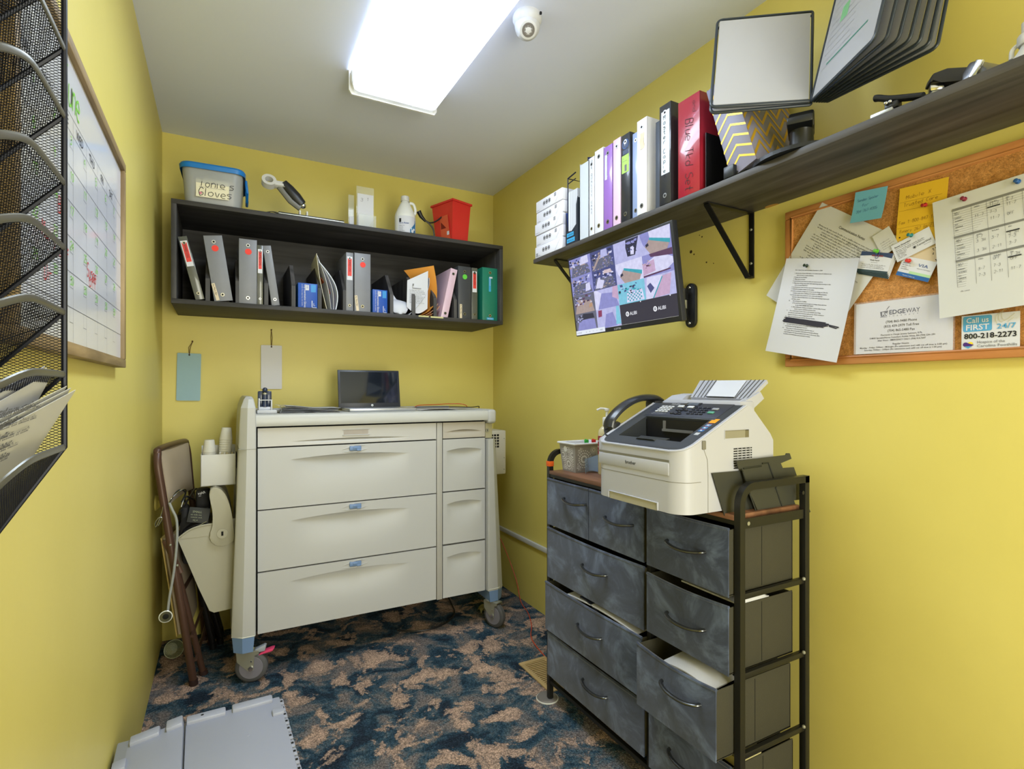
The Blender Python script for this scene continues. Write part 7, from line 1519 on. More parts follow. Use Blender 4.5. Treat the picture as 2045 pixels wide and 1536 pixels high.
        for i, t in enumerate(('Pharmacist in Charge: Jeremy Summers, R.Ph.', 'E-MAR Specialist/Nurse Consultant: Robbie White, RN (704) 224-1391', 'After Hours - EMERGENCY ONLY: (704) 914-7697')): mb.text(t, 0.0058, INK, X, w*0.5, h*(0.335-0.052*i), 0.0004, 'C', bold=0.012, sx=0.88)
        mb.text('Regular Hours:', 0.0062, INK, X, w*0.5, h*0.155, 0.0004, 'C', bold=0.012); mb.text('Monday - Friday: 9:00am - Midnight (Rx submission and refill cut off time is 5:00 pm)', 0.0054, INK, X, w*0.5, h*0.105, 0.0004, 'C', bold=0.012, width=w*0.90); mb.text('Saturday: 9:00am - 2:00pm (Rx submission and refill cut off time is 1:30 pm)', 0.0054, INK, X, w*0.5, h*0.058, 0.0004, 'C', bold=0.012, width=w*0.80)
    tl, bl = onx(1708, 609, XC-0.002), onx(1709, 708, XC-0.002); br = onx(1903, 699, XC-0.002)
    T = thing('pharmacy_card', 'laminated white pharmacy contact card standing on the lower board frame', 'card', bl); w = (br-bl).length; h = (tl-bl).length; X = frame(bl, br-bl, tl-bl)
    mb = MB(); mb.box((0, 0, 0), (w, h, 0.0008), WHITE, 0, X); d9(mb, X @ Matrix.Translation((0, 0, 0.0006)), w, h); part('card', mb, T, True)
    mb = MB(); mb.box((-0.004, 0, 0.0012), (w+0.004, h+0.004, 0.0016), M('laminate_film', (226, 220, 226), 0.08, var=0, alpha=0.12, coat=0.6), 0, X); mb.box((-0.0045, -0.0, 0), (-0.001, h+0.004, 0.0011), M('laminate_edge', (196, 178, 170), 0.3, alpha=0.6), 0, X); part('laminate', mb, T, True)
    def d10(mb, X, w, h):
        X = X @ Matrix.Translation((0, 0, 0.0003)); lb = M('hospice_blue', (82, 158, 208), 0.5, var=0); P = []
        x0_, x1_, y0_, y1_ = w*0.03, w*0.54, h*0.52, h*0.97; r = 0.004
        for cx, cy, a0 in ((x1_-r, y1_-r, 0), (x0_+r, y1_-r, 90), (x0_+r, y0_+r, 180), (x1_-r, y0_+r, 270)):
            for k in range(5): a = math.radians(a0+22.5*k); P.append((cx+r*math.cos(a), cy+r*math.sin(a)))
        mb.add([(p[0], p[1], 0) for p in P], [tuple(range(len(P)))], lb, X)
        mb.text('Call us', 0.0165, WHITE, X, w*0.285, h*0.775, 0.0004, 'C', bold=0.012, width=w*0.40); mb.text('FIRST', 0.0175, WHITE, X, w*0.285, h*0.565, 0.0004, 'C', bold=0.02, width=w*0.42); mb.text('24/7', 0.0155, lb, X, w*0.78, h*0.555, 0.0004, 'C', bold=0.012, width=w*0.32)
        hg = M('pale_hand_drawing', (196, 190, 150), 0.6, var=0)
        for k in range(3): mb.stroke([Vector((w*(0.66+0.05*k)+0.006*math.cos(t), h*0.83+0.012*math.sin(t)+0.004*k, 0.0003)) for t in [math.radians(60+18*j) for j in range(13)]], 0.0006, hg, X)
        mb.stroke([Vector((w*0.70, h*0.74, 0.0003)), Vector((w*0.80, h*0.80, 0.0003)), Vector((w*0.92, h*0.95, 0.0003))], 0.0006, hg, X); mb.stroke([Vector((w*0.80, h*0.72, 0.0003)), Vector((w*0.90, h*0.83, 0.0003))], 0.0006, hg, X)
        mb.text('800-218-2273', 0.0165, INK, X, w*0.5, h*0.315, 0.0004, 'C', bold=0.022, width=w*0.90)
        mb.add([(w*0.04+0.005*math.cos(t)+0.004, h*0.15+0.005*math.sin(t), 0.0002) for t in [math.radians(20*j) for j in range(18)]], [tuple(range(18))], M('heart_purple', (72, 36, 120), 0.5, var=0), X); mb.add([(w*0.155+0.005*math.cos(t)+0.001, h*0.16+0.005*math.sin(t), 0.0003) for t in [math.radians(20*j) for j in range(18)]], [tuple(range(18))], M('heart_yellow', (236, 208, 40), 0.5, var=0), X)
        mb.add([(w*0.03, h*0.125, 0.0004), (w*0.125, h*0.03, 0.0004), (w*0.225, h*0.135, 0.0004), (w*0.12, h*0.19, 0.0004)], [(0, 1, 2, 3)], M('heart_purple', (72, 36, 120), 0.5, var=0), X); mb.add([(w*0.055, h*0.095, 0.0005), (w*0.125, h*0.028, 0.0005), (w*0.195, h*0.095, 0.0005)], [(0, 1, 2)], lb, X)
        mb.text('Hospice of the', 0.0088, INKG, X, w*0.28, h*0.165, 0.0004, width=w*0.48); mb.text('Carolina Foothills', 0.0088, INKG, X, w*0.28, h*0.055, 0.0004, width=w*0.68)
    sheet('hospice_card', 'white and blue call first card on the board frame, below the schedule', 'card', (1918.5, 632), (2035, 621), (1920, 699), XC-0.004, WHITE, d10, lambda u, v: 0.0, 4, 4)
    for a in ((1612, 531, XC-0.014, (44, 60, 48), 'dark green push pin holding the instruction list', (0.25, 0.1)), (1849, 409, XC-0.008, (170, 40, 40), 'red push pin in the yellow note', (0.3, -0.2)), (1821, 470, XC-0.012, (46, 128, 130), 'teal push pin through the tilted business card', (0.35, 0.1)),
              (1816, 521, XC-0.010, (196, 44, 44), 'bright red push pin in the blue-banded card', (0.05, 0.0)), (1752, 502, XC-0.014, (96, 180, 50), 'green push pin above the clipped card stack', (0.1, 0.1)), (1927, 398, XC-0.015, (130, 34, 62), 'crimson push pin at the schedule left corner', (0.1, 0.1)), (2034, 363, XC-0.015, (40, 92, 160), 'blue push pin at the schedule top', (0.1, 0.1))):
        pin(a[0], a[1], a[2], a[3], a[4], a[5])
board_papers()
# ------------------------------------------------------------------ fabric drawer unit along the right wall
DY0, DY1, DX0, DX1, DZT = 0.885, 1.768, 1.360, 1.615, 0.893
def suede():
    m = bpy.data.materials.new('slate_suede_fabric'); m.use_nodes = True; nt = m.node_tree; b = nt.nodes['Principled BSDF']; tc = N(nt, 'ShaderNodeTexCoord')
    n = N(nt, 'ShaderNodeTexNoise'); n.inputs['Scale'].default_value = 9; n.inputs['Detail'].default_value = 8; n.inputs['Distortion'].default_value = 0.8; n.inputs['Roughness'].default_value = 0.65; nt.links.new(tc.outputs['Object'], n.inputs['Vector'])
    c = ramp(nt, n.outputs['Fac'], [(0.32, rgb(34, 42, 60)), (0.5, rgb(54, 65, 92)), (0.66, rgb(92, 107, 140))]); nt.links.new(c, b.inputs['Base Color']); b.inputs['Roughness'].default_value = 0.85
    b.inputs['Sheen Weight'].default_value = 0.35; b.inputs['Specular IOR Level'].default_value = 0.25
    bp = N(nt, 'ShaderNodeBump'); bp.inputs['Strength'].default_value = 0.35; bp.inputs['Distance'].default_value = 0.003; nt.links.new(n.outputs['Fac'], bp.inputs['Height']); nt.links.new(bp.outputs['Normal'], b.inputs['Normal']); return m
SUEDE = suede(); SIDEF = M('charcoal_nonwoven_side', (60, 58, 46), 0.85, var=0.06, vs=40, bump=0.3, bs=300); RUST = wood('rustic_brown_board', (84, 54, 40), (142, 98, 72), 'Y', 5, 0.5, 6)
def dresser():
    T = thing('drawer_unit', 'black metal framed drawer unit with slate suede drawers below the printer', 'drawer unit', ((DX0+DX1)/2, (DY0+DY1)/2, 0))
    fm = M('frame_tube_black', (40, 40, 38), 0.35, metal=0.4, var=0.06); t = 0.018
    # end frames: front post bends into the top rail running to the rear post
    for y in (DY0, DY1):
        mb = MB(); yc = y+t/2 if y == DY0 else y-t/2; s = t/2
        def sq(path, r=s, hw=s):
            pts = path; L = len(pts); vs = []
            for i, p in enumerate(pts):
                a = pts[max(i-1, 0)]; b = pts[min(i+1, L-1)]; d = (Vector((b[0]-a[0], b[1]-a[1]))).normalized(); n = Vector((-d.y, d.x))*r
                vs += [(p[0]+n.x, yc-hw, p[1]+n.y), (p[0]-n.x, yc-hw, p[1]-n.y), (p[0]-n.x, yc+hw, p[1]-n.y), (p[0]+n.x, yc+hw, p[1]+n.y)]
            fs = [(4*i+j, 4*i+(j+1) % 4, 4*i+4+(j+1) % 4, 4*i+4+j) for i in range(L-1) for j in range(4)]+[(3, 2, 1, 0), (4*L-4, 4*L-3, 4*L-2, 4*L-1)]
            mb.add(vs, fs, fm)
        R = 0.045; top = 0.964
        bend = [(DX0+s+R-R*math.cos(math.radians(a)), top-R+R*math.sin(math.radians(a))) for a in range(0, 91, 10)]
        sq([(DX0+s, 0.012), (DX0+s, top-R-0.001)]+bend+[(DX1+0.02, top)])
        mb.box((DX1+0.002, yc-s, 0.012), (DX1+0.020, yc+s, top+s), fm, 0.001)
        part('end_frame', mb, T, True)
        for z in (0.088, 0.292, 0.490, 0.686):
            mb = MB(); mb.box((DX0+t, yc-0.006, z), (DX1+0.004, yc+0.006, z+0.014), fm, 0.001); mb.ball((DX1-0.004, yc-0.008 if y == DY0 else yc+0.008, z+0.014), 0.005, STEEL, 5)
            part('side_rail', mb, T, True)
    mb = MB(); mb.box((DX0+0.001, 1.196, 0.055), (DX0+0.017, 1.212, 0.878), fm); mb.box((DX1-0.01, 1.196, 0.055), (DX1+0.006, 1.212, 0.878), fm); part('middle_post', mb, T, True)
    for z in (0.072, 0.868):
        mb = MB(); mb.box((DX0+0.002, DY0+t, z), (DX0+0.016, DY1-t, z+0.013), fm); mb.box((DX1-0.004, DY0+t, z), (DX1+0.010, DY1-t, z+0.013), fm); part('cross_rail', mb, T, True)
    mb = MB(); mb.box((DX0-0.001, DY0+t+0.001, DZT-0.013), (DX1+0.004, DY1-t-0.001, DZT), RUST, 0.001); part('top_board', mb, T, True, label='rustic brown top board')
    mb = MB(); mb.cyl((DX1-0.01, DY0+t/2-0.011, 0.93), (DX1-0.01, DY0+t/2-0.004, 0.93), 0.005, BLK, n=12); mb.cyl((DX0+0.035, DY0+t/2-0.001, 0.872), (DX0+0.035, DY0+t/2-0.006, 0.872), 0.005, STEEL, n=12); mb.box((DX0+t, DY0+0.004, 0.860), (DX1, DY0+0.012, 0.884), fm); part('fixing_screws', mb, T, True)
    hm = M('gunmetal_handle', (96, 98, 100), 0.25, metal=0.9, var=0.04)
    def drawer(ya, yb, za, zb, out=0.0, sag=0.004, hz=None, hy=None, hl=0.130, paper=None, tiltf=0.0):
        """ya nearer the camera; a soft fabric box with a pull"""
        x0 = DX0-0.010-out; x1 = DX1-0.020-out*0.2; mb = MB(); nu, nv = 12, 8; rs = 0.014
        def fr(u, v):
            y = yb+(ya-yb)*u; z = za+(zb-za)*v-sag*math.sin(math.pi*u)*(v**2); bul = 0.006*math.sin(math.pi*u)*math.sin(math.pi*v)
            return (x0-bul+tiltf*(1-v), y, z)
        mb.grid(fr, nu, nv, SUEDE, thick=0.004)
        # rolled top hem
        mb.tube([Vector(fr(k/10, 1.0))+Vector((0.002, 0, -0.003)) for k in range(11)], 0.0045, SUEDE, n=8); part_o = part('drawer', mb, T, True)
        mb = MB(); mb.box((x0+0.003, ya, za+0.003), (x1, ya+0.003, zb-0.004), SIDEF, 0.001); mb.box((x0+0.003, yb-0.003, za+0.003), (x1, yb, zb-0.004), SIDEF, 0.001); mb.box((x0+0.003, ya, za+0.002), (x1, yb, za+0.006), SIDEF); mb.box((x1-0.003, ya, za+0.003), (x1, yb, zb-0.008), SIDEF)
        mb.box(((x0+x1)/2-0.0008, ya-0.0006, za+0.01), ((x0+x1)/2+0.0008, ya+0.001, zb-0.01), DKGAP); part('drawer_side', mb, part_o, True, label='charcoal fabric sides')
        hy = (ya+yb)/2 if hy is None else hy; hz = (za+zb)/2+0.01 if hz is None else hz
        mb = MB(); pts = smooth_path([(x0-0.002, hy+hl/2, hz+0.004), (x0-0.016, hy+hl/2-0.006, hz+0.003), (x0-0.026, hy+hl*0.25, hz-0.001), (x0-0.028, hy, hz-0.003), (x0-0.026, hy-hl*0.25, hz-0.001), (x0-0.016, hy-hl/2+0.006, hz+0.003), (x0-0.002, hy-hl/2, hz+0.004)], 4)
        mb.tube(pts, 0.0055, hm, n=10, flat=(1.0, 0.8)); part('handle', mb, part_o, True, label='curved gunmetal pull')
        if paper:
            for k, (pa, pb, pz, mt) in enumerate(paper):
                q = MB(); q.grid(lambda u, v: (x0+0.012+0.09*v, pb+(pa-pb)*u, pz+0.012*math.sin(3*u+k)+0.010*v), 6, 3, mt, thick=0.004); s_ = single('stored_paper', q, {0: 'white papers rumpled in the pulled-out drawer, drawer unit left column', 1: 'dark printed box peeking from the third left drawer'}[k] if len(paper) > 1 else 'white sheets visible inside the pulled-out right drawer', 'papers'); 
        return part_o
    g = 0.003
    drawer(1.487, 1.748, 0.690, 0.866, 0.0, 0.001, hz=0.806, hy=1.56); drawer(1.214, 1.484, 0.690, 0.866, 0.0, 0.001, hz=0.788, hy=1.322)
    drawer(1.214, 1.748, 0.488, 0.678, 0.0, 0.006, hz=0.598, hy=1.447)
    drawer(1.214, 1.748, 0.290, 0.472, 0.010, 0.006, hz=0.390, hy=1.460, paper=[(1.25, 1.62, 0.462, WHITE), (1.44, 1.54, 0.470, M('dark_navy_box', (30, 34, 48), 0.5))])
    drawer(1.214, 1.748, 0.112, 0.276, 0.0, 0.004, hz=0.204, hy=1.444)
    drawer(0.906, 1.193, 0.692, 0.862, 0.008, 0.002, hz=0.782, hy=1.040); drawer(0.906, 1.193, 0.498, 0.670, 0.008, 0.006, hz=0.582, hy=1.040)
    drawer(0.906, 1.186, 0.300, 0.478, 0.052, 0.010, hz=0.415, hy=0.996+0.02, paper=[(0.93, 1.10, 0.458, WHITE)]); drawer(0.906, 1.193, 0.098, 0.272, 0.0, 0.006, hz=0.200, hy=1.04)
    ot = M('orange_tape', (222, 96, 24), 0.5, var=0.04); mb = MB(); mb.box((DX0-0.003, DY1-t-0.002, 0.908), (DX0+t+0.002, DY1+0.002, 0.928), ot, 0.002); part('tape_wrap', mb, T, True, label='orange tape wrapped on the frame')
    for y in (DY0+t/2, DY1-t/2):
        for x in (DX0+t/2, DX1+0.011):
            mb = MB(); mb.cyl((x, y, 0.0), (x, y, 0.014), 0.011, BLK, n=14); part('foot', mb, T, True)
    # papers showing under the side rails at the near end
dresser()
def side_papers():
    a = MB(); a.box((1.385, 0.909, 0.664), (1.50, 1.10, 0.668), WHITE); a.grid(lambda u, v: (1.385+0.11*u, 0.908+0.004*v, 0.668+0.016*v*(1-(2*u-1)**2)), 8, 3, WHITE, thick=0.002); single('stored_paper', a, 'white paper sticking out of the upper right drawer under the side rail', 'papers')
    b = MB(); b.hexa([(1.375, 0.909, 0.262), (1.47, 0.909, 0.262), (1.47, 1.10, 0.262), (1.375, 1.10, 0.262), (1.375, 0.909, 0.285), (1.47, 0.909, 0.285), (1.47, 1.10, 0.285), (1.375, 1.10, 0.285)], M('tan_carton', (186, 178, 132), 0.7, var=0.04)); single('small_carton', b, 'pale tan carton in the bottom right drawer, seen under the side rail', 'carton')
    c = Vector((DX0+0.006, 1.775, 0.0)); mb = MB(); gm = M('grey_felt_pad', (112, 108, 108), 0.6, var=0.05)
    mb.lathe([(0.040, 0.0002), (0.042, 0.003), (0.040, 0.006), (0.036, 0.010), (0.020, 0.011), (0.0, 0.011)], gm, Matrix.Translation(c), n=36); mb.lathe([(0.0405, 0.0), (0.0435, 0.0008), (0.0435, 0.004), (0.041, 0.005)], M('white_rubber_rim', (206, 206, 202), 0.5), Matrix.Translation(c), n=36, cap0=False, cap1=False)
    single('furniture_slider', mb, 'round grey furniture slider with white rim under the far front foot of the drawer unit', 'furniture slider', loc=tuple(c))
side_papers()

# ------------------------------------------------------------------ fax printer
PX0, PX1, PY0, PY1, PZ = 1.215, 1.554, 0.935, 1.275, 0.899
def printer():
    T = thing('fax_printer', 'white laser fax machine with black deck and handset, overhanging the drawer unit', 'printer', ((PX0+PX1)/2, (PY0+PY1)/2, PZ))
    wp = M('printer_white_plastic', (180, 182, 194), 0.4, var=0.01, vs=4); dk = M('printer_deck_black', (58, 62, 70), 0.42, var=0.05, bump=0.1, bs=400)
    def top(x):
        pts = [(PX0, 1.052), (1.235, 1.058), (1.281, 1.081), (1.446, 1.162), (1.465, 1.160), (1.542, 1.086), (1.554, 1.068), (1.60, 1.0)]
        for (a, za), (b, zb) in zip(pts[:-1], pts[1:]):
            if x <= b: return za+(zb-za)*(x-a)/(b-a)
        return pts[-1][1]
    R = 0.048
    def half(x, inset=0.0):
        h = (PY1-PY0)/2-inset; x0 = PX0+inset; r = R-inset; d = x0+r-x
        if d > 0: h -= r-math.sqrt(max(r*r-d*d, 0))
        return h
    yc = (PY0+PY1)/2
    xs = [PX0+R*(1-math.cos(math.radians(a))) for a in range(0, 91, 9)]+[1.281, 1.32, 1.36, 1.40, 1.446, 1.465, 1.50, 1.542, PX1]
    notch = [(1.017, 1.204)]
    mb = MB()
    # shell walls
    ring = [(x, yc+half(x)) for x in xs]; vs = []; fs = []
    loop = [(x, yc-half(x)) for x in reversed(xs)]+ring[0:]
    # drop the double at the nose when half==0 start
    n = len(loop); zb = PZ
    def zbot(p): return PZ
    vs = [(p[0], p[1], zb) for p in loop]+[(p[0], p[1], top(p[0])) for p in loop]
    fs = [((i+1) % n, i, n+i, n+(i+1) % n) for i in range(n)]; fs.append(tuple(range(n)))
    mb.add(vs, fs, wp)
    # front nose wall is flat between the rounded corners: covered by the first station
    # trim ring and rear top
    ins = 0.009; xi = [x for x in xs if x <= 1.447]; xin = [PX0+ins+(R-ins)*(1-math.cos(math.radians(a))) for a in range(0, 91, 9)]+[1.281, 1.32, 1.36, 1.40, 1.446]
    for s in (-1, 1):
        vs = []; 
        for x, x2 in zip(xi, xin): vs += [(x, yc+s*half(x), top(x)), (x2, yc+s*half(x2, ins), top(x2)+0.0005)]
        f = [(2*i, 2*i+2, 2*i+3, 2*i+1) if s < 0 else (2*i+1, 2*i+3, 2*i+2, 2*i) for i in range(len(xi)-1)]; mb.add(vs, f, wp)
    mb.add([(PX0, yc-half(PX0), top(PX0)), (PX0, yc+half(PX0), top(PX0)), (xin[0], yc+half(xin[0], ins), top(xin[0])), (xin[0], yc-half(xin[0], ins), top(xin[0]))], [(3, 2, 1, 0)], wp)
    xr = [x for x in xs if x >= 1.446]; vs = []
    for x in xr: vs += [(x, yc-half(x), top(x)), (x, yc+half(x), top(x))]
    mb.add(vs, [(2*i, 2*i+2, 2*i+3, 2*i+1) for i in range(len(xr)-1)], wp)
    mb.tube([(x, yc-half(x), top(x)) for x in xi[::-1]]+[(x, yc+half(x), top(x)) for x in xi], 0.0025, wp, n=6)
    body = part('body', mb, T, True, ang=30)
    # front face plate area (flat nose)
    mb = MB(); yl, yr = PY1-R, PY0+R
    # deck with paper well
    mb = MB(); y0r, y1r = 0.985, 1.222; xa, xb = 1.262, 1.378
    stations = sorted(set([round(v, 5) for v in xin]+[xa, xb, xa+0.0006, xb+0.0006]))
    rows = []
    for x in stations:
        hh = half(max(x, PX0+ins+1e-5), ins); lo, hi = yc-hh, yc+hh; z = top(x)+0.0006; inside = xa+0.0003 < x < xb+0.0003
        zi = (1.046+0.10*(x-xa)) if inside else z
        ys = [lo, max(lo, y0r-0.0006) if lo < y0r else lo, max(lo, y0r), min(hi, y1r), min(hi, y1r+0.0006), hi]
        zs = [z, z, zi, zi, z, z]; rows.append([(x, a, b) for a, b in zip(ys, zs)])
    vs = [p for r in rows for p in r]; mb.add(vs, [(i*6+j, (i+1)*6+j, (i+1)*6+j+1, i*6+j+1) for i in range(len(rows)-1) for j in range(5)], dk); part('deck', mb, T, True, label='black top deck with paper well')
    bk = M('well_black', (22, 22, 26), 0.4, var=0.05); mb = MB()
    mb.box((1.366, y0r+0.004, 1.060), (1.377, y1r-0.004, 1.118), bk); mb.box((1.36, y0r+0.05, 1.085), (1.366, 1.15, 1.092), M('well_grey_lip', (110, 110, 112), 0.4)); mb.box((1.362, 1.14, 1.085), (1.368, 1.148, 1.115), M('well_grey_lip', (110, 110, 112), 0.4))
    mb.hexa([(1.262, 1.06, 1.062), (1.300, 1.06, 1.062), (1.300, 1.16, 1.062), (1.262, 1.16, 1.062), (1.250, 1.07, 1.072), (1.296, 1.055, 1.074), (1.296, 1.165, 1.074), (1.250, 1.13, 1.072)], dk); part('output_stop', mb, T, True)
    # control panel
    a = math.atan2(1.162-1.081, 1.446-1.281); X = frame((1.380, 1.232, top(1.380)+0.002), (0, -1, 0), (math.cos(a), 0, math.sin(a)))
    pm = M('control_panel_dark', (56, 60, 74), 0.4, var=0.03); mb = MB(); mb.box((-0.004, -0.008, -0.006), (0.262, 0.074, 0.001), pm, 0.002, X); mb.box((-0.004, -0.014, -0.016), (0.262, -0.006, 0.0), dk, 0.002, X)
    kw = M('key_white', (206, 210, 220), 0.45); kg = M('key_dark', (34, 37, 48), 0.35)
    for r in range(4):
        for c in range(4): mb.box((0.022+0.013*c, 0.012+0.010*r, 0.001), (0.032+0.013*c, 0.018+0.010*r, 0.004), kw, 0.001, X)
    for r in range(2): mb.lines(0.018, 0.078, 0.001+0.006*r, 0.002, kw, X, seed=r, z=0.0012)
    for x, y in ((0.096, 0.048), (0.134, 0.046)): mb.box((x-0.011, y-0.005, 0.001), (x+0.011, y+0.005, 0.005), kw, 0.003, X)
    for x, y in ((0.116, 0.036), (0.116, 0.016), (0.100, 0.026), (0.132, 0.026), (0.116, 0.026), (0.096, 0.006), (0.112, 0.004), (0.126, 0.005)): mb.box((x-0.006, y-0.003, 0.001), (x+0.006, y+0.003, 0.005), kg, 0.002, X)
    for r in range(4):
        for c in range(4): mb.box((0.150+0.015*c, 0.006+0.012*r, 0.001), (0.160+0.015*c, 0.011+0.012*r, 0.004), kg, 0.001, X); 
        mb.lines(0.150, 0.205, 0.0125+0.012*r, 0.0022, kw, X, seed=r+5, z=0.0012)
    for y, cc in ((0.014, (90, 160, 140)), (0.034, (150, 154, 166))): mb.box((0.216, y, 0.001), (0.236, y+0.010, 0.005), M('key_%d' % cc[0], cc, 0.45), 0.003, X)
    mb.box((0.100, 0.054, 0.001), (0.155, 0.073, 0.003), kg, 0.001, X); mb.box((0.108, 0.058, 0.003), (0.147, 0.070, 0.0035), M('lcd_grey', (96, 104, 120), 0.2), 0, X)
    mb.text('FAX-2840', 0.008, kw, X, 0.045, 0.062, 0.0012); mb.lines(0.045, 0.085, 0.057, 0.0022, kw, X, seed=9, z=0.0012)
    part('control_panel', mb, T, True, label='dark control panel with white keypad')
    # coloured quick-guide stickers on the right cheek
    X2 = frame((1.300, 0.974, top(1.300)+0.0012), (0, -1, 0), (math.cos(a), 0, math.sin(a))); mb = MB()
    mb.rect(-0.004, 0.060, 0.018, 0.082, M('sticker_orange', (232, 160, 40), 0.5), X2)
    for k, cc in enumerate(((60, 110, 170), (70, 130, 180), (90, 140, 190))): mb.rect(-0.002, 0.014+0.014*k, 0.015, 0.025+0.014*k, M('sticker_blue%d' % k, cc, 0.5), X2); mb.rect(0.003, 0.017+0.014*k, 0.009, 0.022+0.014*k, WHITE, X2, 0.0003); mb.rect(-0.003, 0.026+0.014*k, 0.015, 0.0272+0.014*k, REDLAB, X2)
    mb.rect(0.0, -0.004, 0.014, 0.008, M('sticker_grey', (190, 194, 200), 0.5), X2); part('sticker_strip', mb, T, True, label='orange and blue sticker strip')
    # front tray door, seams and name
    XF = FR((PX0-0.0006, 0, 0)); mb = MB()
    mb.box((PX0-0.002, 0.976, 0.990), (PX0+0.006, 1.254, 1.024), wp, 0.004); sh = M('seam_shadow', (120, 118, 108), 0.7); mb.rect(-1.255, 1.0245, -0.975, 1.030, sh, XF, 0.0002)
    mb.text('brother', 0.0125, M('brand_navy_black', (34, 38, 50), 0.5, var=0), FR((PX0-0.0021, 0, 0)), -1.136, 1.004, 0.0002, bold=0.02, width=0.042); part('front_door', mb, T, True)
    mb = MB(); loopz = [(x, yc-half(x)) for x in reversed([x for x in xs if x < 1.31])]+[(x, yc+half(x)) for x in xs if x < 1.31]
    e = 0.0004; L2 = [(p[0]-e, yc+(p[1]-yc)*1.0015, 0.976) for p in loopz]; 
    vs = [(q[0], q[1], q[2]) for q in L2]+[(q[0], q[1], q[2]+0.0014) for q in L2]; k = len(L2); mb.add(vs, [(i+1, i, k+i, k+i+1) for i in range(k-1)], sh)
    mb.rect(1.304, PZ, 1.3052, 0.99, sh, frame((0, PY0-0.0005, 0), (1, 0, 0), (0, 0, 1))); Xsd = frame((0, PY0-0.0005, 0), (1, 0, 0), (0, 0, 1)); mb.add([(1.304, 0.99, 0), (1.3055, 0.99, 0), (1.303, 1.03, 0), (1.287, 1.064, 0), (1.2855, 1.064, 0), (1.3015, 1.03, 0)], [(0, 1, 2, 3, 4, 5)], sh, Xsd)
    mb.box((1.283, PY0-0.003, 1.056), (1.296, PY0+0.002, 1.078), sh, 0.002); part('seam', mb, T, True)
    # paper tray with hand notch
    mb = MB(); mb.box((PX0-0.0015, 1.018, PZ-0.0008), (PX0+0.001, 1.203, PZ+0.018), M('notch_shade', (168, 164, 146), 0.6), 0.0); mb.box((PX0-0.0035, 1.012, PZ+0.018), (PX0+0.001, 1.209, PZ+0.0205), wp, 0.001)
    for ya in (1.014, 1.207): mb.box((PX0-0.0035, ya-0.002, PZ), (PX0+0.001, ya+0.002, PZ+0.02), wp, 0.001)
    part('tray_notch', mb, T, True)
    # side vent, grip recess
    mb = MB(); X = Xsd
    for r in range(9): mb.rect(1.397, 1.001+0.0062*r, 1.467, 1.004+0.0062*r, DKGAP, X, 0.0002)
    for c in range(4): mb.rect(1.411+0.0155*c, 0.999, 1.4135+0.0155*c, 1.055, wp, X, 0.0006)
    part('side_vent', mb, T, True)
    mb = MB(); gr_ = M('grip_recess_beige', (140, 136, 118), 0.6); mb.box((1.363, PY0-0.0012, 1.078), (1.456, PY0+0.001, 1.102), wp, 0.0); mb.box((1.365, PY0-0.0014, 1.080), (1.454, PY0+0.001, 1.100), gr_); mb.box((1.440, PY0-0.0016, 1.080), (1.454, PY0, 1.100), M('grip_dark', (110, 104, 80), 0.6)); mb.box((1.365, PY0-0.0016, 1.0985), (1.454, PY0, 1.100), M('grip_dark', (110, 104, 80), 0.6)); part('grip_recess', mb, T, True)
    # document feeder support at the back with a sheet
    fp = [onx(1379, 793, 1.50), onx(1494, 797, 1.50), onx(1532, 759, 1.585), onx(1398, 760, 1.585)]
    mb = MB(); n_ = (fp[1]-fp[0]).cross(fp[3]-fp[0]).normalized(); off = n_*-0.010
    A = [fp[0]-Vector((0.03, 0, 0.012)), fp[1]-Vector((0.03, 0, 0.012))]
    mb.hexa([fp[0]+off, fp[1]+off, fp[2]+off, fp[3]+off, fp[0], fp[1], fp[2], fp[3]], wp)
    P2 = frame(fp[0], fp[1]-fp[0], fp[3]-fp[0]); W2 = (fp[1]-fp[0]).length; H2 = (fp[3]-fp[0]).length
    mb.box((1.455, 0.96, 1.12), (1.515, PY1-0.03, 1.174), wp, 0.008)
    mb.hexa([(1.47, 1.19, 1.165), (1.53, 1.19, 1.165), (1.53, 1.262, 1.165), (1.47, 1.262, 1.165), (1.50, 1.19, 1.186), (1.55, 1.19, 1.192), (1.55, 1.25, 1.192), (1.50, 1.25, 1.186)], wp)
    A_ = [ony(u, v, fp[1].y-0.006) for u, v in ((1485, 803), (1503, 818), (1526, 796), (1519, 783))]; mb.hexa(A_+[p+Vector((0, 0.02, 0)) for p in A_], wp)
    for f in (0.06, 0.14, 0.20, 0.26, 0.80, 0.86, 0.92, 0.98):
        p0 = fp[0].lerp(fp[1], f); p1 = fp[3].lerp(fp[2], f*0.96+0.02); mb.tube([p0+n_*0.0012, p1+n_*0.0012], 0.0011, M('guide_line_grey', (90, 92, 100), 0.5), n=5)
    part('document_feeder', mb, T, True)
    mb = MB(); q = [fp[0].lerp(fp[1], 0.30)+n_*0.003, fp[0].lerp(fp[1], 0.78)+n_*0.003, fp[3].lerp(fp[2], 0.74)+n_*0.003-Vector((0.004, 0, 0.003)), fp[3].lerp(fp[2], 0.30)+n_*0.003-Vector((0.004, 0, 0.003))]; mb.add(q, [(0, 1, 2, 3)], WHITE); mb.tube([q[0]+n_*0.001, q[1]+n_*0.001], 0.0012, DKGAP, n=5); part('feeder_sheet', mb, T, True)
    # handset
    mb = MB(); y = 1.297; hp = [(1.284, 1.090), (1.292, 1.112), (1.325, 1.142), (1.370, 1.166), (1.420, 1.178), (1.465, 1.178), (1.490, 1.168)]
    mb.tube(smooth_path([(a_, y, b_) for a_, b_ in hp], 5), 0.017, M('handset_black', (38, 40, 46), 0.3, var=0.05, coat=0.2), n=14, flat=(1.35, 0.62)); hs = M('handset_black', (38, 40, 46), 0.3)
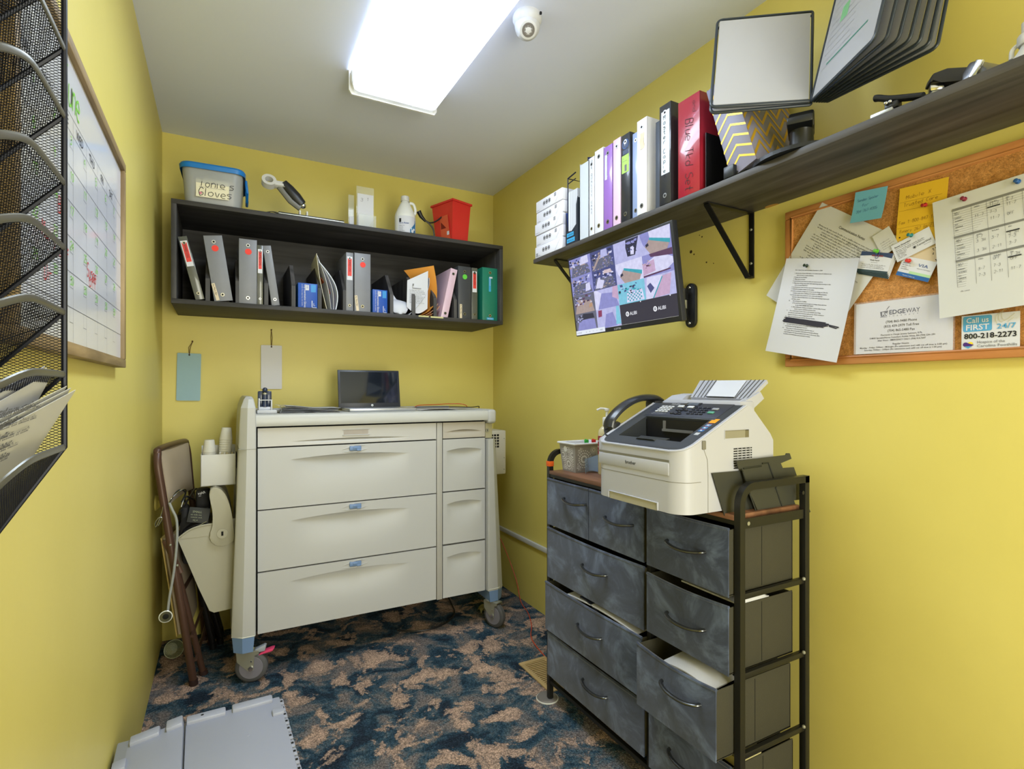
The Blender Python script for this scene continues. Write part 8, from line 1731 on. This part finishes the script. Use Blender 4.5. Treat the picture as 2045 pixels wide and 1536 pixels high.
    mb.box((1.280, y-0.024, 1.068), (1.318, y+0.024, 1.108), hs, 0.010); mb.box((1.450, y-0.024, 1.140), (1.490, y+0.024, 1.172), hs, 0.010); part('handset', mb, T, True, label='black telephone handset')
    mb = MB(); mb.box((1.26, PY1-0.006, 0.98), (1.52, PY1+0.045, 1.062), wp, 0.012); mb.hexa([(1.27, PY1, 1.055), (1.50, PY1, 1.055), (1.50, PY1+0.042, 1.055), (1.27, PY1+0.042, 1.055), (1.30, PY1, 1.085), (1.48, PY1, 1.138), (1.48, PY1+0.04, 1.138), (1.30, PY1+0.04, 1.085)], M('printer_deck_black', (58, 62, 70), 0.4)); part('cradle', mb, T, True)
    mb = MB(); mb.tube(smooth_path([(1.282, y, 1.085), (1.262, y-0.01, 1.082), (1.252, y-0.03, 1.070), (1.262, y-0.04, 1.066)], 5), 0.002, BLK, n=6); part('handset_cord', mb, T, True)
printer()
def loose_trays():
    tm = M('olive_black_tray_plastic', (54, 55, 50), 0.5, var=0.06, bump=0.08, bs=300)
    def cp(pts): return [(1380+p[0]/5.908, 880+p[1]/5.908) for p in pts]
    def plate(name, lab, pts, y, th=0.0025, ribs=()):
        P = [ony(u, v, y) for u, v in cp(pts)]; T = thing(name, lab, 'tray', (sum(p.x for p in P)/len(P), y, min(p.z for p in P)), group='loose black trays leaning on the printer'); X = frame((0, y, 0), (1, 0, 0), (0, 0, 1))
        mb = MB(); mb.prism([(p.x, p.z) for p in P], -th, 0, tm, X); part('plate', mb, T, True)
        mb = MB()
        for r in ribs: mb = MB(); mb.tube([ony(u, v, y-0.001) for u, v in cp(r)], 0.0022, M('tray_rib_shadow', (40, 42, 34), 0.6), n=5); part('rib', mb, T, True)
    plate('output_tray', 'flat dark plastic tray leaning against the printer side, leftmost', [(250, 385), (600, 355), (655, 520), (760, 820), (720, 862), (560, 885), (400, 893)], 0.930, 0.003)
    plate('output_tray', 'upper dark plastic tray with notched right end sticking above the frame rail', [(540, 240), (1120, 172), (1130, 150), (1165, 150), (1187, 215), (1060, 268), (1085, 325), (1215, 315), (1258, 440), (1100, 520), (660, 560), (600, 332), (560, 335)], 0.922, 0.003, [[(620, 330), (830, 298)], [(840, 270), (915, 262), (985, 465)], [(610, 360), (660, 520)]])
    plate('output_tray', 'lower dark plastic tray behind the bent frame tube, hook at right', [(655, 520), (1290, 500), (1340, 650), (1330, 692), (1215, 706), (1238, 770), (1330, 782), (1385, 778), (1412, 842), (1392, 852), (775, 957), (738, 930), (715, 870), (790, 832)], 0.914, 0.003, [[(1000, 550), (1090, 810)], [(690, 620), (765, 830)]])
    mb = MB(); mb.tube(smooth_path([ony(1605, 1022, 0.90)+Vector((0.0, 0.01, 0)), ony(1609, 1040, 0.90), ony(1612, 1058, 0.90), ony(1611, 1075, 0.92)], 4), 0.003, BLK, n=6); single('hanging_strap', mb, 'thin black strap hanging behind the rear post of the drawer unit', 'strap')
loose_trays()
def basket():
    gp = M('silver_grey_basket', (150, 148, 152), 0.45, metal=0.1, var=0.04); wf = M('basket_white_openings', (222, 222, 230), 0.6, var=0.02); rim = M('basket_rim_white', (222, 224, 234), 0.4, var=0.02)
    x0, x1, y0, y1, z0, z1 = 1.402, 1.545, 1.640, 1.745, DZT+0.0004, DZT+0.108; T = thing('desk_basket', 'grey flower-patterned plastic basket holding markers on the drawer unit', 'basket', ((x0+x1)/2, (y0+y1)/2, z0)); fl = 0.010
    b = [(x0+fl, y0+fl), (x1-fl, y0+fl), (x1-fl, y1-fl), (x0+fl, y1-fl)]; t = [(x0, y0), (x1, y0), (x1, y1), (x0, y1)]
    mb = MB(); vs = [(p[0], p[1], z0) for p in b]+[(p[0], p[1], z1) for p in t]; mb.add(vs, [(3, 2, 1, 0), (0, 1, 5, 4), (1, 2, 6, 5), (2, 3, 7, 6), (3, 0, 4, 7)], gp)
    vi = [(p[0]*0.97+0.03*(x0+x1)/2, p[1]*0.97+0.03*(y0+y1)/2, z0+0.004) for p in b]+[(p[0]*0.97+0.03*(x0+x1)/2, p[1]*0.97+0.03*(y0+y1)/2, z1) for p in t]; mb.add(vi, [(0, 1, 2, 3), (4, 5, 1, 0), (5, 6, 2, 1), (6, 7, 3, 2), (7, 4, 0, 3)], rim)
    part('shell', mb, T, True)
    mb = MB()
    def flower(X, cx, cy, R, W, H):
        for ring, n, r0, r1, wd in ((0, 12, 0.18, 0.48, 0.10), (1, 18, 0.52, 0.74, 0.09), (2, 22, 0.80, 0.98, 0.08)):
            for k in range(n):
                a = 2*math.pi*(k+0.5*ring)/n; c, s = math.cos(a), math.sin(a)
                q = [(r0, 0), ((r0+r1)/2, wd), (r1, 0), ((r0+r1)/2, -wd)]; pts = [(cx+R*(p[0]*c-p[1]*s), cy+R*(p[0]*s+p[1]*c)) for p in q]
                if all(0.003 < p[0] < W-0.003 and 0.006 < p[1] < H-0.012 for p in pts): mb.add([(p[0], p[1], 0.0006) for p in pts], [(0, 1, 2, 3)], wf, X)
    W1, W2_, H = x1-x0-2*fl, y1-y0-2*fl, z1-z0
    X = frame((x0+fl, y0+fl-0.0, z0), (1, 0, 0), (0, -fl, H)); 
    for cx, cy, R in ((0.035, 0.05, 0.036), (0.088, 0.034, 0.024), (0.010, 0.09, 0.018), (0.078, 0.083, 0.017), (0.112, 0.070, 0.022), (0.008, 0.012, 0.016), (0.062, 0.010, 0.012)): flower(X, cx, cy, R, W1, H)
    X = frame((x0+fl, y1-fl, z0), (0, -1, 0), (-fl, 0, H))
    for cx, cy, R in ((0.045, 0.030, 0.032), (0.012, 0.062, 0.026), (0.072, 0.066, 0.026), (0.02, 0.012, 0.014), (0.045, 0.088, 0.018)): flower(X, cx, cy, R, W2_, H)
    mb.disc((0.030, 0.086), 0.011, rim, X, z=0.001, n=18); part('flower_pattern', mb, T, True, label='white openwork flowers')
    mb = MB(); tt = [(x0-0.003, y0-0.003), (x1+0.003, y0-0.003), (x1+0.003, y1+0.003), (x0-0.003, y1+0.003)]; mb.tube([(p[0], p[1], z1+(0.0)) for p in tt], 0.005, rim, n=8, closed=True, flat=(1, 0.8)); part('rim', mb, T, True, label='pale rim')
    for cc, cx, cy, lab in (((44, 170, 70), 1.482, 1.668, 'green-capped marker standing in the basket'), ((210, 30, 34), 1.512, 1.662, 'red-capped marker standing in the basket')):
        m = M('marker_%d' % cc[0], cc, 0.35); mb = MB(); mb.cyl((cx, cy, z0+0.006), (cx-0.004, cy+0.002, z1-0.008), 0.006, WHITE, n=12); mb.cyl((cx-0.004, cy+0.002, z1-0.010), (cx-0.006, cy+0.002, z1+0.012), 0.0085, m, n=14); mb.cyl((cx-0.006, cy+0.002, z1+0.010), (cx-0.014, cy-0.004, z1+0.012), 0.004, m, n=10); single('marker_pen', mb, lab, 'marker', group='markers in the basket')
    mb = MB(); cl = M('blue_clear_film', (150, 176, 214), 0.15, alpha=0.45, coat=0.6)
    mb.grid(lambda u, v: (1.43+0.10*u, 1.612+0.012*math.sin(6*u)+0.004*v, DZT+0.001+0.062*v+0.008*math.sin(5*u+4*v)), 10, 6, cl, thick=0.001); single('clear_wrapper', mb, 'bluish clear plastic wrapper between basket and printer', 'wrapper')
basket()
def sanitizer():
    c = Vector((1.500, 1.575, DZT)); T = thing('pump_bottle', 'clear hand sanitizer pump bottle behind the printer handset', 'bottle', c)
    cm = M('clear_gel_bottle', (216, 206, 170), 0.12, var=0.03, coat=0.5, alpha=0.75)
    mb = MB(); mb.lathe([(0.034, 0.0003), (0.036, 0.004), (0.036, 0.150), (0.033, 0.164), (0.022, 0.176), (0.014, 0.180), (0.014, 0.186)], cm, n=32, sx=1.0, sy=0.75); part('bottle', mb, T)
    mb = MB(); mb.lathe([(0.016, 0.180), (0.0165, 0.182), (0.0165, 0.206), (0.014, 0.210), (0.005, 0.211), (0.005, 0.232), (0.009, 0.234), (0.009, 0.242), (0.0, 0.243)], WPL, n=24); mb.tube([(0, 0, 0.240), (-0.018, 0.014, 0.242), (-0.030, 0.022, 0.236)], 0.004, WPL, n=8); part('pump', mb, T)
    mb = MB(); rd_ = M('maroon_label', (140, 34, 44), 0.45); n = 8; vs = []
    for i in range(n+1):
        a = math.radians(-215+110*i/n); vs += [(0.0366*math.cos(a), 0.0276*math.sin(a), 0.075), (0.0366*math.cos(a), 0.0276*math.sin(a), 0.142)]
    mb.add(vs, [(2*i, 2*i+2, 2*i+3, 2*i+1) for i in range(n)], rd_); mb.text('PURE', 0.012, WHITE, frame((-0.0385, 0.006, 0.118), (0.25, -0.97, 0), (0, 0, 1)), 0, 0, 0.0012, bold=0.02); mb.text('AID', 0.010, WHITE, frame((-0.0385, 0.006, 0.100), (0.25, -0.97, 0), (0, 0, 1)), 0, 0, 0.0012); part('label', mb, T, label='maroon label with white print')
sanitizer()
